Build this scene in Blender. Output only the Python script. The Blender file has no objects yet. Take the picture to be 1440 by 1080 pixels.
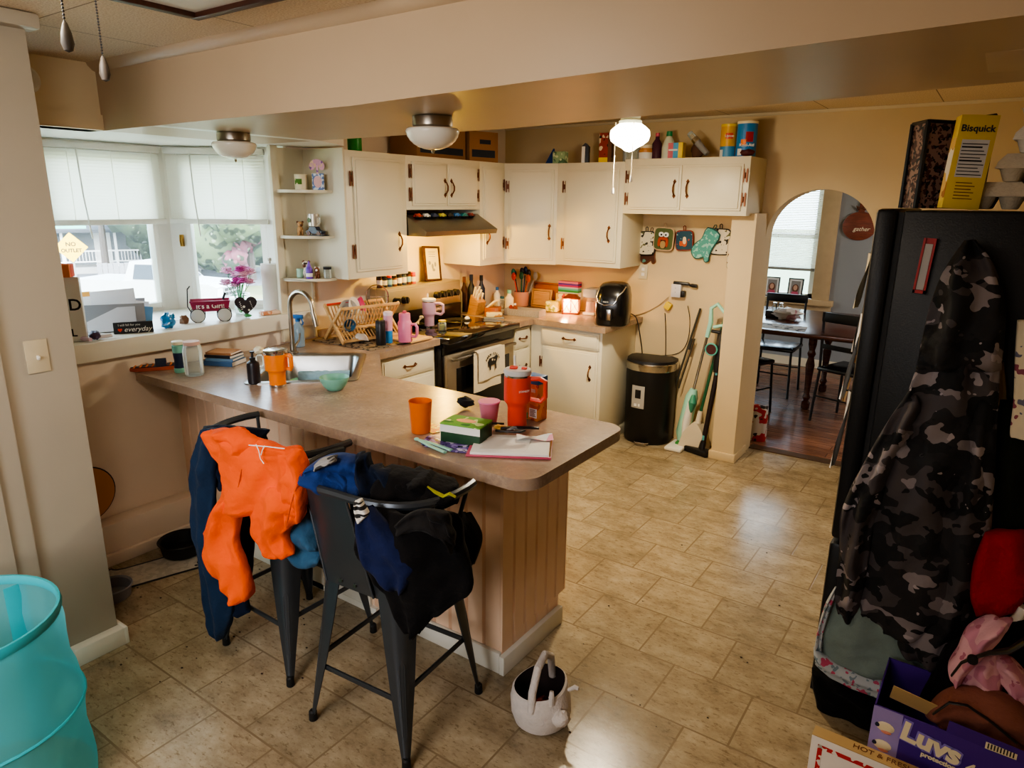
import bpy, bmesh, math, random
from mathutils import Vector as V, Matrix as MX, noise
random.seed(7)
PI=math.pi
SC=bpy.context.scene; COL=SC.collection
# ---------------------------------------------------------------- camera model (measured from the photo)
F=970.;PITCH=math.atan(257/970);ROLL=math.atan(40/3660);YAW=math.radians(34.7);H=1.75
def _basis():
    cy,sy=math.cos(YAW),math.sin(YAW);cp,sp=math.cos(PITCH),math.sin(PITCH)
    fw=V((-sy*cp,cy*cp,-sp)); r0=V((cy,sy,0)); u0=V((-sy*sp,cy*sp,cp))
    cr,sr=math.cos(ROLL),math.sin(ROLL)
    return r0*cr+u0*sr, u0*cr-r0*sr, fw
CR,CU,CF=_basis(); CP=V((0,0,H))
def ray(px,py): return CR*((px-720)/F)+CU*((540-py)/F)+CF
def oz(px,py,z): d=ray(px,py); return CP+d*((z-H)/d.z)
def oy(px,py,y): d=ray(px,py); return CP+d*(y/d.y)
def ox(px,py,x): d=ray(px,py); return CP+d*(x/d.x)
cam=bpy.data.objects.new('camera',bpy.data.cameras.new('camera')); COL.objects.link(cam)
m=MX.Identity(4)
for i in range(3): m[i][0]=CR[i]; m[i][1]=CU[i]; m[i][2]=-CF[i]; m[i][3]=CP[i]
cam.matrix_world=m; cam.data.sensor_width=36; cam.data.lens=F/1440*36; cam.data.clip_start=.05; cam.data.clip_end=300
SC.camera=cam
# ---------------------------------------------------------------- materials
def lin(c):
    if isinstance(c,str):
        c=c.lstrip('#'); c=[int(c[i:i+2],16)/255 for i in (0,2,4)]
    return tuple((x/12.92 if x<=.04045 else ((x+.055)/1.055)**2.4) for x in c)+(1,)
_mats={}
class NT:
    def __init__(s,name):
        s.m=bpy.data.materials.new(name); s.m.use_nodes=True; s.t=s.m.node_tree; s.n=s.t.nodes; s.l=s.t.links
        s.b=s.n['Principled BSDF']; s.co=s.n.new('ShaderNodeTexCoord').outputs['Object']
    def new(s,k,**kw):
        nd=s.n.new('ShaderNode'+k)
        for a,b in kw.items():
            if hasattr(nd,a): setattr(nd,a,b)
            else: nd.inputs[a.replace('_',' ')].default_value=b
        return nd
    def link(s,a,b): s.l.new(a,b)
    def noise(s,scale,detail=4,vec=None,stretch=None,rough=.5):
        v=vec or s.co
        if stretch:
            mp=s.new('Mapping'); mp.inputs['Scale'].default_value=stretch; s.link(v,mp.inputs[0]); v=mp.outputs[0]
        nz=s.new('TexNoise'); nz.inputs['Scale'].default_value=scale; nz.inputs['Detail'].default_value=detail; nz.inputs['Roughness'].default_value=rough
        s.link(v,nz.inputs['Vector']); return nz.outputs['Fac']
    def ramp(s,fac,stops,const=False):
        r=s.new('ValToRGB'); e=r.color_ramp.elements
        if const: r.color_ramp.interpolation='CONSTANT'
        while len(e)<len(stops): e.new(.5)
        for k,(p,c) in enumerate(stops): e[k].position=p; e[k].color=lin(c)
        s.link(fac,r.inputs[0]); return r.outputs[0]
    def mix(s,fac,a,b,mode='MIX'):
        x=s.new('Mix'); x.data_type='RGBA'; x.blend_type=mode
        for i,v in ((0,fac),(6,a),(7,b)):
            if hasattr(v,'is_output'): s.link(v,x.inputs[i])
            else: x.inputs[i].default_value=v
        return x.outputs[2]
    def bump(s,h,st=.3,d=.01):
        b=s.new('Bump'); b.inputs['Strength'].default_value=st; b.inputs['Distance'].default_value=d
        s.link(h,b.inputs['Height']); s.link(b.outputs[0],s.b.inputs['Normal'])
def set_p(b,rough=.5,metal=0,trans=0,emit=None,es=0,alpha=1,sheen=0,coat=0,spec=.5,sub=0,ior=1.45):
    I=b.inputs
    I['Roughness'].default_value=rough; I['Metallic'].default_value=metal; I['Transmission Weight'].default_value=trans
    I['Alpha'].default_value=alpha; I['Sheen Weight'].default_value=sheen; I['Coat Weight'].default_value=coat
    I['Specular IOR Level'].default_value=spec; I['IOR'].default_value=ior
    if emit: I['Emission Color'].default_value=lin(emit); I['Emission Strength'].default_value=es
def M(name,c,rough=.5,var=.12,scale=12,bump=0,bs=60,**kw):
    if name in _mats: return _mats[name]
    t=NT(name); set_p(t.b,rough,**kw)
    f=t.noise(scale); c0=lin(c)
    dk=tuple(x*(1-var) for x in c0[:3])+(1,); lt=tuple(min(1,x*(1+var)) for x in c0[:3])+(1,)
    t.link(t.mix(f,dk,lt),t.b.inputs['Base Color'])
    if bump: t.bump(t.noise(bs,3),bump,.004)
    _mats[name]=t.m; return t.m
def glassmat(name,c='#ffffff',rough=.02,alpha=.25):
    # thin panes and jars: mix of transparent and glossy so that light passes without caustic noise
    if name in _mats: return _mats[name]
    t=NT(name); n=t.n; tr=n.new('ShaderNodeBsdfTransparent'); tr.inputs[0].default_value=lin(c)
    t.b.inputs['Base Color'].default_value=lin(c); set_p(t.b,rough,spec=.8)
    fr=n.new('ShaderNodeFresnel'); fr.inputs[0].default_value=1.45
    mt=n.new('ShaderNodeMath'); mt.operation='ADD'; mt.inputs[1].default_value=alpha; t.link(fr.outputs[0],mt.inputs[0])
    mx=n.new('ShaderNodeMixShader'); t.link(mt.outputs[0],mx.inputs[0]); t.link(tr.outputs[0],mx.inputs[1]); t.link(t.b.outputs[0],mx.inputs[2])
    t.link(mx.outputs[0],n['Material Output'].inputs[0]); _mats[name]=t.m; return t.m
def wood(name,c1,c2,scale=6,rough=.45,stretch=(1,12,12)):
    if name in _mats: return _mats[name]
    t=NT(name); set_p(t.b,rough)
    f=t.noise(scale,6,stretch=stretch,rough=.6)
    t.link(t.ramp(f,[(.3,c1),(.7,c2)]),t.b.inputs['Base Color']); t.bump(f,.1,.002); _mats[name]=t.m; return t.m
def spots(name,base,cols,scale=8,th=.5,rough=.8,detail=1,bump=0,stretch=None):
    # layered noise blotches: camo, leopard, floral prints
    if name in _mats: return _mats[name]
    t=NT(name); set_p(t.b,rough); out=lin(base)
    for k,(c,thr) in enumerate(cols):
        mp=t.new('Mapping'); mp.inputs['Location'].default_value=(k*7.3,k*3.1,k*5.7)
        if stretch: mp.inputs['Scale'].default_value=stretch
        t.link(t.co,mp.inputs[0]); f=t.noise(scale*(1+.25*k),detail,vec=mp.outputs[0])
        r=t.ramp(f,[(0,'#000000'),(thr,'#ffffff')],True)
        out=t.mix(r,out,lin(c))
    t.link(out,t.b.inputs['Base Color'])
    if bump: t.bump(t.noise(90,2),bump,.003)
    _mats[name]=t.m; return t.m
# ---------------------------------------------------------------- mesh collector
def fr(o,x=(1,0,0),z=(0,0,1)):
    x=V(x).normalized(); z=V(z); z=(z-x*z.dot(x)).normalized(); y=z.cross(x); m=MX.Identity(4)
    for i in range(3): m[i][0]=x[i]; m[i][1]=y[i]; m[i][2]=z[i]; m[i][3]=o[i]
    return m
def TR(x=0,y=0,z=0,rz=0,rx=0,ry=0): return MX.Translation((x,y,z))@MX.Rotation(rz,4,'Z')@MX.Rotation(ry,4,'Y')@MX.Rotation(rx,4,'X')
class B:
    def __init__(s): s.bm=bmesh.new(); s.m=None
    def _v(s,pts,m):
        if m is not None: pts=[m@V(p) for p in pts]
        if s.m is not None: pts=[s.m@V(p) for p in pts]
        return [s.bm.verts.new(p) for p in pts]
    def box(s,x0,y0,z0,x1,y1,z1,m=None,bev=0):
        if x0>x1:x0,x1=x1,x0
        if y0>y1:y0,y1=y1,y0
        if z0>z1:z0,z1=z1,z0
        v=s._v([(x0,y0,z0),(x1,y0,z0),(x1,y1,z0),(x0,y1,z0),(x0,y0,z1),(x1,y0,z1),(x1,y1,z1),(x0,y1,z1)],m)
        fs=[s.bm.faces.new([v[i] for i in q]) for q in ((3,2,1,0),(4,5,6,7),(0,1,5,4),(1,2,6,5),(2,3,7,6),(3,0,4,7))]
        if bev:
            es=list({e for f in fs for e in f.edges})
            bmesh.ops.bevel(s.bm,geom=es,offset=bev,segments=2,profile=.5,affect='EDGES')
        return s
    def cbox(s,c,d,m=None,bev=0): return s.box(c[0]-d[0]/2,c[1]-d[1]/2,c[2]-d[2]/2,c[0]+d[0]/2,c[1]+d[1]/2,c[2]+d[2]/2,m,bev)
    def rings(s,rs,cap0=True,cap1=True,closed=True,m=None,loop=False):
        R=[s._v(r,m) for r in rs]; n=len(R[0])
        for k in range(len(R)-1+(1 if loop else 0)):
            a,b=R[k],R[(k+1)%len(R)]
            for i in range(n if closed else n-1):
                j=(i+1)%n
                try: s.bm.faces.new((a[i],a[j],b[j],b[i]))
                except ValueError: pass
        if not loop and closed:
            if cap0 and n>2: s.bm.faces.new(R[0][::-1])
            if cap1 and n>2: s.bm.faces.new(R[-1])
        return s
    def lathe(s,prof,n=24,m=None,cap=True,sx=1,sy=1):
        rs=[[(max(r,1e-4)*math.cos(2*PI*i/n)*sx,max(r,1e-4)*math.sin(2*PI*i/n)*sy,z) for i in range(n)] for r,z in prof]
        return s.rings(rs,cap,cap,m=m)
    def cyl(s,p0,p1,r0,r1=None,n=16,m=None):
        return s.tube([p0,p1],[r0,r0 if r1 is None else r1],n,m)
    def tube(s,pts,r,n=8,m=None,closed=False,flat=1):
        pts=[V(p) for p in pts]; N=len(pts); rr=r if isinstance(r,(list,tuple)) else [r]*N
        t0=(pts[1]-pts[0]).normalized(); up=V((0,0,1)) if abs(t0.z)<.9 else V((1,0,0)); a=t0.cross(up).normalized(); rs=[]
        for i,p in enumerate(pts):
            if closed: t=(pts[(i+1)%N]-pts[i-1]).normalized()
            elif i==0: t=t0
            elif i==N-1: t=(pts[i]-pts[i-1]).normalized()
            else: t=((pts[i+1]-p).normalized()+(p-pts[i-1]).normalized()).normalized()
            a=(a-t*a.dot(t)).normalized(); b=t.cross(a)
            rs.append([p+(a*math.cos(2*PI*k/n)+b*math.sin(2*PI*k/n)*flat)*rr[i] for k in range(n)])
        return s.rings(rs,m=m,loop=closed)
    def prism(s,pts,z0,z1,m=None,bev=0):
        a=[(x,y,z0) for x,y in pts]; b=[(x,y,z1) for x,y in pts]; va=s._v(a,m); vb=s._v(b,m); n=len(pts)
        area=sum(pts[i][0]*pts[(i+1)%n][1]-pts[(i+1)%n][0]*pts[i][1] for i in range(n))
        fs=[]
        if area<0: va.reverse(); vb.reverse()
        fs.append(s.bm.faces.new(va[::-1])); fs.append(s.bm.faces.new(vb))
        for i in range(n): fs.append(s.bm.faces.new((va[i],va[(i+1)%n],vb[(i+1)%n],vb[i])))
        if bev: bmesh.ops.bevel(s.bm,geom=list({e for f in fs[:2] for e in f.edges}),offset=bev,segments=2,profile=.5,affect='EDGES')
        return s
    def grid(s,fn,nu,nv,m=None,cu=False):
        P=[s._v([fn(i/(nu if cu else nu-1),j/(nv-1)) for i in range(nu)],m) for j in range(nv)]
        for j in range(nv-1):
            for i in range(nu if cu else nu-1):
                k=(i+1)%nu; s.bm.faces.new((P[j][i],P[j][k],P[j+1][k],P[j+1][i]))
        return s
    def sph(s,c,r,n=12,sc=(1,1,1),m=None,nz=0,nf=4,seed=0):
        rs=[]; k=max(5,n//2+1)
        for j in range(k+1):
            th=PI*j/k; row=[]
            for i in range(n):
                d=V((math.sin(th)*math.cos(2*PI*i/n),math.sin(th)*math.sin(2*PI*i/n),-math.cos(th)))
                q=1+(nz*noise.noise(d*nf+V((seed,seed*2,0))) if nz else 0)
                e=.002 if j in (0,k) else 1
                if j in (0,k): d=V((.02*math.cos(2*PI*i/n),.02*math.sin(2*PI*i/n),d.z))
                row.append((c[0]+d.x*r*sc[0]*q,c[1]+d.y*r*sc[1]*q,c[2]+d.z*r*sc[2]*q))
            rs.append(row)
        return s.rings(rs,m=m)
    def out(s,name,mat,parent=None,loc=None,rz=0,ang=35,label=None,cat=None,group=None,kind=None):
        bmesh.ops.recalc_face_normals(s.bm,faces=s.bm.faces[:])
        me=bpy.data.meshes.new(name); s.bm.to_mesh(me); s.bm.free()
        for mm in (mat if isinstance(mat,(list,tuple)) else [mat]): me.materials.append(mm)
        me.shade_smooth(); me.set_sharp_from_angle(angle=math.radians(ang))
        o=bpy.data.objects.new(name,me); COL.objects.link(o)
        if parent: o.parent=parent
        if loc is not None: o.location=loc
        o.rotation_euler.z=rz
        tag(o,label,cat,group,kind); return o
def tag(o,label=None,cat=None,group=None,kind=None):
    if label:o['label']=label
    if cat:o['category']=cat
    if group:o['group']=group
    if kind:o['kind']=kind
    return o
def T(name,label,cat,loc,rz=0,group=None):
    o=bpy.data.objects.new(name,None); COL.objects.link(o); o.empty_display_size=.05; o.location=loc; o.rotation_euler=(0,0,rz)
    return tag(o,label,cat,group)
def dup(root,loc,rz=None,label=None):
    r=root.copy(); COL.objects.link(r); r.location=loc
    if rz is not None: r.rotation_euler=(0,0,rz)
    if label: r['label']=label
    for ch in list(root.children):
        c=ch.copy(); COL.objects.link(c); c.parent=r
        for g in list(ch.children): d=g.copy(); COL.objects.link(d); d.parent=c
    return r
def S(name,b,mat,**k): return b.out(name,mat,kind='structure',**k)
def text(name,st,size,mat,parent,m,ext=.0004,align='CENTER',sx=1,bold=0,shear=0):
    cu=bpy.data.curves.new(name,'FONT'); cu.body=st; cu.size=size; cu.extrude=ext; cu.align_x=align; cu.align_y='CENTER'; cu.offset=bold; cu.shear=shear; cu.resolution_u=3
    o=bpy.data.objects.new(name,cu); COL.objects.link(o); bpy.context.view_layer.update()
    me=bpy.data.meshes.new_from_object(o.evaluated_get(bpy.context.evaluated_depsgraph_get()))
    bpy.data.objects.remove(o); me.name=name; me.transform(m@MX.Diagonal((sx,1,1,1))); me.materials.clear(); me.materials.append(mat)
    o=bpy.data.objects.new(name,me); COL.objects.link(o)
    if parent: o.parent=parent
    return o
def cat_rows(P,k):
    # Catmull-Rom resampling of a list of vectors
    P=[V(p) for p in P]; out=[]
    for i in range(len(P)-1):
        a=P[max(i-1,0)];b=P[i];c=P[i+1];d=P[min(i+2,len(P)-1)]
        for j in range(k):
            t=j/k; out.append(.5*((2*b)+(c-a)*t+(2*a-5*b+4*c-d)*t*t+(3*b-a-3*c+d)*t**3))
    out.append(P[-1]); return out
def garment(b,L,R,thick=.03,fold=.012,nf=4,k=9,n=44,seed=1,front=V((0,-1,0)),taper=True,ff=11):
    # closed cloth tube between a left and a right outline: lens section, long folds, small wrinkles
    L=cat_rows(L,k);R=cat_rows(R,k);N=max(len(L),len(R));rs=[]
    def res(A):
        o=[]
        for i in range(N):
            f=i*(len(A)-1)/(N-1); j=min(int(f),len(A)-2); o.append(A[j].lerp(A[j+1],f-j))
        return o
    L=res(L);R=res(R)
    for i in range(N):
        c=(L[i]+R[i])/2;h=(R[i]-L[i])/2;w=h.length; u=i/(N-1)
        th=thick[min(int(u*len(thick)),len(thick)-1)] if isinstance(thick,(list,tuple)) else thick
        if taper: th*=min(1,.35+6*u,.35+6*(1-u))
        row=[]
        for q in range(n):
            a=2*PI*q/n; x=math.cos(a); y=math.sin(a)
            yy=math.copysign(abs(y)**.7,y)
            f=math.sin(x*nf+seed*1.7+1.3*noise.noise(V((seed,u*3,x))))*fold*(1-x*x*.7)
            p=c+h*x+front*(yy*th+f)
            q3=V((p.x*1.0,p.y,p.z*.55)); w3=V((noise.noise(p*6+V((seed,0,0))),0,noise.noise(p*5+V((0,0,seed)))))*.06
            rg=(.5-abs(noise.noise((q3+w3)*ff+V((seed*3.1,0,0)))))*2; rg2=(.5-abs(noise.noise((q3+w3)*ff*2.3+V((0,seed,0)))))*2
            nn=(rg-.6)*fold*1.25+(rg2-.6)*fold*.5
            p=p+front*(nn if y>=0 else nn*.5)
            row.append(p)
        rs.append(row)
    return b.rings(rs)
# ================================================================ SETTING
def wallmat(name,c,rough=.6,bs=40,b=.06):
    t=NT(name); set_p(t.b,rough); f=t.noise(2.5,5); c0=lin(c)
    t.link(t.mix(f,tuple(x*.9 for x in c0[:3])+(1,),tuple(min(1,x*1.08) for x in c0[:3])+(1,)),t.b.inputs[0]); t.bump(t.noise(bs,4),b,.004); return t.m
m_wall=wallmat('wall_paint_cream','#dccdb0'); m_wallp=wallmat('wall_paint_peach','#ecdccb',.42); m_head_lit=wallmat('wall_paint_header_lit','#f0dfbf'); m_white=wallmat('trim_paint_white','#ece7da',.4)  # header paint is the cream lightened to stand in for bounced window light
m_beam=wallmat('beam_paint','#c2ab8e',.42); m_col=wallmat('column_paint','#b4ac9c',.4); m_grey=wallmat('dining_paint_grey','#8a8a8a'); m_bay=wallmat('bay_paint','#f6f2e8',.35)
m_arch=wallmat('arch_paint','#d2bb92',.55)
m_cab=M('cabinet_paint','#e2dac2',.38,.06,3,.05,30)
# vinyl tile floor
t=NT('vinyl_tile'); set_p(t.b,.4)
def tilebrick(t,loc,w,h,mort=.006,off=.5,sq=1):
    mp=t.new('Mapping'); mp.inputs['Location'].default_value=loc; t.link(t.co,mp.inputs[0])
    br=t.new('TexBrick'); br.offset=off; br.squash=sq
    for k,v in (('Scale',1),('Mortar Size',mort),('Mortar Smooth',.2),('Bias',0),('Brick Width',w),('Row Height',h)): br.inputs[k].default_value=v
    br.inputs['Color1'].default_value=(0,0,0,1); br.inputs['Color2'].default_value=(1,1,1,1); br.inputs['Mortar'].default_value=(.5,.5,.5,1)
    t.link(mp.outputs[0],br.inputs[0]); return br
br=tilebrick(t,(1.10+.305*20,-1.11+.2945*20,0),.305,.2945,.004)
n1=t.noise(6,9,rough=.74,stretch=(1,1.6,1)); n2=t.noise(30,6,stretch=(1,2.2,1),rough=.75)
c=t.ramp(n1,[(.3,'#7f7059'),(.43,'#9b8a6f'),(.54,'#aa9a7e'),(.7,'#beaf95')])
c=t.mix(t.ramp(n2,[(.36,'#cccccc'),(.46,'#000000')]),c,lin('#a08e74'),'MULTIPLY')
tv=t.mix(.22,lin('#ffffff'),br.outputs[0],'MIX'); c=t.mix(1,c,tv,'MULTIPLY')
c=t.mix(br.outputs['Fac'],c,lin('#85735a')); t.link(c,t.b.inputs[0])
rr=t.ramp(n2,[(.3,'#8c8c8c'),(.7,'#686868')]); t.link(rr,t.b.inputs['Roughness'])
t.bump(t.mix(br.outputs['Fac'],n1,(0,0,0,1)),.25,.003); m_floor=t.m
S('floor',B().box(-3.7,-2.7,-.06,1.4,5.0,0),m_floor)
# dining wood floor
t=NT('laminate_planks'); set_p(t.b,.25); br=tilebrick(t,(3,2,0),1.1,.09,.002)
g=t.noise(5,7,stretch=(1,14,1)); c=t.ramp(g,[(.3,'#6a4636'),(.55,'#9c6c54'),(.75,'#bd9074')]); c=t.mix(.4,c,br.outputs[0],'MULTIPLY'); t.link(t.mix(br.outputs['Fac'],c,lin('#2c1a12')),t.b.inputs[0])
S('floor_dining',B().box(-4.2,5.0,-.06,1.4,8.3,0),t.m)
S('trim_threshold',B().box(-1.3,4.97,0,-.62,5.06,.008),M('threshold_metal','#54402f',.4))
# ceiling
t=NT('ceiling_tile'); set_p(t.b,.75); br=tilebrick(t,(4.05,3.1,0),.61,.61,.003,0)
f=t.noise(150,3,rough=.7); c=t.ramp(f,[(.35,'#cbb697'),(.6,'#efdfc6')]); t.link(t.mix(br.outputs['Fac'],c,lin('#8f7a5e')),t.b.inputs[0]); t.bump(f,.35,.006); m_ceil=t.m
S('ceiling',B().box(-3.7,-2.7,2.32,1.4,5.05,2.42),m_ceil)
# walls
S('wall_left',B().box(-3.7,2.68,0,-3.45,5.05,2.32),m_wallp)
S('wall_window',B().box(-3.7,-2.7,0,-3.45,2.68,1.0).box(-3.7,-2.7,1.0,-3.45,1.2,2.32),m_wallp)
bq=B(); bq.box(-3.55,-2.7,2.04,-3.42,1.66,2.32); bq.box(-3.42,.9,2.04,-3.405,1.66,2.105)
S('wall_header',bq,m_head_lit)
bq=B(); bq.prism([(-4.45,1.0),(-3.44,1.0),(-3.44,1.67),(-2.95,1.67),(-2.95,2.5),(-3.1,2.8),(-3.45,2.85),(-4.45,2.9)],2.04,2.31)
S('ceiling_bay',bq,m_bay)
# beam (bottom rises slightly towards +X)
def beam(b,x0,x1,z0,z1):
    b.rings([[(x0,1.66,z0),(x0,2.5,z0),(x0,2.5,2.32),(x0,1.66,2.32)],[(x1,1.66,z1),(x1,2.5,z1),(x1,2.5,2.32),(x1,1.66,2.32)]])
bq=B(); beam(bq,-3.42,-1.8,2.039,2.043); beam(bq,-1.8,1.4,2.043,2.12)
S('ceiling_beam',bq,m_beam,ang=20)
bq=B()
pr=[(0,0),(0,-.035),(-.012,-.03),(-.03,-.012),(-.035,0)]
bq.rings([[(x,1.66+a,2.32+b) for a,b in pr] for x in (-3.42,1.4)]); S('trim_1',bq,m_beam)
bq=B(); bq.rings([[(x,4.85+a*.5,2.32+b*.5) for a,b in pr] for x in (-3.45,1.4)]); S('trim_2',bq,m_wall)
bq=B(); bq.box(.15,1.75,2.04,.42,2.35,2.12); 
# back wall with arch
def archpts(cx,hw,zs,rh,n=28): return [(cx-hw*math.cos(PI*i/n),zs+rh*math.sin(PI*i/n)) for i in range(n+1)]
ap=archpts(-.975,.328,1.54,.305)
poly=[(-3.7,0),(-1.303,0)]+ap+[(-.647,0),(1.4,0),(1.4,2.32),(-3.7,2.32)]
mw=fr((0,5.05,0),(1,0,0),(0,-1,0)) # local x->X, local z-> -Y, local y -> ?
bq=B(); a=[(x,4.85,z) for x,z in poly]; b2=[(x,5.0,z) for x,z in poly]
bq.rings([a,b2]); S('wall_back',bq,m_arch,ang=30)
S('wall_pillar',B().box(-1.46,4.6,0,-1.303,4.85,1.69),m_arch)
S('baseboard_pillar',B().box(-1.475,4.585,0,-1.29,4.86,.06,bev=.004),m_arch)
S('wall_right',B().box(1.3,-2.7,0,1.4,5.0,2.32),m_wall)
S('wall_behind',B().box(-3.7,-2.75,0,1.4,-2.65,2.32),m_wall)
# ledge under the window
bq=B(); bq.box(-3.45,-2.6,0,-3.35,1.86,.205,bev=.006); S('trim_ledge',bq,m_wallp)
S('baseboard_window',B().box(-3.35,-2.6,0,-3.325,1.84,.06,bev=.004),m_wallp)
# partition column near camera
S('wall_partition',B().box(-2.86,-2.6,0,-2.70,1.11,2.32,bev=.006),m_col)
bq=B(); bq.box(-2.70,.2,0,-2.675,.875,2.32,bev=.008); S('trim_3',bq,m_col)
S('baseboard_partition',B().box(-2.70,.93,0,-2.655,1.115,.075,bev=.004).box(-2.87,1.11,0,-2.655,1.128,.075,bev=.004),m_white)
bq=B(); bq.box(-2.74,.2,2.27,-2.655,1.14,2.318,bev=.01); S('trim_4',bq,m_col)
dq=B(); dq.box(-2.675,-.5,.02,-2.66,.80,2.0,bev=.003); S('door_1',dq,m_col)
# bay window: seat, reveals, windows
bay=[(-3.68,1.26),(-4.15,1.645),(-4.15,2.33),(-3.68,2.72)]
bq=B(); bq.prism([(-3.405,1.1),(-3.6,1.1)]+[(x-.06,y) for x,y in bay]+[(-3.45,2.78),(-3.405,2.78)],1.0,1.09,bev=.006); S('trim_sill',bq,m_white)
bq=B()
bq.box(-3.72,2.66,.92,-3.452,2.79,2.04); bq.box(-3.72,1.15,1.0,-3.45,1.30,2.05)
S('wall_bay',bq,m_bay)
glass=glassmat('window_glass','#f4fbff',.02,.02)
def winpanel(idx,p,q,inset0,inset1,label=None,z0=1.09,z1=2.04):
    d=V((q[0]-p[0],q[1]-p[1],0)); L=d.length; d.normalize(); mm=fr((p[0],p[1],0),d,(0,0,1))
    # local y points: z x x ; interior side is the one nearer the room
    s=1 if (mm.to_3x3()@V((0,1,0))).x>0 else -1
    w=B(); w.m=mm
    w.box(0,-.045,z0,inset0,.045,z1); w.box(L-inset1,-.045,z0,L,.045,z1); w.box(inset0,-.045,z0,L-inset1,.045,z0+.02); w.box(inset0,-.045,z1-.05,L-inset1,.045,z1)
    o=S('window_%d'%idx,w,m_white)
    f=B(); f.m=mm; a,b=inset0,L-inset1
    for q0 in ((a,z0+.02,a+.028,z1-.05),(b-.028,z0+.02,b,z1-.05),(a+.028,z0+.02,b-.028,z0+.05),(a+.035,z1-.09,b-.035,z1-.05)): f.box(q0[0],s*.0,q0[1],q0[2],s*.058,q0[3],bev=.003)
    f.out('sash',m_white,o)
    g=B(); g.m=mm; g.box(a+.02,-.004,z0+.04,b-.03,.004,z1-.08); g.out('pane',glass,o)
    return mm,L,s,o
WA=winpanel(2,bay[1],bay[2],.0,.105); WB=winpanel(3,bay[2],bay[3],.115,.0); WC=winpanel(1,bay[0],bay[1],.03,.03)
# ---- blinds
t=NT('blind_vinyl'); set_p(t.b,.5,sub=0); t.b.inputs[0].default_value=lin('#f6f3ea')
tl=t.n.new('ShaderNodeBsdfTranslucent'); tl.inputs[0].default_value=lin('#fffdf2'); mx=t.n.new('ShaderNodeMixShader'); mx.inputs[0].default_value=.62
t.link(t.b.outputs[0],mx.inputs[1]); t.link(tl.outputs[0],mx.inputs[2]); t.link(mx.outputs[0],t.n['Material Output'].inputs[0]); m_blind=t.m
m_rail=M('blind_rail','#d9d4c6',.5); m_cord=M('cord_white','#d8d4c9',.6)
def blind(P,lab,z0,wandx,a0=.0,a1=0.0,ztop=2.03,g='window blinds over the bay'):
    mm,L,s,_=P; r=T('window_blind',lab,'blind',(mm@V((L/2,s*.09,z0))),0,g); inv=MX.Translation(r.location).inverted()@mm
    o=s*.09
    x=B(); x.m=inv; x.box(a0,o-.02,ztop-.035,L-a1,o+.02,ztop,bev=.003); x.out('headrail',m_rail,r)
    x=B(); x.m=inv; x.box(a0,o-.018,z0,L-a1,o+.018,z0+.03,bev=.004); x.out('bottom_rail',m_rail,r)
    x=B(); x.m=inv; n=int((ztop-.04-z0-.03)/.017)
    for k in range(n):
        z=z0+.04+k*.017; dy=.011
        x.rings([[(xx,o-.006*s,z+.0105),(xx,o+.001*s,z+.001),(xx,o+.006*s,z-.010)] for xx in (a0+.004,L-a1-.004)],closed=False)
    for xx in (.12,L/2,L-.12): x.box(xx-.002,o-.013,z0+.01,xx+.002,o-.0135,ztop-.02)
    x.out('slats',m_blind,r)
    x=B(); x.m=inv; x.tube([(wandx,o+s*.03,ztop-.03),(wandx+.005,o+s*.032,1.75),(wandx+.02,o+s*.035,z0-.07)],.004,6); x.out('wand',m_cord,r)
    return r
blind(WA,'white horizontal slat blind over the middle window of the bay, half raised',1.60,.16,0,.07)
blind(WB,'white horizontal slat blind over the angled window beside the shelves, half raised',1.60,.20,.05,0)
# casement lock
r=T('window_lock','brass casement latch screwed to the white post between the bay windows','latch',(WB[0]@V((.085,WB[2]*.055,1.50))),math.atan2(.39,.47))
x=B(); x.box(-.012,-.004,-.035,.012,.004,.035,bev=.002); x.out('plate',M('brass','#b08a4a',.3,metal=1),r)
x=B(); 
for xx in (-.006,.006): x.tube([(xx,-.008,-.03),(xx,-.016,0),(xx,-.008,.03)],.0045,8)
x.out('lever',M('brass','#b08a4a'),r)
# dining room shell
S('wall_dining_back',B().box(-1.53,8.05,0,1.4,8.2,2.32).box(-4.2,8.05,0,-1.53,8.2,.74).box(-4.2,8.05,2.1,-1.53,8.2,2.32).box(-4.2,8.05,.74,-3.2,8.2,2.1),m_grey)
S('wall_dining_left',B().box(-4.3,5.0,0,-4.2,8.2,2.32),m_grey); S('wall_dining_right',B().box(1.3,5.0,0,1.4,8.2,2.32),m_grey)
S('ceiling_dining',B().box(-4.3,5.0,2.32,1.4,8.2,2.4),m_ceil)
S('baseboard_dining',B().box(-4.2,8.03,0,1.3,8.05,.09),m_wall)
m_case=M('window_casing','#b79d78',.5)
x=B(); x.box(-1.60,8.0,.70,-1.43,8.07,2.2,bev=.004); x.box(-3.3,7.97,.69,-1.38,8.07,.75,bev=.004); x.box(-3.3,8.02,.58,-1.40,8.07,.69,bev=.003); x.box(-3.3,8.0,.70,-3.2,8.07,2.2); x.box(-3.3,8.0,2.1,-1.4,8.07,2.22)
o=S('window_4',x,m_case)
x=B(); x.box(-1.66,8.08,.75,-1.60,8.13,2.1); x.box(-3.2,8.08,.75,-1.6,8.13,.80); x.box(-3.2,8.08,1.4,-1.6,8.13,1.44); x.box(-2.42,8.08,.75,-2.38,8.13,2.1); x.out('sash',m_white,o)
x=B(); x.box(-3.2,8.10,.78,-1.63,8.105,2.1); x.out('pane',glass,o)
r=T('window_blind','cream slat blind lowered two thirds over the dining room window','blind',(-2.4,8.04,1.05))
x=B(); 
for k in range(56): z=1.09+k*.018-1.05; x.rings([[(xx,.008,z+.006),(xx,0,z),(xx,-.008,z-.006)] for xx in (-.78,.79)],closed=False)
x.out('slats',m_blind,r)
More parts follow.
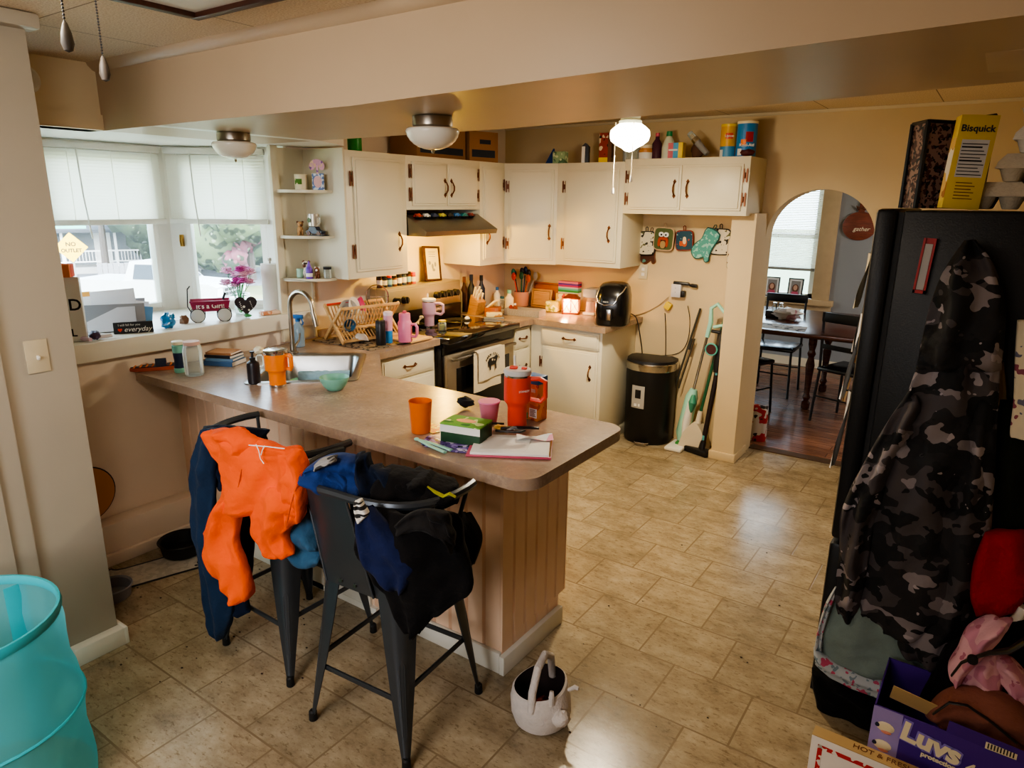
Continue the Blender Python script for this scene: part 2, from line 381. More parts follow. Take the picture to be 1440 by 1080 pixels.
x=B(); x.box(-.78,-.015,0,.79,.015,.03,bev=.003); x.out('bottom_rail',M('rail_grey','#8f8f88',.5),r)
# ---------------------------------------------------------------- light
w=bpy.data.worlds.new('daylight'); SC.world=w; w.use_nodes=True; nt=w.node_tree; bg=nt.nodes['Background']
sky=nt.nodes.new('ShaderNodeTexSky'); sky.sky_type='NISHITA'; sky.sun_disc=False; sky.sun_elevation=math.radians(35); sky.sun_rotation=math.radians(120); sky.air_density=1.5; sky.dust_density=4
mixn=nt.nodes.new('ShaderNodeMix'); mixn.data_type='RGBA'; mixn.inputs[0].default_value=.75; mixn.inputs[7].default_value=(.86,.93,1,1)
sc_=nt.nodes.new('ShaderNodeVectorMath'); sc_.operation='SCALE'; sc_.inputs['Scale'].default_value=.25
nt.links.new(sky.outputs[0],sc_.inputs[0]); nt.links.new(sc_.outputs[0],mixn.inputs[6]); nt.links.new(mixn.outputs[2],bg.inputs[0]); bg.inputs[1].default_value=9.0
def area(name,loc,tgt,sx,sy,e,c,portal=False,spread=PI):
    l=bpy.data.lights.new(name,'AREA'); l.shape='RECTANGLE'; l.size=sx; l.size_y=sy; l.energy=e; l.color=c; l.spread=spread
    if portal: l.cycles.is_portal=True
    o=bpy.data.objects.new(name,l); COL.objects.link(o); o.location=loc; o.rotation_euler=(V(tgt)-V(loc)).to_track_quat('-Z','Y').to_euler(); return o
area('bay_portal',(-4.35,2.0,1.55),(-3,2.0,1.5),1.8,1.2,1,(1,1,1),True)
area('dining_portal',(-2.4,8.25,1.45),(-2.4,6,1.4),1.7,1.5,1,(1,1,1),True)
def point(name,loc,e,c,r=.05):
    l=bpy.data.lights.new(name,'POINT'); l.energy=e; l.color=c; l.shadow_soft_size=r; o=bpy.data.objects.new(name,l); COL.objects.link(o); o.location=loc; return o
WARM=(1,.72,.45)
su=bpy.data.lights.new('sun','SUN'); su.energy=5; su.angle=.03; su.color=(1,.95,.85); so=bpy.data.objects.new('sun',su); COL.objects.link(so); so.rotation_euler=V((.62,-.1,-.75)).to_track_quat('-Z','Y').to_euler()
area('kitchen_bulb_light',(-1.66,3.4,1.98),(-1.66,3.4,0),.12,.12,20,(1,.86,.62))
point('kitchen_bulb',(-1.64,3.4,2.08),5,(1,.84,.58),.07)
point('hood_light',(-3.08,3.62,1.48),13,(1,.56,.07),.03)
point('lantern_light',(-2.66,4.56,1.0),3.5,(1,.5,.22),.02)
area('fan_light',(-1.2,-.3,2.2),(-1.2,-.1,0),.5,.5,4,(1,.84,.68))
area('front_cool_fill',(-.9,-1.7,1.8),(-2.3,1.3,.6),1.3,1.0,9,(.97,.97,1),spread=math.radians(75))  # added cool fill aimed at the stools; no window is built behind the camera
point('fan_bulb_light',(-1.5,.45,2.16),13,(1,.9,.78),.12)
area('front_fill_light',(-1.6,-2.5,1.5),(-1.5,1.5,.9),1.6,1.1,9,(.96,.97,1))
area('dining_side_fill',(1.1,6.6,1.7),(-1.5,7.2,.9),.9,1.0,24,(1,.98,.95))  # added lamp that brightens the dining room
SC.view_settings.view_transform='AgX'; SC.view_settings.look='AgX - Medium High Contrast'; SC.view_settings.exposure=.75
SC.cycles.max_bounces=8; SC.cycles.diffuse_bounces=4; SC.cycles.transparent_max_bounces=16; SC.cycles.sample_clamp_indirect=6; SC.cycles.caustics_reflective=False; SC.cycles.caustics_refractive=False
SC.cycles.use_denoising=True
# ================================================================ CABINETS AND COUNTERS
m_bronze=M('aged_bronze','#6b3f22',.4,.3,20,metal=.8); m_copper=M('hinge_copper','#6e4430',.45,.3,20,metal=.5)
FX=lambda o: fr(o,(0,1,0))      # faces +X, local x = +Y
FY=lambda o: fr(o,(1,0,0))      # faces -Y, local x = +X
def handle(parent,mm,vert=True,L=.1):
    b=B(); b.m=mm@(MX.Identity(4) if vert else MX.Rotation(PI/2,4,'Y'))
    b.tube([(0,-.002,-L*.42),(0,-.012,-L*.36),(0,-.026,-L*.15),(0,-.027,L*.1),(0,-.014,L*.34),(0,-.002,L*.42)],[.004,.0045,.0055,.0055,.0045,.004],8)
    for s in (-1,1):
        b.prism([(0,s*L*.62),(.012,s*L*.45),(.006,s*L*.38),(0,s*L*.3),(-.006,s*L*.38),(-.012,s*L*.45)],0,.004,fr((0,0,0),(1,0,0),(0,-1,0)) @ MX.Diagonal((1,-1,1,1)))
    return b.out('handle',m_bronze,parent)
def hinge(parent,mm):
    b=B(); b.m=mm
    for s in (-1,1): b.prism([(s*.011-.0055,-.035),(s*.011-.003,-.042),(s*.011+.003,-.042),(s*.011+.0055,-.035),(s*.011+.0055,.035),(s*.011+.003,.042),(s*.011-.003,.042),(s*.011-.0055,.035)],0,.003,fr((0,0,0),(1,0,0),(0,-1,0)))
    b.box(-.008,-.004,-.016,.008,0,.016); b.cyl((0,-.005,-.018),(0,-.005,.018),.004,n=8)
    return b.out('hinge',m_copper,parent)
def cdoor(root,mm,x0,z0,x1,z1,hx=None,hz=None,hs=None,hinges=(.12,.12),name='door',hv=True):
    R=MX.Translation(-V(root.location))@mm
    b=B(); b.m=R; b.box(x0,-.012,z0,x1,0,z1,bev=.003); b.box(x0+.014,-.019,z0+.014,x1-.014,-.010,z1-.014,bev=.0045)
    d=b.out(name,m_cab,root)
    if hx is not None: handle(d,R@TR(hx,-.019,hz),hv)
    if hs:
        xx=x0-.012 if hs<0 else x1+.012
        for z in (z0+hinges[0],z1-hinges[1]): hinge(d,R@TR(xx,-.006,z))
    return d
def cab(label,loc,boxes,mm,doors,name='wall_cabinet',group='kitchen wall cabinets'):
    r=T(name,label,'cabinet',loc,0,group); b=B(); b.m=MX.Translation(-V(loc))
    for q in boxes: b.box(*q,bev=.002)
    b.out('carcass',m_cab,r)
    for d in doors: cdoor(r,mm,**d)
    return r
# range wall uppers (faces +X, front plane X=-3.10)
ZB,ZT=1.295,2.02
cab('tall white wall cabinet with one door between the corner shelf and the range hood',(-3.275,3.04,ZB),[(-3.45,2.80,ZB,-3.10,3.29,ZT)],FX((-3.10,2.80,0)),[dict(x0=.05,z0=1.335,x1=.44,z1=1.985,hx=.40,hz=1.50,hs=-1)])
cab('short white wall cabinet with two doors directly above the steel range hood',(-3.275,3.67,1.69),[(-3.45,3.29,1.69,-3.10,4.05,ZT)],FX((-3.10,3.29,0)),[dict(x0=.05,z0=1.715,x1=.385,z1=1.985,hx=.355,hz=1.83,hs=-1,hinges=(.07,.06)),dict(x0=.39,z0=1.715,x1=.715,z1=1.985,hx=.42,hz=1.83,hs=1,hinges=(.07,.06))])
cab('narrow white wall cabinet squeezed in beyond the far end of the range hood',(-3.275,4.2,1.29),[(-3.45,4.05,1.29,-3.10,4.35,ZT)],FX((-3.10,4.05,0)),[dict(x0=.03,z0=1.33,x1=.265,z1=1.985,hx=.06,hz=1.50,hs=1)])
# diagonal corner cabinet
dv=V((.37,.15,0)); dl=dv.length
r=T('wall_cabinet','white wall cabinet angled across the inner corner of the kitchen','cabinet',(-3.1,4.6,1.29),0,'kitchen wall cabinets')
b=B(); b.m=MX.Translation((3.1,-4.6,-1.29)); b.prism([(-3.45,4.35),(-3.10,4.35),(-2.73,4.5),(-2.73,4.85),(-3.45,4.85)],1.29,ZT,bev=.002); b.out('carcass',m_cab,r)
cdoor(r,fr((-3.1,4.35,0),dv),x0=.04,z0=1.32,x1=.375,z1=1.975,hx=.35,hz=1.53,hs=-1)
r=T('wall_cabinet','white wall cabinet with a single wide door hanging above the black air fryer','cabinet',(-2.46,4.68,1.30),0,'kitchen wall cabinets')
b=B(); b.m=MX.Translation((2.46,-4.68,-1.30)); b.box(-2.73,4.5,1.295,-2.195,4.85,ZT,bev=.002); b.out('carcass',m_cab,r)
cdoor(r,FY((-2.73,4.5,0)),x0=.075,z0=1.33,x1=.50,z1=1.975,hx=.445,hz=1.53,hs=-1)
cab('short wide white wall cabinet with two doors above the alcove of oven mitts',(-1.77,4.68,1.675),[(-2.195,4.5,1.675,-1.343,4.85,2.035)],FY((-2.195,4.5,0)),[dict(x0=.04,z0=1.705,x1=.415,z1=1.99,hx=.375,hz=1.84,hs=-1,hinges=(.07,.07)),dict(x0=.425,z0=1.705,x1=.815,z1=1.99,hx=.465,hz=1.84,hs=1,hinges=(.07,.07))])
# open corner shelf
r=T('corner_shelf','white open corner shelf unit with three rounded shelves beside the window','shelf',(-3.45,2.80,1.0))
b=B(); b.m=MX.Translation((3.45,-2.8,-1.0))
b.box(-3.45,2.55,.92,-3.425,2.60,2.04,bev=.003); b.box(-3.45,2.60,.92,-3.44,2.80,2.03); b.box(-3.45,2.55,1.30,-3.10,2.565,1.30)
b.out('side_panel',m_cab,r)
b=B(); b.m=MX.Translation((3.45,-2.8,-1.0)); b.box(-3.44,2.785,1.295,-3.10,2.80,2.03,bev=.002); b.box(-3.44,2.787,.92,-3.425,2.80,1.295); b.out('back_panel',m_cab,r)
for z in (1.30,1.545,1.80):
    b=B(); b.m=MX.Translation((3.45,-2.8,-1.0)); n=12
    b.prism([(-3.44,2.785)]+[(-3.44+.24*math.sin(PI/2*i/n),2.785-.21*math.cos(PI/2*i/n)) for i in range(n+1)],z-.016,z,bev=.002); b.out('shelf_board',m_cab,r)
# hood
m_steel=M('brushed_steel','#8b857c',.3,.08,30,metal=1); m_blk=M('black_enamel','#0c0b0c',.25,.2,8); m_blkm=M('black_plastic','#151414',.45,.2,8)
r=T('range_hood','stainless steel range hood under the short cabinet, lit from below','range hood',(-3.45,3.67,1.53))
b=B(); b.m=MX.Translation((3.45,-3.67,-1.53))
pf=[(-3.45,1.53),(-2.95,1.53),(-2.94,1.56),(-3.12,1.66),(-3.45,1.66)]
b.rings([[(x,y,z) for x,z in pf] for y in (3.295,4.045)]); b.out('canopy',m_steel,r,ang=20)
b=B(); b.m=MX.Translation((3.45,-3.67,-1.53)); b.cbox((-3.1,3.62,1.527),(.12,.3,.006)); b.out('lamp_lens',M('hood_lens','#fff0c0',.4,emit='#ffd98a',es=8),r)
# ---- base cabinets
def basecab(label,loc,boxes,mm,drawers,doors):
    r=T('base_cabinet',label,'cabinet',loc,0,'kitchen base cabinets'); b=B(); b.m=MX.Translation(-V(loc))
    for q in boxes: b.box(*q,bev=.002)
    b.out('carcass',m_cab,r)
    R=MX.Translation(-V(loc))@mm
    for x0,z0,x1,z1 in drawers:
        b=B(); b.m=R; b.box(x0,-.014,z0,x1,0,z1,bev=.003); b.box(x0+.012,-.02,z0+.012,x1-.012,-.012,z1-.012,bev=.004); d=b.out('drawer',m_cab,r)
        handle(d,R@TR((x0+x1)/2,-.02,(z0+z1)/2),False)
    for d in doors: cdoor(r,mm,**d)
    return r
basecab('white base cabinet between the sink corner and the stove under the dish rack',(-3.1,2.98,0),[(-3.44,2.74,.09,-2.85,3.245,.868),(-3.44,2.74,0,-2.92,3.245,.09)],FX((-2.85,2.74,0)),[(.03,.715,.485,.845)],[dict(x0=.03,z0=.12,x1=.485,z1=.70,hx=.44,hz=.55,hs=-1)])
basecab('narrow white drawer cabinet between the stove and the inner corner counter',(-3.1,4.2,0),[(-3.44,4.04,.09,-2.81,4.84,.868),(-3.44,4.04,0,-2.88,4.84,.09)],FX((-2.81,4.04,0)),[(.03,.70,.225,.85),(.03,.44,.225,.69),(.03,.12,.225,.43)],[])
basecab('white base cabinet with one drawer and one door underneath the black air fryer',(-2.48,4.56,0),[(-2.80,4.29,.09,-2.20,4.84,.868),(-2.80,4.36,0,-2.20,4.84,.09)],FY((-2.80,4.29,0)),[(.10,.73,.58,.85)],[dict(x0=.11,z0=.14,x1=.575,z1=.71,hx=.52,hz=.56,hs=-1)])
# countertops
t=NT('laminate_counter'); set_p(t.b,.27,spec=.6)
f=t.noise(5,8,rough=.7); g=t.noise(60,4,rough=.7); c=t.ramp(f,[(.3,'#86705e'),(.5,'#a28a74'),(.7,'#b8a28c')]); t.link(t.mix(t.ramp(g,[(.4,'#ffffff'),(.55,'#000000')]),c,lin('#9a8474')),t.b.inputs[0]); m_ctr=t.m
def rc(cx,cy,r,a0,a1,n=7): return [(cx+r*math.cos(a0+(a1-a0)*i/n),cy+r*math.sin(a0+(a1-a0)*i/n)) for i in range(n+1)]
pen=[(-3.42,1.66)]+rc(-1.16,1.735,.08,-PI/2,0)+rc(-1.16,2.27,.08,0,PI/2)+[(-2.41,2.35),(-2.80,2.72),(-2.80,3.245),(-3.445,3.245),(-3.445,1.66)]
pen[0]=(-3.42,1.66)
r=T('countertop','mottled brown laminate countertop with a rounded end running along the breakfast bar to the stove','countertop',(-2.6,2.0,.87),0,'laminate countertops')
sk=[(-2.80,1.83),(-2.42,2.20),(-2.84,2.66),(-3.22,2.36)]  # corner sink
cx=sum(p[0] for p in sk)/4; cy=sum(p[1] for p in sk)/4
ins=[(cx+(p[0]-cx)*.93,cy+(p[1]-cy)*.93) for p in sk]
b=B(); b.m=MX.Translation((2.6,-2.0,-.87)); z0,z1=.87,.91
# surface with a hole: split by a seam from the outline to the sink cut
outl=pen[:-1]; 
start=min(range(len(outl)),key=lambda i:(outl[i][0]+3.445)**2+(outl[i][1]-1.66)**2)
outl=outl[start:]+outl[:start]
hole=ins[:]; hole=[hole[0],hole[3],hole[2],hole[1]]
full=outl+[outl[0]]+hole+[hole[0]]
va=b._v([(x,y,z1) for x,y in outl],None); vh=b._v([(x,y,z1) for x,y in ins],None); wa=b._v([(x,y,z0) for x,y in outl],None); wh=b._v([(x,y,z0) for x,y in ins],None)
for P,Q,tp in ((va,vh,1),(wa,wh,0)):
    es=[]
    for L in (P,Q):
        for i in range(len(L)): es.append(b.bm.edges.new((L[i],L[(i+1)%len(L)])))
    bmesh.ops.triangle_fill(b.bm,use_beauty=True,edges=es)
for L,K in ((va,wa),(vh,wh)):
    for i in range(len(L)): b.bm.faces.new((L[i],L[(i+1)%len(L)],K[(i+1)%len(L)],K[i]))
b.out('top',m_ctr,r)
b=B(); b.m=MX.Translation((2.6,-2.0,-.87)); b.box(-3.448,2.82,.91,-3.43,3.245,.955,bev=.003); b.out('backsplash_lip',m_ctr,r)
b=B(); b.prism([(-3.445,4.035),(-2.755,4.035),(-2.755,4.25),(-2.15,4.23),(-2.15,4.845),(-3.445,4.845)],0,.04,TR(0,0,.87)@TR(2.8,-4.5,0),bev=.002)
b.out('countertop',m_ctr,loc=(-2.8,4.5,0),label='mottled brown laminate countertop in the inner corner under the lantern and air fryer',cat='countertop',group='laminate countertops')
# peninsula base with beadboard
t=NT('beadboard_paint'); set_p(t.b,.35); f=t.noise(3,5); t.link(t.ramp(f,[(.3,'#dcb898'),(.7,'#ecccb0')]),t.b.inputs[0])
m_bead=t.m; m_base=M('skirting_white','#dcd8cc',.45,.15,6)
r=T('breakfast_bar_base','peach painted beadboard base of the breakfast bar with a white skirting','bar base',(-2.3,2.05,0))
def bead(b,x0,x1,z0,z1,pitch=.085):
    # grooved boards along local x, outward -y
    n=max(1,round((x1-x0)/pitch)); w=(x1-x0)/n
    prof=[]
    for k in range(n):
        a=x0+k*w; prof+= [(a,-.004),(a+.004,-.012),(a+w-.012,-.012),(a+w-.008,-.005),(a+w-.004,-.012)]
    prof.append((x1,-.012)); prof=[(x0,0)]+prof+[(x1,0)]
    b.rings([[(x,y,z) for x,y in prof] for z in (z0,z1)])
b=B(); b.m=MX.Translation((2.3,-2.05,0)); b.box(-3.42,1.872,0,-1.332,1.89,.868); b.box(-2.30,1.885,0,-1.332,2.285,.868); b.box(-1.36,2.285,.13,-1.332,2.325,.868); b.out('carcass',m_bead,r)
b=B(); b.m=MX.Translation((2.3,-2.05,0))@FY((0,1.872,0)); bead(b,-3.42,-1.32,.0,.868); b.out('front_panel',m_bead,r,ang=20)
b=B(); b.m=MX.Translation((2.3,-2.05,0))@FX((-1.332,0,0)); bead(b,1.862,2.325,.13,.868,.075); bead(b,1.862,2.27,.0,.13,.075); b.out('end_panel',m_bead,r,ang=20)
b=B(); b.m=MX.Translation((2.3,-2.05,0)); b.box(-1.96,1.842,0,-1.322,1.860,.088,bev=.003); b.box(-2.30,1.845,0,-2.02,1.860,.16,bev=.003);b.box(-2.6,1.842,0,-1.98,1.860,.03);  b.box(-3.3,1.842,0,-2.32,1.860,.16,bev=.003); b.box(-1.321,1.840,0,-1.298,2.275,.08,bev=.003); b.out('skirting',m_base,r)
# floor vent like white board behind stool
# ---- sink
m_sink=M('sink_steel','#a9aaa8',.28,.08,30,metal=1)
r=T('sink','stainless steel corner sink set diagonally into the counter','sink',(cx,cy,.9105))
b=B()
def q(s,z): return [((p[0]-cx)*s,(p[1]-cy)*s,z) for p in sk]
def rq(s,z,rad=.16,n=5):
    P=[V((p[0]-cx,p[1]-cy,0))*s for p in sk]; o=[]
    for i in range(4):
        a,p,c=P[i-1],P[i],P[(i+1)%4]; d1=(a-p)*rad; d2=(c-p)*rad
        for k in range(n+1):
            t_=k/n; v=p+d1*(1-t_)**2+d2*t_**2; o.append((v.x,v.y,z))
    return o
b.rings([rq(1,0,.08),rq(1,.004,.08),rq(.985,.006,.08),rq(.90,.005,.1),rq(.86,.003,.12),rq(.845,-.006,.14),rq(.80,-.16,.18),rq(.70,-.175,.2)],cap0=False); b.out('basin',m_sink,r,ang=40)
b=B(); b.cyl((0,0,-.176),(0,0,-.170),.04,n=20); b.out('drain',M('drain_dark','#3a3a38',.3,metal=1),r)
# faucet
fc=oz(375,478,.912)
r=T('faucet','tall brushed nickel gooseneck faucet behind the corner sink','faucet',(-3.165,2.41,.917),.1)
m_nick=M('brushed_nickel','#a39a8c',.3,.1,30,metal=1)
b=B(); b.lathe([(.028,0),(.028,.008),(.018,.012),(.016,.05)],16); pts=[(0,0,.04),(0,0,.24)]+[(.085-.085*math.cos(a),0,.26+.085*math.sin(a)) for a in [PI*i/10 for i in range(0,10)]]+[(.175,0,.22)]
b.tube(pts,[.013]*(len(pts)-1)+[.013],12); b.out('spout',m_nick,r)
b=B(); b.tube([(.17,0,.245),(.183,0,.20),(.19,0,.165)],[.015,.017,.0165],12); b.out('spray_head',m_nick,r)
b=B(); b.tube([(0,.012,.03),(.0,.05,.06),(.0,.06,.10)],[.008,.006,.005],8); b.out('lever',m_nick,r)
# ---- stove
r=T('stove','black glass top electric stove with a steel oven door','stove',(-3.1,3.64,0))
I=MX.Translation((3.1,-3.64,0))
b=B(); b.m=I; b.box(-3.42,3.25,.05,-2.80,4.03,.875,bev=.004); b.out('body',m_blk,r)
b=B(); b.m=I; b.box(-3.30,3.25,.875,-2.73,4.035,.915,bev=.006); b.out('cooktop',M('cooktop_glass','#070607',.06,.1,5,spec=.8,coat=.5),r)
b=B(); b.m=I
for x,y,rad in ((-2.9,3.45,.10),(-2.9,3.85,.08),(-3.15,3.45,.07),(-3.15,3.85,.10)):
    b=B(); b.m=I; b.tube([(x+rad*math.cos(a),y+rad*math.sin(a),.9152) for a in [2*PI*i/24 for i in range(24)]],.0012,4,closed=True); b.out('burner_ring',M('burner_mark','#3b3534',.4),r)
b=B(); b.m=I; b.box(-3.42,3.25,.90,-3.27,4.03,1.18,bev=.006); b.box(-3.27,3.27,1.02,-3.262,4.01,1.165,bev=.002); bb=b.out('backguard',M('backguard_steel','#b7a98c',.35,.06,20,metal=.7),r)
b=B(); b.m=I; b.box(-3.27,3.26,.915,-3.255,4.02,1.015,bev=.003); b.out('vent_panel',m_blk,r)
for k,y in enumerate((3.33,3.41,3.74,3.81,3.88,3.95)):
    b=B(); b.m=I; b.cyl((-3.262,y,1.095),(-3.225,y,1.098),.026,.022,16); b.box(-3.226,y-.005,1.075,-3.219,y+.005,1.12,bev=.002); b.out('knob',m_blkm,r)
b=B(); b.m=I; b.box(-2.80,3.27,.22,-2.765,4.01,.80,bev=.005); d=b.out('oven_door',M('door_steel','#a69a86',.35,.06,20,metal=.85),r)
b=B(); b.m=I; b.box(-2.768,3.36,.30,-2.760,3.95,.70,bev=.003); b.out('door_glass',m_blk,d)
b=B(); b.m=I; b.tube([(-2.76,3.32,.765),(-2.72,3.32,.775),(-2.715,3.36,.78),(-2.715,3.92,.78),(-2.72,3.96,.775),(-2.76,3.96,.765)],.012,10); b.out('handle',m_steel,d)
b=B(); b.m=I; b.box(-2.80,3.255,.80,-2.775,4.025,.872,bev=.003); b.out('control_strip',m_blk,r)
b=B(); b.m=I; b.box(-2.80,3.27,.06,-2.775,4.01,.205,bev=.004); b.out('drawer',m_blk,r)
# ---- fridge
t=NT('fridge_black'); set_p(t.b,.38,spec=.4); t.b.inputs[0].default_value=lin('#151617'); t.bump(t.noise(220,2),.25,.002); m_frg=t.m
r=T('refrigerator','tall black textured refrigerator seen from its side with a coat hung on it','refrigerator',(.1,2.83,0))
I=MX.Translation((-.1,-2.83,0))
b=B(); b.m=I; b.box(-.255,2.45,.06,.46,3.22,1.735,bev=.006); b.box(-.22,2.48,.0,.42,3.2,.06); b.out('body',m_frg,r)
b=B(); b.m=I; b.box(-.333,2.452,.62,-.272,3.218,1.74,bev=.014); d=b.out('door',m_frg,r)
b=B(); b.m=I; b.box(-.333,2.452,.07,-.272,3.218,.605,bev=.014); d2=b.out('door',m_frg,r)
b=B(); b.m=I; b.box(-.274,2.47,.07,-.254,3.2,1.73); b.out('gasket',M('gasket','#1c1c1d',.6),r)
b=B(); b.m=I; b.tube([(-.33,3.15,.72),(-.37,3.15,.74),(-.37,3.15,1.25),(-.33,3.15,1.27)],.012,8); b.out('handle',m_blkm,d)
b=B(); b.m=I; b.tube([(-.33,3.15,.30),(-.365,3.15,.32),(-.365,3.15,.56),(-.33,3.15,.58)],.012,8); b.out('handle',m_blkm,d2)
b=B(); b.m=I; b.box(-.33,2.46,.0,-.26,3.2,.06); b.out('kick_grille',m_blkm,r)
# ================================================================ THINGS ON THE COUNTERS
CT=.911
def dep(p): return (V(p)-CP).dot(CF)
def mpp(p): return dep(p)/F
def PM(name,c,rough=.4,**k): return M('pl_'+name,c,rough,.06,10,**k)
p_blk=PM('black','#1b1a1c'); p_white=PM('white','#e9e6df'); p_orange=PM('orange','#f5821f',.35); p_red=PM('red','#d8412c',.4); p_teal=PM('teal','#79b6a2',.4); p_pink=PM('pink','#e07fa6'); p_lav=PM('lavender','#cfa9c4',.4)
p_blue=PM('blue','#2f6fb5'); p_yel=PM('yellow','#e8c832'); p_green=PM('green','#3f8f4a'); p_grey=PM('grey','#8a8a8c'); p_navy=PM('navy','#1d2742'); p_brown=PM('brown','#6a3d22'); p_cream=PM('cream','#e6d9b8'); p_paper=PM('paper','#e9e7e2',.7); p_card=PM('cardboard','#a3744a',.8); p_purple=PM('purple','#5a3a9a'); p_ltblue=PM('lightblue','#8fb7cf'); p_dkgreen=PM('darkgreen','#1f5a38'); p_gold=PM('gold','#caa35a',.3,metal=.8); p_mint=PM('mint','#9fd9c6',.4); p_rose=PM('rose','#c2506a')
p_steel=M('shiny_steel','#c9c6c0',.18,.05,20,metal=1); g_clear=glassmat('clear_glass','#f7faf9',.03,.05); g_lid=glassmat('clear_lid','#f6f4f0',.1,.6); g_pink=glassmat('pink_plastic_clear','#f0a8bf',.1,.35); w_oak=wood('oak','#a9733c','#c99a5f'); w_bam=wood('bamboo','#c99b62','#dfb983',8); w_dark=wood('walnut','#2e170e','#47261a'); w_red=wood('redwood','#8a4524','#a85e34')
def lath(name,label,cat,loc,parts,n=24,group=None,rz=0):
    r=T(name,label,cat,loc,rz,group)
    for nm,mat,prof in parts: b=B(); b.lathe(prof,n); b.out(nm,mat,r)
    return r
def box_thing(name,label,cat,loc,dims,mat,rz=0,group=None,bev=.002): 
    b=B(); b.box(-dims[0]/2,-dims[1]/2,0,dims[0]/2,dims[1]/2,dims[2],bev=bev); return b.out(name,mat,loc=loc,rz=rz,label=label,cat=cat,group=group)
VW=math.radians(34.7)   # yaw of a thing squarely facing the camera
# --- breakfast bar
def tumbler(label,loc,body,h,r,handle_ang,lid=None,straw=None,rim=True,hs=1,flaps=None):
    lid=lid or g_lid
    t=T('tumbler',label,'tumbler',loc,handle_ang)
    b=B(); b.lathe([(r*.70,0),(r*.72,.004),(r*.72,h*.36),(r*.80,h*.42),(r*.97,h*.46),(r,h*.5),(r,h*.88),(r*.9,h*.885)],28); b.out('body',body,t)
    b=B(); b.lathe([(r*.98,h*.875),(r*1.0,h*.91),(r*.96,h*.912)],28); b.lathe([(r*.705,-.0005),(r*.735,.006),(r*.735,.012)],28); b.out('steel_band',p_steel,t)
    b=B(); b.lathe([(r*.98,h*.912),(r*1.03,h*.93),(r*1.03,h*.985),(r*.95,h),(r*.3,h*1.0),(0,h)],28); b.out('lid',lid,t)
    b=B(); w=.055*hs; b.tube([(r*.9,0,h*.84),(r+w*.6,0,h*.85),(r+w,0,h*.80),(r+w,0,h*.55),(r+w*.7,0,h*.47),(r*.9,0,h*.5)],[.011,.012,.012,.012,.012,.011],10,flat=.8); b.out('handle',body,t)
    if straw: b=B(); b.cyl((-.01,.01,h*.9),(-.015,.015,h*straw),.005,n=8); b.out('straw',p_white if lid is not p_white else p_white,t)
    if flaps: b=B(); b.box(-.03,-.012,h*1.0,.0,.012,h*1.04,bev=.003); b.box(.015,-.01,h,.035,.01,h*1.03,bev=.002); b.out('lid_flap',flaps,t)
    return t
l=oz(727,601,CT); t=tumbler('tall red tumbler with a handle, clear lid and straw at the end of the bar',l,p_red,.232,.051,math.radians(25),straw=1.2,flaps=p_red)
text('wordmark','STANLEY',.011,p_paper,t,fr((.0,0,.158),(1,0,0)) @ TR() if False else (MX.Rotation(-math.radians(25)+VW+.5,4,'Z')@fr((0,-.0515,.155),(1,0,0),(0,-1,0))))
l=oz(391,543,CT); tumbler('orange tumbler with a steel rim and side handle next to the black soap bottle',l,p_orange,.175,.052,math.radians(30),lid=p_steel,hs=.35)
lath('cup','ribbed orange plastic cup standing near the front edge of the bar','cup',oz(592,607,CT),[('body',M('orange_translucent','#ff7a12',.35,.08,14,trans=.25),[(.034,0),(.036,.003),(.0435,.118),(.0445,.122),(.042,.121),(.036,.03),(.033,.006),(0,.006)])],32)
# napkin box
def openbox(root,d,mat_side,mat_top,z=0): pass
l=oz(656,618,CT+.004); r=T('napkin_box','open green and white box of plastic bags lying on the bar','box',l,math.radians(12))
b=B(); b.box(-.078,-.052,0,.078,.052,.064,bev=.0015); b.out('carton',M('carton_green_dark','#24452c',.45,.5,22),r)
b=B(); b.box(-.080,-.054,.064,.080,.054,.070,bev=.001); b.out('lid',spots('carton_lid','#6fa545',[('#cfe0a0',.55),('#3f7a35',.6)],14),r)
b=B(); b.box(-.079,-.0545,.038,.079,-.0525,.064); b.out('lid_front',p_paper,r); b=B(); b.lathe([(.03,.0702),(.03,.0712),(0,.0712)],20,sx=1.3,sy=.6); b.out('opening',PM('salmon','#d98f7a'),r)
b=B(); b.box(-.0805,-.05,.0,-.0785,.05,.066); b.out('end_flap',p_paper,r)
l=oz(628,622,CT); b=B()
P=[V((.14*math.cos(a)*(1+.12*math.sin(3*a+1)),.085*math.sin(a)*(1+.15*math.cos(2*a)),0)) for a in [2*PI*i/26 for i in range(26)]]
b.rings([[p*.98+V((0,0,.0)) for p in P],[p+V((0,0,.002)) for p in P],[p*.9+V((0,0,.004)) for p in P]]); b.out('plastic_bag',spots('bag_print','#5b4a8c',[('#9a86c9',.55),('#d6cfe8',.62),('#2d2a4a',.6)],30,rough=.25),loc=l+V((.04,-.0,0)),rz=.2,label='flat purple printed plastic bag under the green box on the bar',cat='bag')
b=B(); b.prism([(-.07,-.03),(.05,-.045),(.06,.03),(-.06,.045)],0,.002); b.out('snack_wrapper',spots('wrapper_print','#d9a93c',[('#c24b2c',.5),('#f0e0b0',.6)],40,rough=.3),loc=oz(607,602,CT)+V((.0,0,0)),label='yellow and red snack wrapper between the orange cup and green box',cat='wrapper')
r=T('tongs','pale mint green plastic tongs hanging over the front edge of the bar','tongs',oz(608,628,CT),math.radians(-9))
for s in (-1,1): b=B(); b.tube([(-.085,0,.006),(0,s*.012,.006),(.085,s*.014,.005)],[.006,.008,.009],8,flat=.5); b.out('arm',p_mint,r)
b=B(); b.sph((-.088,0,.006),.01,10,(1,1,.6)); b.out('pivot',p_mint,r)
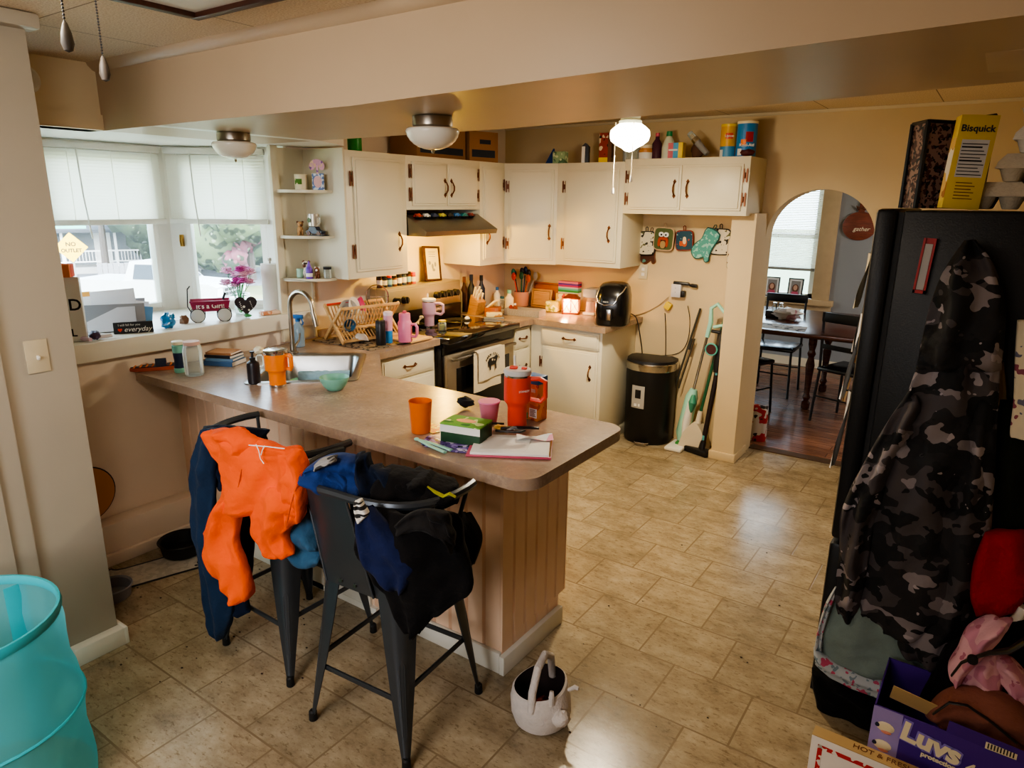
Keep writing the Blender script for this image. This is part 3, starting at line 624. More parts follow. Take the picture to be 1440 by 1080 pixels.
b=B(); b.sph((0,0,.028),.032,16,(1.2,.9,.62),nz=.35,nf=2.5,seed=3); b.out('black_cloth',M('black_cloth','#161518',.9,.3,40),loc=oz(655,574,CT),label='crumpled black cloth item lying beside the pink plastic cup',cat='cloth')
lath('plastic_cup','clear pink disposable cup behind the green box on the bar','cup',oz(688,594,CT),[('body',g_pink,[(.027,0),(.030,.002),(.041,.085),(.043,.087),(.0405,.086),(.028,.005),(0,.004)]),('rim_band',p_pink,[(.0425,.083),(.0435,.086),(.0425,.089)])])
# cereal / oatmeal box
l=oz(752,588,CT); r=T('snack_box','orange and blue cardboard box standing behind the red tumbler','box',l,math.radians(-6))
b=B(); b.box(-.037,-.03,0,.037,.03,.148,bev=.001); b.out('carton',spots('snack_orange','#dd7420',[('#e8902c',.5),('#c9571a',.62)],18),r)
b=B(); b.box(-.0378,-.0308,.148,.0378,.0308,.178,bev=.001); b.out('lid',p_blue,r)
b=B(); b.box(-.005,-.0312,.012,.034,-.0302,.05); b.out('nutrition_panel',p_paper,r)
b=B(); b.box(-.036,-.0312,.004,-.012,-.0302,.028); b.out('green_badge',p_green,r)
for k in range(6):
    if k<5: b=B(); b.box(.0,-.0318,.018+k*.006,.03-.004*(k%3),-.0312,.0205+k*.006); b.out('print_line',p_brown,r)
b=B(); b.box(.004,-.0312,.115,.026,-.0302,.13); b.out('label_patch',PM('palegrey','#c9bfae'),r)
# notebooks and papers
l=oz(718,630,CT); nr=math.radians(30)
b=B(); b.box(-.145,-.10,0,.145,.10,.006,bev=.001); b.out('notebook',p_rose,loc=l,rz=nr,label='pink covered notebook, lowest of the papers on the bar corner',cat='notebook')
r=T('notebook','spiral notebook with white pages on top of the pink notebook','notebook',l+V((.006,.004,.006)),nr)
b=B(); b.box(-.138,-.095,0,.130,.095,.009,bev=.001); b.out('pages',p_paper,r)
b=B(); b.m=None
pts=[(.132+.004*math.cos(a),-.095+.19*i/120,.0045+.006*math.sin(a)) for i,a in enumerate([2*PI*k/5 for k in range(121)])]
b.tube(pts,.0009,5); b.out('spiral',p_gold,r)
b=B(); b.prism([(-.10,-.06),(.06,-.075),(.085,.05),(-.07,.07)],0,.001); b.out('paper_sheet',p_paper,loc=l+V((-.01,.0,.0155)),rz=nr+.1,label='loose white sheet of paper on the spiral notebook',cat='paper')
b=B(); b.grid(lambda u,v:((u-.5)*.13,(v-.5)*.05,.006+.006*math.sin(u*6+v*2)),10,6); b.out('receipt',spots('receipt_print','#eceae6',[('#f0a8b8',.58)],25),loc=oz(752,617,CT+.018),rz=math.radians(38),label='crumpled white and pink receipt on top of the papers',cat='paper')
r=T('hair_clip','dark brown claw clip with open arms lying on the papers','clip',oz(722,608,CT+.018),math.radians(20))
b=B(); b.tube([(-.06,-.02,.008),(-.02,-.03,.012),(.03,-.022,.012),(.04,0,.012)],.008,8,flat=.6); b.out('arm',p_blk,r)
b=B(); b.tube([(-.05,.012,.008),(0,.005,.018),(.05,.03,.014),(.085,.045,.01)],.009,8,flat=.6); b.out('arm',p_blk,r)
b=B(); b.tube([(-.02,-.03,.01),(.0,-.005,.02),(.02,.02,.01)],.006,8); b.out('spring',p_grey,r)
b=B(); b.sph((0,0,.012),.022,12,(1.3,.8,.5),nz=.4,nf=4,seed=5); b.out('candy_wrapper',M('foil_gold','#d8b45a',.3,.3,30,metal=.4),loc=oz(703,606,CT),label='crumpled gold foil wrapper beside the foot of the red tumbler',cat='wrapper')
b=B(); b.tube([(-.05,-.01,.006),(0,0,.008),(.05,.014,.006)],[.004,.005,.004],6); b.out('pen',p_blk,loc=oz(690,598,CT),rz=.4,label='dark pen lying behind the green box',cat='pen')
# --- sink end of the bar
l=oz(221,519,CT); r=T('sandal','orange and navy striped sandal lying at the wall end of the bar','sandal',l,math.radians(60))
b=B(); out=[(.13*math.cos(a)*(1 if math.cos(a)>0 else 1.02),(.042 if math.cos(a)>-.2 else .036)*math.sin(a)) for a in [2*PI*i/28 for i in range(28)]]; b.prism(out,0,.018,bev=.004); b.out('sole',PM('sandal_sole','#b5583a'),r)
b=B(); b.prism([(x*.95,y*.92) for x,y in out],.018,.022); b.out('footbed',p_navy,r)
for k in range(8): b=B(); b.tube([(-.10+k*.027,-.036,.0235),(-.093+k*.027,0,.026),(-.10+k*.027,.036,.0235)],.0045,6,flat=.4); b.out('stripe',p_orange,r)
b=B(); b.grid(lambda u,v:(.02+(v-.5)*.05,(u-.5)*.082,.022+.032*math.sin(PI*u)),12,4); b.out('strap',p_navy,r)
lath('bottle','dark navy and teal drink bottle standing behind the glass jar','bottle',oz(254,523,CT),[('body',p_navy,[(.026,.012),(.027,.02),(.023,.06),(.026,.09),(.026,.10)]),('base',p_teal,[(.026,0),(.028,.004),(.028,.022),(.026,.024)]),('neck_sleeve',p_teal,[(.0265,.10),(.027,.104),(.027,.135),(.02,.14)]),('cap',p_cream,[(.026,.14),(.027,.143),(.027,.155),(.024,.157),(0,.157)])])
lath('glass_jar','empty clear glass canning jar with a pinkish screw lid','jar',oz(274,527,CT),[('glass',g_clear,[(.040,.0),(.044,.006),(.045,.12),(.040,.145),(.036,.15),(.036,.158),(.0335,.157),(.037,.143),(.042,.118),(.041,.008),(0,.006)]),('lid',PM('lid_rose','#d9b3a5',.35),[(.037,.150),(.0385,.152),(.0385,.166),(.036,.168),(0,.168)])],28)
lb=oz(316,511,CT); rb=math.radians(24)
def book(label,loc,w,d,h,mat,rz): 
    r=T('book',label,'book',loc,rz,'books at the wall end of the bar'); b=B(); b.box(-w/2+.003,-d/2+.003,.002,w/2,d/2-.003,h-.002); b.out('pages',p_paper,r)
    b=B(); b.box(-w/2,-d/2,0,w/2,d/2,.002); b.box(-w/2,-d/2,h-.002,w/2,d/2,h); b.box(-w/2,-d/2,0,-w/2+.003,d/2,h); b.box(-w/2,-d/2,.002,w/2,-d/2+.002,h-.002); b.out('cover',mat,r); return r
book('blue covered book, bottom of the small stack near the window sill',lb,.17,.13,.024,PM('bookblue','#3d5f86',.5),rb)
book('thin light blue book in the middle of the small stack',lb+V((.0,.004,.0245)),.15,.12,.012,PM('bookblue2','#6c8fae',.5),rb+.08)
book('black covered book lying second from the top of the stack',lb+V((-.01,.008,.037)),.15,.12,.015,PM('bookblack','#25242a',.5),rb-.04)
book('tan covered book on top of the small stack',lb+V((-.015,.01,.0525)),.14,.11,.012,PM('booktan','#a9744a',.5),rb+.05)
lath('soap_dispenser','black pump soap bottle standing on the sink rim','soap dispenser',oz(358,539,CT),[('bottle',M('soap_black','#1f1b20',.35,.1,8),[(.026,0),(.029,.004),(.0295,.085),(.027,.10),(.016,.108),(.012,.112)]),('collar',p_blk,[(.012,.11),(.013,.112),(.013,.124),(.006,.126),(.005,.145),(.010,.146),(.010,.154),(0,.155)])])
r=T('dish_brush','round clear handled dish scrubber with white bristles behind the soap bottle','brush',oz(366,515,CT),0)
b=B(); b.lathe([(.016,0),(.02,.004),(.02,.05),(.012,.06),(.008,.066)],16); b.out('handle',g_clear,r); b=B(); b.sph((0,0,.085),.024,14,(1,1,.8),nz=.5,nf=9); b.out('bristles',p_cream,r)
r=T('mixing_bowl','mint green round bowl on the counter in front of the sink','bowl',oz(471,548,CT))
b=B(); b.lathe([(.030,0),(.034,.002),(.050,.02),(.063,.045),(.067,.06),(.0665,.0615),(.0635,.06),(.047,.022),(.03,.008),(0,.007)],36); b.out('bowl',p_teal,r)
# washcloth over the sink edge and dishes in the sink
sinkroot=(cx,cy)
l=V((-2.66,2.08,.915)); b=B()
a_=oz(420,523,.93); c_=oz(492,521,.93); d_=(c_-a_)
def wc(u,v):
    p=a_+d_*u; s=(v-.5)*2; n=noise.noise(V((u*9,v*5,0)))*.006
    back=V((.57,-.82,0))
    return tuple(V((p.x,p.y,.932-abs(s)**2*.035))+V((-.5,.6,0))*(s*.035)+V((0,0,n))-l)
b.grid(wc,26,12); b.grid(lambda u,v:tuple(V(wc(u,v))+V((0,0,-.004))),26,12); b.out('washcloth',M('cloth_blue','#8fb4c4',.95,.15,60,.4,200),loc=l,label='light blue washcloth draped over the near sink edge',cat='washcloth')
r=T('dish','green plastic dish lying inside the sink','dish',oz(428,538,.86)); b=B(); b.lathe([(.04,-.02),(.06,-.015),(.075,.01),(.073,.012),(.055,-.01),(0,-.012)],24); b.out('bowl',PM('green_dish','#5fa98a',.4),r)
# spray bottle
r=T('spray_bottle','clear spray bottle with a bright blue trigger beside the faucet','spray bottle',oz(421,487,CT),math.radians(200))
b=B(); b.lathe([(.030,0),(.033,.004),(.033,.10),(.026,.125),(.014,.14),(.012,.15)],20); b.out('bottle',glassmat('spray_liquid','#b9d3e6',.1,.45),r)
b=B(); b.cyl((0,0,.148),(0,0,.165),.014,n=12); b.box(-.035,-.010,.165,.03,.010,.188,bev=.004); b.tube([(-.025,0,.165),(-.035,0,.145),(-.03,0,.13)],.005,8); b.out('trigger',p_blue,r)
# --- left of the stove: board, mat, rack
l=V((-3.08,3.02,CT)); b=B(); b.box(-.27,-.20,0,.24,.20,.004,bev=.001); b.out('drying_mat',spots('mat_print','#8f7c66',[('#3b342c',.55)],30),loc=l+V((-.03,-.1,0)),rz=.0,label='patterned drying mat under the wooden dish rack',cat='mat')
l=oz(577,479,CT+.004); b=B(); b.box(-.13,-.10,0,.13,.10,.012,bev=.003); b.out('cutting_board',w_bam,loc=V((-2.95,3.10,CT+.0045)),rz=0,label='light wooden cutting board under the pink pitcher and cups',cat='cutting board')
CB=CT+.017
def at_board(px,py): return oz(px,py,CB)
r=T('pitcher','pink insulated pitcher mug with a big handle on the cutting board','pitcher',at_board(570,480),math.radians(20))
b=B(); b.lathe([(.040,0),(.042,.004),(.042,.115),(.036,.125),(.034,.13),(.034,.168),(.030,.172),(0,.172)],28); b.out('body',p_pink,r)
b=B(); b.tube([(.038,0,.105),(.068,0,.108),(.078,0,.09),(.078,0,.05),(.066,0,.032),(.038,0,.035)],.009,10); b.out('handle',p_pink,r)
b=B(); b.lathe([(.012,.172),(.013,.18),(.009,.186),(0,.186)],12); b.out('spout_cap',p_rose,r)
lath('tall_cup','tall pink cup with a blue lower half between the black bottle and pink pitcher','cup',at_board(547,482),[('lower',M('cup_blue','#2f86c9',.35),[(.021,0),(.023,.003),(.024,.075)]),('upper',PM('cup_pink','#e3a3b8',.4),[(.024,.075),(.027,.165),(.0255,.167)]),('lid',PM('cup_lid','#efd3da',.4),[(.0275,.165),(.028,.17),(.027,.185),(.018,.19),(0,.19)])])
r=lath('travel_bottle','plain black travel bottle at the front corner of the cutting board','bottle',at_board(536,485),[('body',p_blk,[(.027,.0),(.029,.004),(.029,.125),(.028,.127)]),('lid',PM('dkgrey','#2c2b2e'),[(.0285,.127),(.0285,.142),(.026,.145),(0,.145)])])
# dish rack
def rack(loc,rz):
    r=T('dish_rack','light wooden folding dish rack loaded with dishes beside the window wall','dish rack',loc,rz)
    Lx=.40
    for x in (0,Lx):
        for (a,c2) in (((0,-.11,0),(0,.10,.21)),((0,.11,0),(0,-.10,.21))):
            b=B(); d=V(c2)-V(a); mm=fr((x+a[0],a[1],a[2]),d,(1,0,0)); b.m=mm; b.box(0,-.011,-.007,d.length,.011,.007,bev=.002); b.out('leg',w_bam,r)
    for y,z,nm in ((-.10,.205,'rail'),(.095,.205,'rail'),(-.105,.012,'rail'),(.105,.012,'rail'),(-.03,.075,'rail'),(.03,.075,'rail')):
        b=B(); b.box(-.005,y-.008,z-.008,Lx+.005,y+.008,z+.008,bev=.002); b.out(nm,w_bam,r)
    for s in (-1,1):
        b=B()
        for k in range(17):
            x=.02+k*.0225; b.cyl((x,s*.10,.205),(x,s*.025,.07),.004,n=6)
        b.out('slat_row',w_bam,r)
        b=B()
        for k in range(17):
            x=.02+k*.0225; b.cyl((x,s*-.105,.012),(x,s*-.03,.075),.004,n=6)
        b.out('slat_row',w_bam,r)
    return r
RL=V((-3.22,2.80,CT+.005)); rack(V((-3.20,2.74,CT+.0135)),math.radians(78))
def rk(x,y,z): return MX.Translation((-3.20,2.74,CT+.0045))@MX.Rotation(math.radians(78),4,'Z')@V((x,y,z))
g='dishes drying in the wooden rack'
def plate(label,pos,rad,mat,tilt,rz,deep=.012):
    b=B(); b.lathe([(rad*.5,0),(rad*.55,.002),(rad,deep),(rad*.99,deep+.003),(rad*.5,.005),(0,.005)],28,MX.Rotation(tilt,4,'X')); return b.out('plate',mat,loc=pos,rz=rz,label=label,cat='plate',group=g)
def bowl(label,pos,rad,mat,tilt,rz,nm='bowl'):
    b=B(); b.lathe([(rad*.45,0),(rad*.55,.003),(rad*.9,rad*.5),(rad,rad*.8),(rad*.96,rad*.8),(rad*.85,rad*.5),(rad*.4,.006),(0,.006)],24,MX.Rotation(tilt,4,'X')); return b.out(nm,mat,loc=pos,rz=rz,label=label,cat='bowl',group=g)
bowl('translucent grey bowl leaning at the window end of the dish rack',rk(.09,.0,.19),.055,PM('greyclear','#bdb9b4',.3),math.radians(70),1.2)
bowl('bright pink plastic bowl standing at the back of the dish rack',rk(.2,.06,.20),.048,PM('hotpink','#e0508a',.35),math.radians(75),2.2)
plate('white plate leaning in the middle of the dish rack',rk(.13,-.01,.20),.065,p_white,math.radians(78),1.9)
b=B(); b.tube([(.07*math.cos(a),0,.07*math.sin(a)) for a in [2*PI*i/28 for i in range(28)]],.004,6,closed=True); b.tube([(.07,0,0),(.03,-.03,0),(-.03,-.03,0),(-.07,0,0)],.0015,5); b.tube([(0,0,.07),(0,-.03,.03),(0,-.03,-.03),(0,0,-.07)],.0015,5); b.out('strainer',p_steel,loc=rk(.33,.03,.25),rz=.6,label='round metal strainer ring standing on the far end of the dish rack',cat='strainer',group=g)
bowl('white patterned mug lying upside down on the lower level of the dish rack',rk(.14,-.075,.05),.05,spots('mug_print','#e6dfd2',[('#9a5a3c',.62)],30),math.radians(165),.3)
bowl('brown rimmed bowl on the lower level of the dish rack',rk(.235,-.065,.065),.048,PM('brownbowl','#8a6a3c',.4),math.radians(120),.5)
bowl('dark bowl near the black bottle in the dish rack',rk(.30,-.075,.055),.045,PM('darkbowl','#3d3530',.4),math.radians(110),.4)
b=B(); b.sph((0,0,0),.035,12,(1.5,.8,.5),nz=.3,seed=8); b.out('sponge',PM('lime','#86b82a',.8),loc=rk(.33,-.02,.10),label='lime green sponge tucked in the dish rack',cat='sponge',group=g)
b=B(); b.tube([(-.05,0,0),(.06,.01,.01)],[.007,.006],8); b.tube([(.06,.01,.01),(.09,.015,.012)],[.014,.01],8,flat=.3); b.out('spatula',p_red,loc=rk(.03,.02,.225),rz=.9,label='red handled utensil across the corner of the dish rack',cat='utensil',group=g)
b=B(); b.lathe([(.03,0),(.032,.003),(.035,.06),(.033,.06),(.03,.004),(0,.004)],20,MX.Rotation(1.2,4,'X')); b.out('cup',PM('bluecup','#3c6f8f',.4),loc=rk(.09,-.03,.09),rz=.9,label='blue cup on the lower level of the dish rack',cat='cup',group=g)
# --- on the stove
CK=.916
tumbler('tall lavender tumbler with handle and white lid standing on the stove',oz(604,460,CK),p_lav,.195,.046,math.radians(20),lid=p_white,straw=1.16)
lath('candle','small yellow jar candle on the black stove top','candle',oz(622,464,CK),[('wax',M('wax_yellow','#d8d05a',.5),[(.024,.003),(.026,.006),(.026,.035),(0,.036)]),('jar',g_clear,[(.027,0),(.029,.003),(.029,.045),(.024,.05),(.024,.056),(.022,.056),(.022,.048),(.027,.04),(.027,.004),(0,.003)]),('lid',p_yel,[(.025,.056),(.026,.058),(.026,.066),(0,.068)])])
r=T('spoon_rest','small dark spoon rest with white spoons at the edge of the stove','spoon rest',oz(588,458,CK),.5)
b=B(); b.lathe([(.02,0),(.035,.004),(.045,.014),(.043,.016),(.03,.006),(0,.005)],20); b.out('tray',p_blk,r)
for k in (0,1): b=B(); b.tube([(-.02+k*.02,0,.012),(0,.02,.03),(.01+k*.01,.03,.05)],.005,6); b.sph((.012+k*.01,.032,.055),.011,8); b.out('spoon',p_white,r)
# spice jars on the stove ledge
BZ=1.181
spx=[(545,402,.085,'#4a2a1c','red'),(556,401,.075,'#2a2320','black'),(567,400,.075,'#2e4a6a','blue'),(576,399,.07,'#7a4a2a','brown'),(584,397,.085,'#2c2622','black'),(592,396,.088,'#3a4658','slate'),(600,395,.088,'#5a3020','rust'),(608,394,.08,'#a8452a','orange')]
for i,(px,py,h,c,cn) in enumerate(spx):
    y=3.285+i*.047; l=V((-3.36,y,BZ)); rr=.019
    r=lath('spice_jar','small spice jar with a %s label, %s in the row on the stove ledge'%(cn,['first','second','third','fourth','fifth','sixth','seventh','eighth'][i]),'spice jar',l,[('jar',PM('spice%d'%i,c,.3),[(rr,0),(rr,.003),(rr,h*.78),(rr*.8,h*.82)]),('cap',[p_blk,p_blk,p_red,p_blk,p_blk,p_blk,p_blk,p_red][i],[(rr*.9,h*.8),(rr*.95,h*.82),(rr*.95,h),(0,h)]),('label',[p_paper,p_cream,p_ltblue,p_cream][i%4],[(rr*1.02,h*.2),(rr*1.03,h*.22),(rr*1.03,h*.6),(rr*1.02,h*.62)])],16,'spice jars on the stove ledge')
# framed picture leaning on wall
r=T('picture_frame','brown framed print of farm animals leaning on the ledge above the stove','picture frame',V((-3.36,3.83,BZ)),PI/2)
tl=MX.Rotation(math.radians(-8),4,'X')@MX.Rotation(math.radians(3.5),4,'Y')
b=B(); b.m=tl
for q_ in ((-.085,-.01,0,.085,.01,.015),(-.085,-.01,.235,.085,.01,.25),(-.085,-.01,.015,-.07,.01,.235),(.07,-.01,.015,.085,.01,.235)): b.box(*q_,bev=.001)
b.out('frame',w_dark,r)
b=B(); b.m=tl; b.box(-.072,-.004,.012,.072,.004,.238); b.out('print',PM('printcream','#ddd2a8',.7),r)
for i,(x,z,w_,h_) in enumerate(((-.03,.13,.02,.014),(.0,.105,.016,.02),(.03,.12,.014,.018),(.01,.08,.022,.011))): b=B(); b.m=tl; b.sph((x,-.0045,z),1,10,(w_*.7,.0006,h_)); b.out('animal_sketch',p_grey,r)
for k in range(3): b=B(); b.m=tl; b.box(-.035,-.0052,.175+k*.016,.035,-.0042,.179+k*.016); b.out('text_line',p_grey,r)
text('caption','BLESS THIS FARM',.012,p_grey,r,tl@fr((0,-.0055,.215),(1,0,0),(0,-1,0))) if False else None
# --- inner corner counter
def kblock(loc,rz,label,tilt=.5):
    r=T('knife_block',label,'knife block',loc,rz)
    b=B(); b.rings([[(x,y,z) for x,z in ((-.05,0),(.04,0),(.075,.10),(-.01,.15))] for y in (-.04,.04)]); b.out('block',w_oak,r,ang=20)
    d=V((.34,0,.94)).normalized()
    for i in range(3):
        for j in range(2):
            p=V((.0+i*.022,-.02+j*.04,.142-i*.013)); b=B(); b.m=fr(p,d,(0,1,0)); b.box(-.005,-.008,-.006,.075-.01*i,.008,.006,bev=.003); b.out('knife_handle',p_cream,r)
    return r
CW=CT
kblock(V((-3.22,4.15,CW)),math.radians(-10),'oak knife block full of cream handled knives next to the stove')
r=T('knife_block','small wooden block with two rows of cream steak knives in front of the bigger one','knife block',V((-3.06,4.16,CW)),.2)
b=B(); b.box(-.045,-.06,0,.045,.05,.07,bev=.003); b.out('block',w_red,r)
for k in range(4): b=B(); b.m=fr((-.03,-.045+k*.025,.07),(.75,0,.6),(0,1,0)); b.box(-.01,-.007,-.006,.085,.007,.006,bev=.003); b.out('knife_handle',p_cream,r)
r=T('bread_dish','white dish with a crusty loaf on the stove edge','dish',oz(690,447,CW)+V((.03,.0,0)),.75)
b=B(); b.box(-.075,-.035,0,.075,.035,.010,bev=.004); b.out('tray',p_grey,r); b=B(); b.box(-.06,-.026,.010,.06,.026,.045,bev=.010); b.out('loaf',spots('loaf','#e2cf9a',[('#c28a4a',.55)],25),r)
lath('salt_shaker','small white shaker at the stove edge','shaker',oz(657,449,CK),[('body',p_white,[(.016,0),(.02,.003),(.018,.014),(.008,.022),(0,.024)])],14)
def bottle(label,loc,mat,r0,h,capm=p_blk,name='bottle',group='bottles and jars in the inner corner'):
    return lath(name,label,'bottle',loc,[('body',mat,[(r0*.95,0),(r0,.004),(r0,h*.62),(r0*.45,h*.76),(r0*.4,h*.84)]),('cap',capm,[(r0*.45,h*.84),(r0*.48,h*.86),(r0*.48,h),(0,h)])],16,group)
bottle('clear oil bottle behind the oak knife block',V((-3.36,4.12,CW)),glassmat('oil','#e6d8a0',.05,.4),.028,.25,p_cream)
bottle('dark sauce bottle behind the knife blocks',V((-3.37,4.20,CW)),PM('sauce','#3a2018',.3),.027,.27,p_brown)
bottle('tall black bottle against the wall behind the knife blocks',V((-3.37,4.29,CW)),p_blk,.03,.28,p_navy)
bottle('dark blue capped bottle beside the black bottle on the wall side',V((-3.34,4.38,CW)),p_navy,.03,.27,p_blk)
bottle('white soap bottle with a blue pump beside the knife blocks',oz(699,430,CW),p_white,.026,.155,p_blue)
bottle('brown spice bottle with a cream label near the blue pump bottle',V((-2.98,4.33,CW)),PM('spicebrown','#7a3a20',.4),.022,.085,p_white)
bottle('squat red brown bottle next to the loaf dish',V((-3.03,4.35,CW)),PM('spicered','#8a3018',.4),.02,.08,p_cream)
bottle('milky jar with a teal lid in front of the utensil crock',oz(716,438,CW),p_cream,.035,.17,p_teal)
bottle('clear round jar holding white sweets near the utensil crock',oz(706,436,CW),g_clear,.035,.11,PM('tealdark','#2d5a68'))
r=T('utensil_crock','copper pink crock crammed with colourful cooking utensils','utensil crock',oz(733,430,CW),0)
b=B(); b.lathe([(.055,0),(.06,.004),(.065,.12),(.062,.12),(.055,.01),(0,.01)],24); b.out('crock',PM('crock','#c98f78',.35),r)
for i,(dx,dy,hh,mt) in enumerate(((-.05,.0,.29,PM('tealsp','#1f6f5f')),(-.03,-.03,.26,p_red),(-.01,.02,.30,p_blk),(.01,-.02,.27,p_dkgreen),(.03,.02,.29,p_blk),(.045,-.01,.25,PM('terracotta','#b85a38')),(.07,.02,.27,p_grey),(0,.04,.31,p_navy),(-.06,.03,.27,p_blk))):
    b=B(); tp=V((dx*1.8,dy*1.5,hh)); b.tube([(dx*.5,dy*.5,.02),tuple(tp*.75),tuple(tp*.8)],.005,6); b.sph(tp*.93,.03,10,(.75,.35,1.1)); b.out('utensil',mt,r)
# cutting boards leaning
for i,(x,w_,h_,mt,lb_) in enumerate(((-3.0,.26,.20,w_red,'large reddish wooden cutting board leaning on the back wall'),(-3.01,.19,.15,w_oak,'smaller light wooden cutting board with a grooved edge in front of the large one'))):
    r=T('cutting_board',lb_,'cutting board',V((x,4.80-i*.05,CW)),0); mt_=MX.Rotation(math.radians(-9),4,'X')
    b=B(); b.m=mt_; b.box(-w_/2,-.009,0,w_/2,.009,h_,bev=.004); b.out('board',mt,r)
    b=B(); b.m=mt_; e=.014
    for q_ in ((-w_/2+e,e,w_/2-e,e+.004),(-w_/2+e,h_-e-.004,w_/2-e,h_-e),(-w_/2+e,e,-w_/2+e+.004,h_-e),(w_/2-e-.004,e,w_/2-e,h_-e)): b.box(q_[0],-.0096,q_[1],q_[2],-.0085,q_[3])
    b.out('juice_groove',w_dark,r)
# wire / clear tray
r=T('storage_tray','clear ribbed plastic tray lying on the corner counter','tray',oz(735,444,CW)+V((0,.03,0)),math.radians(8))
b=B()
for q_ in ((-.14,-.06,0,.14,.06,.003),(-.145,-.063,0,.145,-.058,.05),(-.145,.058,0,.145,.063,.05),(-.145,-.06,0,-.14,.06,.05),(.14,-.06,0,.145,.06,.05)): b.box(*q_)
b.out('tray',glassmat('tray_clear','#e8e2d6',.1,.3),r)
b=B()
for k in range(26): b.box(-.138+k*.011,-.0655,.004,-.1355+k*.011,-.063,.048)
b.out('ribs',g_clear,r)
l=oz(777,438,CW); b=B(); b.box(-.05,-.04,0,.05,.04,.085,bev=.012); b.out('snack_bag',spots('chips_bag','#c9b832',[('#e8e090',.5),('#8a9a2a',.6)],24,rough=.35),loc=l,rz=.2,label='yellow green snack bag beside the lantern on the corner counter',cat='bag')
b=B(); b.box(-.085,-.03,0,.085,.03,.135,bev=.002); b.out('cereal_box',spots('cereal_yellow','#e0b040',[('#f0e0b0',.52),('#c8452a',.62)],16),loc=V((-2.765,4.745,CW)),rz=.0,label='yellow and white patterned box behind the lantern',cat='box')
r=T('stationery_box','rainbow striped box standing at the back wall above the yellow box','box',V((-2.78,4.815,CW)),.0)
for k,c_ in enumerate((p_white,p_green,PM('aqua','#5fb0a8'),PM('ltgrey2','#bfb8c8'),PM('magenta','#b02a6a'),p_purple,p_pink)):
    z0_=[0,.14,.157,.172,.182,.197,.21][k]; z1_=[.14,.157,.172,.182,.197,.21,.225][k]; b=B(); b.box(-.09,-.03,z0_,.09,.03,z1_); b.out('stripe_band',c_,r)
# lantern
r=T('lantern','small copper lantern with crossed bars glowing on the corner counter','lantern',oz(803,441,CW),math.radians(22))
m_lan=M('lantern_copper','#7a3c20',.4,.2,20,metal=.6)
b=B(); b.box(-.065,-.045,0,.065,.045,.012,bev=.002); b.box(-.065,-.045,.115,.065,.045,.125,bev=.002); b.rings([[(-.06,-.04,.125),(.06,-.04,.125),(.06,.04,.125),(-.06,.04,.125)],[(-.03,-.02,.15),(.03,-.02,.15),(.03,.02,.15),(-.03,.02,.15)]])
for sx in (-1,0,1):
    for sy in (-1,1): b.box(sx*.06-.003,sy*.04-.003,.012,sx*.06+.003,sy*.04+.003,.115)
for sy in (-1,1):
    for x0,x1 in ((-.06,0),(0,.06)): b.cyl((x0,sy*.04,.014),(x1,sy*.04,.113),.0022,n=6); b.cyl((x1,sy*.04,.014),(x0,sy*.04,.113),.0022,n=6)
b.out('cage',m_lan,r)
b=B(); b.box(-.055,-.035,.014,.055,.035,.112); b.out('glass',M('lantern_glow','#ffb070',.5,emit='#ffa860',es=5),r)
# coffee maker
r=T('coffee_maker','compact grey and white coffee maker between the lantern and air fryer','coffee maker',oz(827,443,CW)+V((.0,.06,0)),math.radians(5))
b=B(); b.box(-.05,-.07,0,.05,.08,.02,bev=.004); b.box(-.045,.0,.02,.045,.08,.13,bev=.006); b.out('body',M('coffee_white','#d9c6b0',.4),r)
b=B(); b.box(-.055,-.065,.13,.055,.085,.20,bev=.012); b.out('head',p_grey,r)
b=B(); b.lathe([(.035,.022),(.038,.025),(.034,.10),(.028,.105)],18,TR(0,-.03,0)); b.out('carafe',glassmat('carafe','#f0d0b8',.1,.4),r)
# air fryer
r=T('air_fryer','rounded black air fryer with a silver trimmed panel at the end of the counter','air fryer',V((-2.19,4.42,CW)),math.radians(16))
b=B()
def afs(z,w,d,yo=0): return [(w*math.copysign(abs(math.cos(a))**.6,math.cos(a)),yo+d*math.copysign(abs(math.sin(a))**.6,math.sin(a)),z) for a in [2*PI*i/32 for i in range(32)]]
b.rings([afs(0,.105,.12),afs(.01,.115,.13),afs(.10,.12,.14),afs(.20,.118,.138,.003),afs(.26,.105,.12,.015),afs(.285,.085,.10,.022),afs(.292,.05,.07,.025)]); b.m=None; b.out('body',M('fryer_black','#100f10',.22,.1,6),r,ang=50)
b=B(); 
P=[(-.085,.27),(-.1,.20),(-.085,.165),(-.04,.15),(.02,.155),(.04,.18),(.05,.215),(.08,.245),(.095,.275)]
def onf(x,z): 
    yy=-.142*max(.0,1-abs(x/.13)**3)**.4-.004
    if z>.2: yy+= (z-.2)*.55
    return (x,yy,z)
b.tube([onf(x,z) for x,z in P],.0045,8); b.out('trim_ring',p_steel,r)
b=B(); b.box(-.022,-.17,.045,.022,-.135,.13,bev=.008); hh=b.out('basket_handle',p_blk,r); 
b=B(); b.box(-.014,-.1745,.05,.014,-.168,.125,bev=.002); b.out('handle_plate',p_steel,hh)
text('display_mark','oo:o',.02,p_white,r,fr((-.03,-.146,.175),(1,0,0),(0,-1,0)))
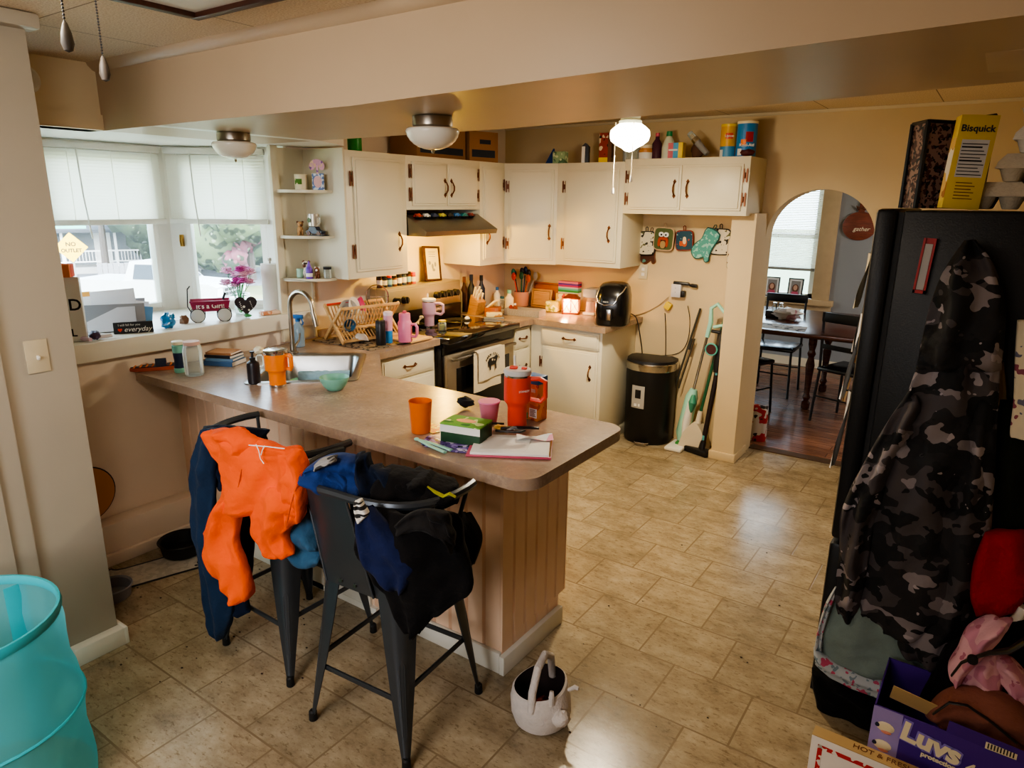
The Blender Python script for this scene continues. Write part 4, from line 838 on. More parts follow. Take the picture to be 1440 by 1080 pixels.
# ================================================================ BAR STOOLS AND CLOTHES
m_gun=M('gunmetal','#474b50',.32,.12,12,metal=.6); m_rub=M('rubber_foot','#121212',.7)
def stool(label,loc,rz):
    r=T('bar_stool',label,'bar stool',loc,rz,'gunmetal bar stools at the breakfast bar'); hf,ht,zt=.215,.165,.60
    for sx in (-1,1):
        for sy in (-1,1):
            b=B(); rs=[]
            for z,w in ((.03,.020),(.12,.034),(.26,.056),(.42,.074),(zt-.03,.088),(zt,.09)):
                u=z/zt; c=V((sx*(hf+(ht-hf)*u),sy*(hf+(ht-hf)*u),z)); rad=w*.55; P=[]
                arc=[(rad-rad*math.cos(a),rad-rad*math.sin(a)) for a in [PI/2*i/5 for i in range(6)]]  # corner arc from x-face to y-face
                outer=[(0,w)]+arc+[(w,0)]; inner=[(w,.004)]+[(rad-(rad-.004)*math.cos(a),rad-(rad-.004)*math.sin(a)) for a in [PI/2*i/5 for i in range(5,-1,-1)]]+[(.004,w)]
                rs.append([(c.x-sx*x,c.y-sy*y,z) for x,y in outer+inner])
            b.rings(rs); leg=b.out('leg',m_gun,r,ang=40)
            b=B(); z0_,z1_=.10,.36; cc=lambda z:V((sx*(hf+(ht-hf)*z/zt),sy*(hf+(ht-hf)*z/zt),z))-V((sx,sy,0))*(.16*(.018+.135*z)+.0012)
            for off in (-1,1):
                t_=V((1,-sx*sy,0)).normalized()*off*.006
                b.tube([cc(z0_)+t_*.2,cc(z0_+.015)+t_,cc(z1_-.015)+t_*1.4,cc(z1_)+t_*.2],.0018,6)
            b.out('pressed_groove',m_gun,leg)
            b=B(); b.lathe([(.013,0),(.015,.003),(.014,.034),(.009,.04)],12,TR(sx*(hf-.008),sy*(hf-.008),0)); b.out('rubber_foot',m_rub,leg)
    for (a,c_) in (((-1,-1),(1,-1)),((1,-1),(1,1)),((1,1),(-1,1)),((-1,1),(-1,-1))):
        z=.22 if a[1]==c_[1] else .25; q_=hf+(ht-hf)*z/zt-.012; b=B(); b.m=fr((a[0]*q_,a[1]*q_,z),(c_[0]-a[0],c_[1]-a[1],0)); b.box(0,-.004,-.009,2*q_,.004,.009,bev=.002); b.out('footrest_bar',m_gun,r)
    b=B(); 
    def rs_(h,z,k=.5,n=32): return [(h*math.copysign(abs(math.cos(2*PI*i/n))**k,math.cos(2*PI*i/n)),h*math.copysign(abs(math.sin(2*PI*i/n))**k,math.sin(2*PI*i/n)),z) for i in range(n)]
    b.rings([rs_(.168,.545),rs_(.172,.585),rs_(.178,.603),rs_(.172,.612),rs_(.14,.608),rs_(.02,.604)],cap0=False); b.out('seat',m_gun,r)
    # rim
    P=[];hw,yb=.285,-.235
    for i in range(25):
        a=PI*(i/24)*1.0+PI; x=hw*math.copysign(abs(math.cos(a))**.75,math.cos(a)); y=.02+(yb-.02)*abs(math.sin(a))**.8
        P.append((x,y,.905-.01*abs(x)/hw))
    P=[(P[0][0]+.008,.075,.893)]+P+[(P[-1][0]-.008,.075,.893)]
    b=B(); b.tube(P,.013,8,flat=1.1); b.out('back_rim',m_gun,r)
    def back(u,v): # tapered splat following the rim
        xt=-.235+.27*u; xb=-.13+.20*u; x=xb+(xt-xb)*v; yt=.02+(yb-.02)*(max(0,1-abs(xt/hw)**2.6))**.4; y=-.175+(yt+.175)*v
        return x,y,.55+.345*v
    b=B(); n=10
    b.rings([[back(i/n,v) for i in range(n+1)]+[(x,y+.004,z) for x,y,z in [back(i/n,v) for i in range(n,-1,-1)]] for v in (0,.12,.4,.7,1)]); b.out('back_splat',m_gun,r)
    for u in (0,1): b=B(); b.tube([V(back(u,v))+V((0,-.001,0)) for v in (0,.3,.6,1)],.004,6); b.out('splat_edge',m_gun,r)
    b=B(); b.tube([(.262,-.11,.90),(.24,-.11,.78),(.185,-.10,.62),(.172,-.09,.58)],.007,8); b.tube([(-.262,.06,.89),(-.24,.05,.78),(-.185,.03,.62),(-.172,.02,.58)],.007,8); b.tube([(.268,.06,.89),(.24,.05,.78),(.185,.04,.62),(.172,.03,.58)],.007,8)
    b.out('arm_support',m_gun,r)
    for x in (-.06,.0): b=B(); b.cyl((x,-.185,.575),(x,-.178,.575),.007,n=10); b.out('bolt',m_steel,r)
    return r
S1=stool('gunmetal bar stool heaped with black and blue clothes, nearer the end of the bar',(-1.515,1.495,0),math.radians(4))
S2=stool('gunmetal bar stool with an orange sweatshirt and jeans hung over its back',(-2.117,1.55,0),math.radians(-1))
def cat2(q): return [(v.x,v.y) for v in cat_rows([V((a,b_,0)) for a,b_ in q],5)]
def pl(P,n):
    P=V((P[0],P[1],0)); n=V((n[0],n[1],0)).normalized()
    def f(px,py,off=0):
        d=ray(px,py); t_=((P+n*off)-CP).dot(n)/d.dot(n); return CP+d*t_
    return f
def gm(name,label,cat,mat,parts,f,front,group=None,seed=1,fold=.012,thick=.03,off=0,nf=4,ff=11):
    b=B()
    for k,(L,R) in enumerate(parts):
        garment(b,[f(x,y,off) for x,y in L],[f(x,y,off) for x,y in R],thick,fold,nf,9,44,seed+k*3,front,ff=ff)
    c=sum((v.co for v in b.bm.verts),V())/len(b.bm.verts); c.z=min(v.co.z for v in b.bm.verts)
    for v in b.bm.verts: v.co-=c
    return b.out(name,mat,loc=c,ang=180,label=label,cat=cat,group=group)
def cloth(name,c,c2=None,rough=.92):
    if name in _mats: return _mats[name]
    t=NT(name); set_p(t.b,rough,sheen=.04,spec=.15); f=t.noise(9,5); c0=lin(c); c1=lin(c2) if c2 else tuple(x*.7 for x in c0[:3])+(1,)
    t.link(t.mix(f,c0,c1),t.b.inputs[0]); n=t.noise(16,5,rough=.55); t.bump(n,.6,.02); _mats[name]=t.m; return t.m
c_org=cloth('fleece_orange','#f26218','#dd4a0c'); c_den=cloth('denim','#1e324c','#121f32'); c_dend=cloth('denim_dark','#141d30'); c_black=cloth('cotton_black','#151314','#0c0b0c'); c_navy=cloth('cotton_navy','#1d264c','#131a38'); c_blue=cloth('cotton_blue','#28417c','#1a2a58'); c_slate=cloth('cotton_slate','#3c5f7c','#2b4961'); c_char=cloth('cotton_charcoal','#232122','#141313')
f2=pl((-2.10,1.26),(.15,-1)); fr2=V((.15,-1,0)).normalized()
gm('jeans','dark blue jeans hanging over the stool back with one leg nearly to the floor','jeans',c_den,[([(284,604),(273,640),(270,700),(276,770),(288,840),(296,880),(306,898)],[(316,600),(304,640),(300,700),(306,770),(322,830),(325,870),(314,898)])],f2,fr2,seed=4,fold=.010,thick=.028,off=-.03)
gm('jacket','dark navy garment bunched behind the orange sweatshirt on the stool','jacket',c_dend,[([(284,600),(310,598),(345,601),(378,604)],[(300,620),(330,640),(358,640),(372,628)]),([(338,690),(334,740),(328,790),(322,840),(332,868)],[(360,690),(356,740),(352,800),(346,850),(350,862)]),([(303,640),(306,660),(312,690)],[(312,640),(318,660),(322,690)])],f2,fr2,seed=9,fold=.01,thick=.025,off=-.07)
hood_=gm('sweatshirt','bright orange fleece sweatshirt draped over the back of a stool','sweatshirt',c_org,[
 ([(296,604),(309,640),(314,672),(309,700),(306,722)],[(398,628),(424,640),(430,668),(424,700),(404,728)]),
 ([(307,700),(296,728),(286,772),(300,804),(326,838),(336,846)],[(352,694),(338,722),(334,762),(346,796),(351,832),(348,844)]),
 ([(346,690),(352,722),(360,756),(378,782),(392,787)],[(426,676),(428,706),(416,732),(402,752),(412,780)]),
 ([(289,606),(292,622),(302,642),(314,655)],[(330,601),(352,612),(362,624),(350,640)]),
 ([(396,628),(400,660),(404,700),(408,740)],[(424,632),(431,660),(430,700),(422,735)])],f2,fr2,seed=2,fold=.014,thick=.035,off=.045)
for q_ in (((360,625),(364,634),(366,645),(371,652)),((372,627),(369,633),(367,640)),((350,626),(375,628),(400,631))):
    b=B(); b.tube([f2(x,y,.088)-hood_.location for x,y in q_],.0016,6); b.out('drawstring',p_white,hood_)
for q_ in (((340,660),(334,690),(330,712)),((425,665),(412,700),(404,735))):
    b=B(); b.tube([f2(x,y,.083)-hood_.location for x,y in cat2(q_)],.0016,5); b.out('seam',cloth('seam_orange','#c9480f'),hood_)
f1=pl((-1.35,1.255),(.42,-.9)); fr1=V((.42,-.9,0)).normalized()
gm('jacket','large black jacket hanging down the outside of the stool nearest the basket','jacket',c_black,[([(500,718),(500,740),(503,770),(517,802),(545,838),(566,870),(579,888)],[(643,724),(651,750),(659,785),(666,824),(648,842),(612,864),(592,888)])],f1,fr1,seed=12,fold=.022,thick=.05,off=.0,nf=5)
gm('shirt','grey black shirt bunched at the top of the hanging black jacket','shirt',c_char,[([(556,738),(575,722),(600,716),(630,722)],[(562,755),(585,748),(612,752),(640,768)]),([(600,716),(625,728),(640,750)],[(608,742),(628,758),(636,780)])],f1,fr1,seed=15,fold=.012,thick=.03,off=.055)
gm('sweatshirt','navy sweatshirt sleeve hanging in front of the black jacket on the stool','sweatshirt',c_navy,[([(502,720),(503,752),(510,788),(530,812),(552,830)],[(520,714),(545,740),(570,765),(590,792),(566,834)])],f1,fr1,seed=18,fold=.010,thick=.03,off=.05)
gm('striped_cuff','white and black striped cuff poking out under the stool rim','shirt',spots('stripe_cuff','#d8d4cc',[('#1c1b1c',.52)],10,stretch=(.3,.3,6)),[([(499,704),(500,722),(504,738)],[(508,702),(514,712),(520,722)])],f1,fr1,seed=21,fold=.004,thick=.02,off=.06)
fp=pl((-1.45,1.40),(.42,-.9))
gm('shirt','royal blue shirt heaped on the stool just inside the rim','shirt',c_blue,[([(428,664),(452,690),(490,700),(530,704)],[(438,652),(462,640),(492,640),(512,652)]),([(466,646),(486,650),(500,672)],[(478,664),(496,690),(512,698)])],fp,fr1,seed=24,fold=.02,thick=.07,nf=5)
gm('shirt','dark navy shirt twisted to a peak on the heap of clothes on the stool','shirt',c_dend,[([(502,638),(500,655),(494,690)],[(516,640),(524,662),(560,700)]),([(520,655),(545,690)],[(545,662),(575,695)])],fp,fr1,seed=27,fold=.014,thick=.04,off=.02)
gm('trousers','black trousers heaped across the far side of the stool top','trousers',c_black,[([(520,704),(560,708),(600,710),(645,706)],[(535,658),(565,664),(600,672),(642,684)]),([(560,670),(580,690),(600,700)],[(600,668),(612,680),(620,700)])],fp,fr1,seed=30,fold=.022,thick=.08,nf=5)
b=B(); P=[fp(x,y,.09) for x,y in ((601,684),(612,692),(624,698),(632,694),(641,699))]; c0=P[0]; b.tube([p-c0 for p in P],[.004,.009,.010,.009,.006],8,flat=.4); b.out('ribbon',cloth('lime_ribbon','#a8a82a'),loc=c0,label='lime yellow strip of fabric on the clothes heap by the rim',cat='ribbon')
gm('sock','grey striped sock at the rim end of the clothes heap','sock',spots('sock_grey','#8c8a88',[('#2a2a2c',.55)],18),[([(444,652),(452,645),(470,642)],[(446,662),(458,655),(472,650)])],fp,fr1,seed=33,fold=.006,thick=.03,off=.07)
fl=pl((-1.72,1.36),(.5,-.85))
gm('shirt','bright blue sleeve hanging outside the rim beside the orange sweatshirt','shirt',c_blue,[([(420,672),(419,690),(424,706),(436,720)],[(436,676),(441,692),(447,708),(450,722)])],fl,fr1,seed=36,fold=.008,thick=.03,off=-.05)
gm('shirt','faded slate blue shirt rolled in a bundle at the side of the stool seat','shirt',c_slate,[([(401,755),(420,730),(438,724),(452,736),(458,752)],[(403,764),(420,786),(440,792),(456,788),(465,776)])],fl,fr1,seed=39,fold=.02,thick=.07,off=-.03,nf=6)
frr=pl((-1.22,1.50),(.42,-.9))
gm('shirt','black sleeve bundle sticking out past the arm of the clothes stool','shirt',c_black,[([(648,722),(648,745),(652,770),(662,790)],[(655,726),(672,748),(677,765),(668,792)])],frr,fr1,seed=42,fold=.012,thick=.05)
b=B(); b.sph((0,0,.12),.15,26,(1.05,1.0,.85),nz=.35,nf=3,seed=4); o=b.out('blanket',c_char,loc=(-1.5,1.50,.61),label='charcoal blanket filling the seat beneath the clothes heap',cat='blanket',ang=180)
# ================================================================ FRIDGE SIDE, FRIDGE TOP, PILE, HAMPER
fy=lambda Y:(lambda px,py,off=0: oy(px,py,Y-off))
UP=V((0,-1,0))
m_camo=spots('camo_print','#1f1e20',[('#453f41',.52),('#7f7678',.59),('#131315',.56),('#9a9092',.66)],6.5,rough=.85,detail=2.2,stretch=(1,1,1.5),bump=.3)
fA=fy(2.375)
gm('hooded_coat','long grey and black camouflage hooded coat hanging on the refrigerator side','coat',m_camo,[
 ([(1356,338),(1330,375),(1312,415),(1300,460),(1288,518)],[(1372,337),(1396,368),(1412,415),(1414,460),(1409,520)]),
 ([(1292,508),(1274,560),(1257,630),(1238,700),(1214,780),(1205,850),(1232,886)],[(1408,500),(1403,590),(1398,690),(1388,780),(1370,850),(1335,915)]),
 ([(1284,540),(1250,590),(1215,650),(1186,712),(1180,780),(1176,838),(1180,858)],[(1300,580),(1274,640),(1240,710),(1226,770),(1216,830),(1205,876)]),
 ([(1350,560),(1322,640),(1302,720),(1296,800),(1275,870),(1262,905),(1300,930)],[(1402,560),(1400,640),(1396,720),(1390,790),(1366,860),(1342,915),(1325,933)])],fA,UP,seed=50,fold=.022,thick=[.05,.07,.07],off=.02,nf=5)
b=B(); P=[fA(x,y,.105) for x,y in ((1372,345),(1392,372),(1406,415),(1410,460))]; c0=P[0]
fB=fy(2.36)
m_quilt=M('quilt_greygreen','#73827c',.95,.15,30,.7,160); m_flor=spots('quilt_border','#a9aeb0',[('#b04a64',.62),('#6f7f86',.6)],38)
gm('quilted_blanket','grey green quilted blanket hanging below the camouflage coat, floral border','blanket',[m_quilt],[([(1180,815),(1158,868),(1148,905),(1147,922)],[(1230,860),(1290,905),(1312,938),(1296,975)])],fB,UP,seed=53,fold=.012,thick=.035,off=.0)
gm('blanket_hem','floral printed hem running along the edge of the grey green quilt','blanket',[m_flor],[([(1176,822),(1160,850),(1150,885),(1145,912)],[(1180,826),(1168,858),(1158,892),(1156,918)]),([(1144,910),(1178,934),(1240,958),(1300,964)],[(1147,934),(1176,956),(1236,981),(1290,986)])],fB,UP,seed=54,fold=.006,thick=.02,off=.03)
# book shaped magnet clip
r=T('clip_magnet','red framed white magnetic memo clip high on the refrigerator side','magnet',oy(1292,412,2.447),0); lo=r.location
b=B(); b.m=MX.Rotation(math.radians(3),4,'Y'); b.box(-.017,-.012,0,-.011,-.001,.165); b.box(.011,-.012,0,.017,-.001,.165); b.box(-.017,-.012,0,.017,-.001,.01); b.box(-.017,-.003,0,.017,0,.165); b.out('frame',PM('clipred','#a8221e',.4),r)
b=B(); b.m=MX.Rotation(math.radians(3),4,'Y'); b.box(-.010,-.009,.011,.010,-.003,.148); b.out('paper',PM('clippaper','#b9b6b2',.7),r)
# papers at the door front
for i,(z0_,z1_,y0_,y1_,cu_,mt,lb_) in enumerate(((1.42,1.60,2.50,2.545,.022,p_cream,'yellowed paper sticking out from the refrigerator door, topmost of the papers'),(1.10,1.40,2.53,2.56,.03,p_paper,'white paper curling off the refrigerator door below the yellowed one'),(.86,1.14,2.49,2.53,.025,PM('paper2','#cfcac4',.7),'long white sheet hanging lowest on the refrigerator door'),(1.26,1.5,2.58,2.61,.02,PM('paper3','#b9b3ac',.7),'greyish paper held behind the refrigerator door papers'))):
    b=B()
    for o_ in (0,.0012): b.grid(lambda u,v:(-.004-o_-cu_*(1-v)**1.5-.006*math.sin(u*4+v*5),(y1_-y0_)*u,(z1_-z0_)*v),8,10)
    b.out('paper_sheet',mt,loc=V((-.338,y0_,z0_)),ang=180,label=lb_,cat='paper',group='papers on the refrigerator door')
# garments further along
gm('floral_cloth','cream cloth with small floral print hanging at the edge of the refrigerator side','cloth',spots('floral_cream','#d9cdb4',[('#8a4a5a',.64),('#6a6a80',.66)],30),[([(1430,450),(1427,500),(1425,560),(1420,606),(1422,615)],[(1470,450),(1475,500),(1480,560),(1480,610),(1470,622)])],fy(2.36),UP,seed=56,fold=.008,thick=.03)
gm('tote','beige cloth bag showing past the coat edge','bag',cloth('beige_cloth','#a8916a','#8a744f'),[([(1400,505),(1398,560),(1397,620),(1394,655)],[(1412,510),(1416,560),(1412,610),(1400,662)])],fy(2.42),UP,seed=57,fold=.006,thick=.02)
gm('jacket','dark olive jacket hanging behind the camouflage coat','jacket',cloth('olive','#22251a','#171a12'),[([(1402,560),(1396,640),(1390,700),(1384,745)],[(1480,570),(1490,640),(1490,700),(1480,755)])],fy(2.41),UP,seed=58,fold=.012,thick=.03)
gm('red_hat','bright red knitted hat hanging beside the camouflage coat','hat',M('red_knit','#9a0e15',.95,.15,20,.7,120),[([(1385,748),(1368,790),(1364,835),(1372,866)],[(1440,745),(1455,790),(1450,830),(1422,862)])],fy(2.30),UP,seed=59,fold=.01,thick=.05)
b=B(); b.cyl((0,0,0),(.01,0,.05),.016,n=12); b.out('white_tube',p_paper,loc=oy(1428,873,2.28),label='short white roll of fabric below the red hat',cat='tag')
# diaper box and pizza box
dz=.30; r=T('diaper_box','open purple cardboard box of diapers with cream lettering','box',V((.12,2.02,.0)),math.radians(-1))
p_vio=PM('violet','#4b2b8c',.45); p_lil=PM('lilac','#9b8cc4',.5); p_cardy=PM('card_inner','#b89a6a',.8)
b=B(); X0,X1,Y0,Y1,Z1=-.215,.30,.0,.27,.335
b.box(X0,Y0,.12,X1,Y0+.004,Z1); b.box(X0,Y1-.004,.12,X1,Y1,Z1); b.box(X0,Y0,.12,X0+.004,Y1,Z1); b.box(X1-.004,Y0,.12,X1,Y1,Z1); b.box(X0,Y0,.12,X1,Y1,.124); b.out('carton',p_vio,r)
b=B(); b.box(X0-.001,Y0-.001,.121,X0+.075,Y0,Z1-.001); b.out('side_stripe',p_lil,r)
b=B(); b.m=fr((X0+.03,Y0+.06,Z1),(1,0,-.12),(0,-.3,1)); b.box(0,0,0,.15,.003,.055) ; b.out('flap',p_cardy,r)
b=B(); b.m=fr((X0+.2,Y0+.13,Z1-.005),(1,0,-.12),(0,.1,1)); b.box(0,0,0,.13,.003,.05) ; b.out('flap',p_vio,r)
b=B(); b.m=fr((X0+.26,Y0+.0,Z1),(1,0,-.05),(0,-.2,1)); b.box(-.08,-.002,-.004,.3,.0,.04); b.out('flap',p_vio,r)
for k in range(2):
    b=B(); b.sph((X0+.036,Y0-.002,Z1-.06-k*.062),1,12,(.024,.003,.017)); b.out('diaper_picture',p_cream,r)
    b=B(); b.cyl((X0+.015,Y0-.0055,Z1-.058-k*.062),(X0+.015,Y0-.002,Z1-.058-k*.062),.006,n=12); b.out('dot',p_navy,r)
    b=B(); b.sph((X0+.04,Y0-.003,Z1-.075-k*.062),1,10,(.014,.003,.006)); b.out('baby_legs',PM('salmon','#d98f7a'),r)
p_letter=PM('luvs_cream','#efe2c2',.5)
txm=fr((X0+.15,Y0-.0035,Z1-.055),(1,0,-.12),(0,-1,0))
text('lettering_glow','Luvs',.082,PM('luvs_outline','#8f7fd0',.5),r,txm@TR(0,0,-.0015),bold=.008); text('lettering','Luvs',.082,p_letter,r,txm@TR(0,0,.001),bold=.0035)
text('lettering','protection',.020,p_letter,r,fr((X0+.175,Y0-.0035,Z1-.10),(1,0,-.06),(0,-1,0)),bold=.001); text('lettering','4',.04,p_letter,r,fr((X0+.25,Y0-.0035,Z1-.085),(1,0,-.06),(0,-1,0)),bold=.002)
for k in (0,1): b=B(); b.prism([(-.018,-.02),(.018,-.02),(.0,.03)],0,.002,fr((X0+.33+k*.05,Y0-.001,Z1-.09),(1,0,0),(0,-1,0))); b.out('spark',p_letter,r)
b=B(); b.box(X0+.27,Y0-.006,Z1-.002,X0+.34,Y0-.004,Z1+.020); b.out('barcode_patch',p_cream,r)
for k in range(9): b=B(); b.box(X0+.275+k*.007,Y0-.0068,Z1+.001,X0+.278+k*.007,Y0-.006,Z1+.017); b.out('barcode_bar',p_blk,r)
b=B(); b.box(X0+.0,Y0-.0,.0,X1,Y1,.118,bev=.003); o=b.out('storage_bin',p_blk,loc=r.location,label='black bin holding up the purple diaper box',cat='bin')
r=T('pizza_box','white pizza carton with a red patterned frame standing in front of the purple box','box',V((-.03,1.97,.0)),math.radians(-1))
b=B(); b.box(-.205,-.045,.0,.20,.0,.225,bev=.002); b.out('carton',PM('pizza_white','#e8e0d8',.6),r)
b=B(); b.box(-.205,-.044,.2251,.20,.0,.2275); b.out('top_edge',p_cardy,r)
text('lettering','HOT & FRESH PIZZA',.026,p_brown,r,fr((.02,-.021,.228),(1,0,0),(0,0,1)))
m_redp=spots('pizza_red','#c22a22',[('#e8e0d8',.56)],60)
for q_ in ((-.185,.19,.18,.203),(-.185,.0,-.172,.203)): b=B(); b.box(q_[0],-.0465,q_[1],q_[2],-.0455,q_[3]); b.out('red_border',m_redp,r)
# bags
m_pink=spots('pink_fabric','#c98aa0',[('#d9a8b4',.5),('#b0687e',.64)],20,bump=.3); m_sal=cloth('salmon_bag','#8f5a4c','#6d4238')
fC=lambda px,py,off=0: oy(px,py,2.16-off)
gm('backpack','pink patterned backpack with black straps on top of the pile','backpack',m_pink,[([(1395,870),(1360,885),(1345,915),(1333,935),(1340,955)],[(1425,872),(1405,900),(1380,925),(1362,945),(1350,960)]),([(1365,925),(1352,950),(1348,965),(1372,985)],[(1400,920),(1412,950),(1405,985),(1388,1000)]),([(1372,925),(1400,950),(1430,985),(1460,1030)],[(1420,925),(1445,950),(1470,990),(1490,1020)])],fC,UP,seed=60,fold=.014,thick=.05)
gm('pink_bag','dusty pink rounded bag half inside the purple diaper box','bag',m_sal,[([(1300,1002),(1325,975),(1360,968),(1410,978),(1445,1000)],[(1318,1010),(1350,1030),(1400,1045),(1440,1055),(1465,1060)])],lambda px,py,off=0: oy(px,py,2.10-off),UP,seed=61,fold=.008,thick=.05)
b=B(); P=[oy(x,y,2.036) for x,y in ((1312,1004),(1335,988),(1360,992),(1390,1012),(1430,1045))]; c0=P[0]; b.tube([p-c0 for p in P],.006,8,flat=.5); b.out('bag_zip',p_blk,loc=c0,label='black zip running across the dusty pink bag',cat='zip')
b=B(); P=[oy(x,y,2.07) for x,y in ((1338,950),(1352,932),(1368,925),(1392,918),(1420,915),(1445,900))]; c0=P[0]; b.tube([p-c0 for p in P],[.007,.008,.008,.012,.016,.02],8,flat=.4); b.cyl(P[2]-c0+V((0,-.004,0)),P[2]-c0+V((0,-.016,0)),.013,n=14); b.out('backpack_strap',p_blk,loc=c0,label='black strap with a round snap across the pink backpack',cat='strap')
gm('black_bag','black padded bag bulging at the foot of the refrigerator','bag',cloth('bag_black','#141414','#0b0b0b'),[([(1142,938),(1143,960),(1148,985),(1152,1015)],[(1215,962),(1250,985),(1300,1008),(1320,1030)])],fy(2.38),UP,seed=63,fold=.012,thick=.05)
gm('black_jacket','black cloth slumped between the coat and the pink backpack','jacket',c_black,[([(1330,905),(1315,930),(1300,960),(1290,985)],[(1395,880),(1400,930),(1380,970),(1330,1000)]),([(1385,865),(1400,900),(1420,960)],[(1480,865),(1490,900),(1490,960)])],fy(2.30),UP,seed=64,fold=.02,thick=.06)
# fridge top
FT=1.742
m_leo=spots('leopard_print','#8f6f62',[('#4a2822',.54),('#15100f',.58)],60,rough=.7,detail=1.5)
def bag3(): pass
lb_=oy(1300,294,2.62); b=B()
fL=fy(2.66)
r=T('leopard_bag','leopard print fabric bag with black edges standing behind the yellow box','bag',V((-.1,2.72,FT)))
b=B(); b.m=MX.Translation(-V(r.location))
P0=[(1284,175,2.66),(1306,170,2.60),(1340,172,2.64),(1400,162,2.70),(1402,168,2.80)]
def wall(P,z0,zt): 
    for i in range(len(P)-1):
        a,c_=P[i],P[i+1]; b.rings([[(a[0],a[1],z0),(c_[0],c_[1],z0),(c_[0]+.002,c_[1]+.006,z0),(a[0]+.002,a[1]+.006,z0)],[(a[0],a[1],a[2]),(c_[0],c_[1],c_[2]),(c_[0]+.002,c_[1]+.006,c_[2]),(a[0]+.002,a[1]+.006,a[2])]])
W_=[];
for x,y,Y in P0: p=oy(x,y,Y); W_.append((p.x,p.y,p.z))
wall(W_,FT,0); b.out('body',m_leo,r)
b=B(); b.m=MX.Translation(-V(r.location))
for i in range(len(W_)-1): b.tube([W_[i],W_[i+1]],.006,6)
for i in (0,1): b.tube([(W_[i][0],W_[i][1]-.002,FT),W_[i]],.008,6)
b.out('black_piping',p_blk,r)
p=oy(1352,295,2.52); r=T('baking_mix_box','yellow baking mix carton standing on top of the refrigerator','box',V((-.125,2.53,FT)),math.radians(14))
b=B(); b.m=MX.Rotation(math.radians(3),4,'Y'); b.box(-.048,-.035,0,.048,.035,.262,bev=.001); b.out('carton',PM('bisq','#d9b82a',.5),r)
b=B(); b.m=MX.Rotation(math.radians(3),4,'Y'); b.box(-.0488,-.034,.03,-.048,.034,.2); b.out('side_photo',spots('bisq_side','#d9b060',[('#e6dcc8',.5),('#a86a2a',.6)],14),r)
t_=MX.Rotation(math.radians(3),4,'Y')
text('lettering','Bisquick',.026,p_navy,r,t_@fr((0,-.0358,.225),(1,0,0),(0,-1,0)),bold=.0006)
b=B(); b.m=t_; b.box(-.034,-.0358,.09,.036,-.0352,.195); pn=b.out('nutrition_panel',PM('nutri','#c6c2bf',.6),r)
for k in range(10): b=B(); b.m=t_; b.box(-.031,-.0364,.096+k*.0095,.033-.006*(k%3),-.0359,.0985+k*.0095+(.002 if k in(4,8) else 0)); b.out('print_line',p_blk,r)
for k in range(6): b=B(); b.m=t_; b.box(-.026,-.036,.028+k*.009,.024-.008*(k%2),-.0354,.0305+k*.009); b.out('text_line',p_brown,r)
m_egg=M('egg_pulp','#c4b8a4',.95,.12,60,.6,140); m_egg2=M('egg_pulp_pale','#e2dccf',.95,.1,60,.6,140)
def carton(label,loc,rz,mt,flip=False,lenx=.29):
    r=T('egg_carton',label,'egg carton',loc,rz,'pulp egg cartons on the refrigerator')
    # long axis along +y (away), end faces the room; two cups wide
    b=B()
    for i in range(6):
        for j in (-1,1): b.lathe([(.017,0),(.021,.004),(.032,.034),(.036,.037)],12,TR(j*.034,.025+i*.048,0),cap=False)
    b.box(-.074,-.006,.036,.074,.29,.040,bev=.001); b.out('cup_tray',mt,r)
    b=B(); b.rings([[(-.073,-.004,.040),(.073,-.004,.040),(.073,.288,.040),(-.073,.288,.040)],[(-.070,.0,.055),(.070,.0,.055),(.070,.284,.055),(-.070,.284,.055)],[(-.052,.014,.078),(.052,.014,.078),(.052,.27,.078),(-.052,.27,.078)]]); b.out('lid',mt,r)
    if flip: 
        for c in r.children: c.data.transform(MX.Translation((0,0,.078))@MX.Diagonal((1,1,-1,1)))
        for c in r.children: c.data.flip_normals()
    return r
e0=carton('taupe egg carton at the bottom of the stack, next to the yellow box',V((-.03,2.535,FT)),math.radians(-1),m_egg)
carton('taupe egg carton second from the bottom of the egg carton stack',V((.025,2.53,FT+.079)),math.radians(-8),m_egg)
carton('pale egg carton third up in the egg carton stack',V((.055,2.535,FT+.158)),math.radians(-6),m_egg2)
carton('long side of the egg carton on the very top of the stack',V((.29,2.53,FT+.237)),math.radians(87),m_egg)
carton('taupe egg carton beside the bottom one, at the edge of the picture',V((.137,2.53,FT)),math.radians(-1),m_egg)
# hamper
t=NT('hamper_mesh'); set_p(t.b,.5); t.b.inputs[0].default_value=lin('#7fdfe8'); tr=t.n.new('ShaderNodeBsdfTransparent'); tr.inputs[0].default_value=lin('#b5f2f0'); tl=t.n.new('ShaderNodeBsdfTranslucent'); tl.inputs[0].default_value=lin('#7fe6f6')
m1=t.n.new('ShaderNodeMixShader'); m1.inputs[0].default_value=.45; t.link(t.b.outputs[0],m1.inputs[1]); t.link(tl.outputs[0],m1.inputs[2]); m2=t.n.new('ShaderNodeMixShader'); m2.inputs[0].default_value=.42; t.link(m1.outputs[0],m2.inputs[1]); t.link(tr.outputs[0],m2.inputs[2]); t.link(m2.outputs[0],t.n['Material Output'].inputs[0]); m_ham=t.m
p_aqua=PM('aqua_band','#38b0bc',.5)
r=T('laundry_hamper','aqua mesh pop-up laundry hamper standing in the corner by the partition','hamper',V((-2.235,.505,-.012)))
def hr(z): return .24+.012*math.sin(PI*min(1,z/.6))+.007*math.sin(z*25)
zs=[.0,.06,.12,.18,.24,.30,.36,.42,.48,.54,.6]
b=B(); n=40
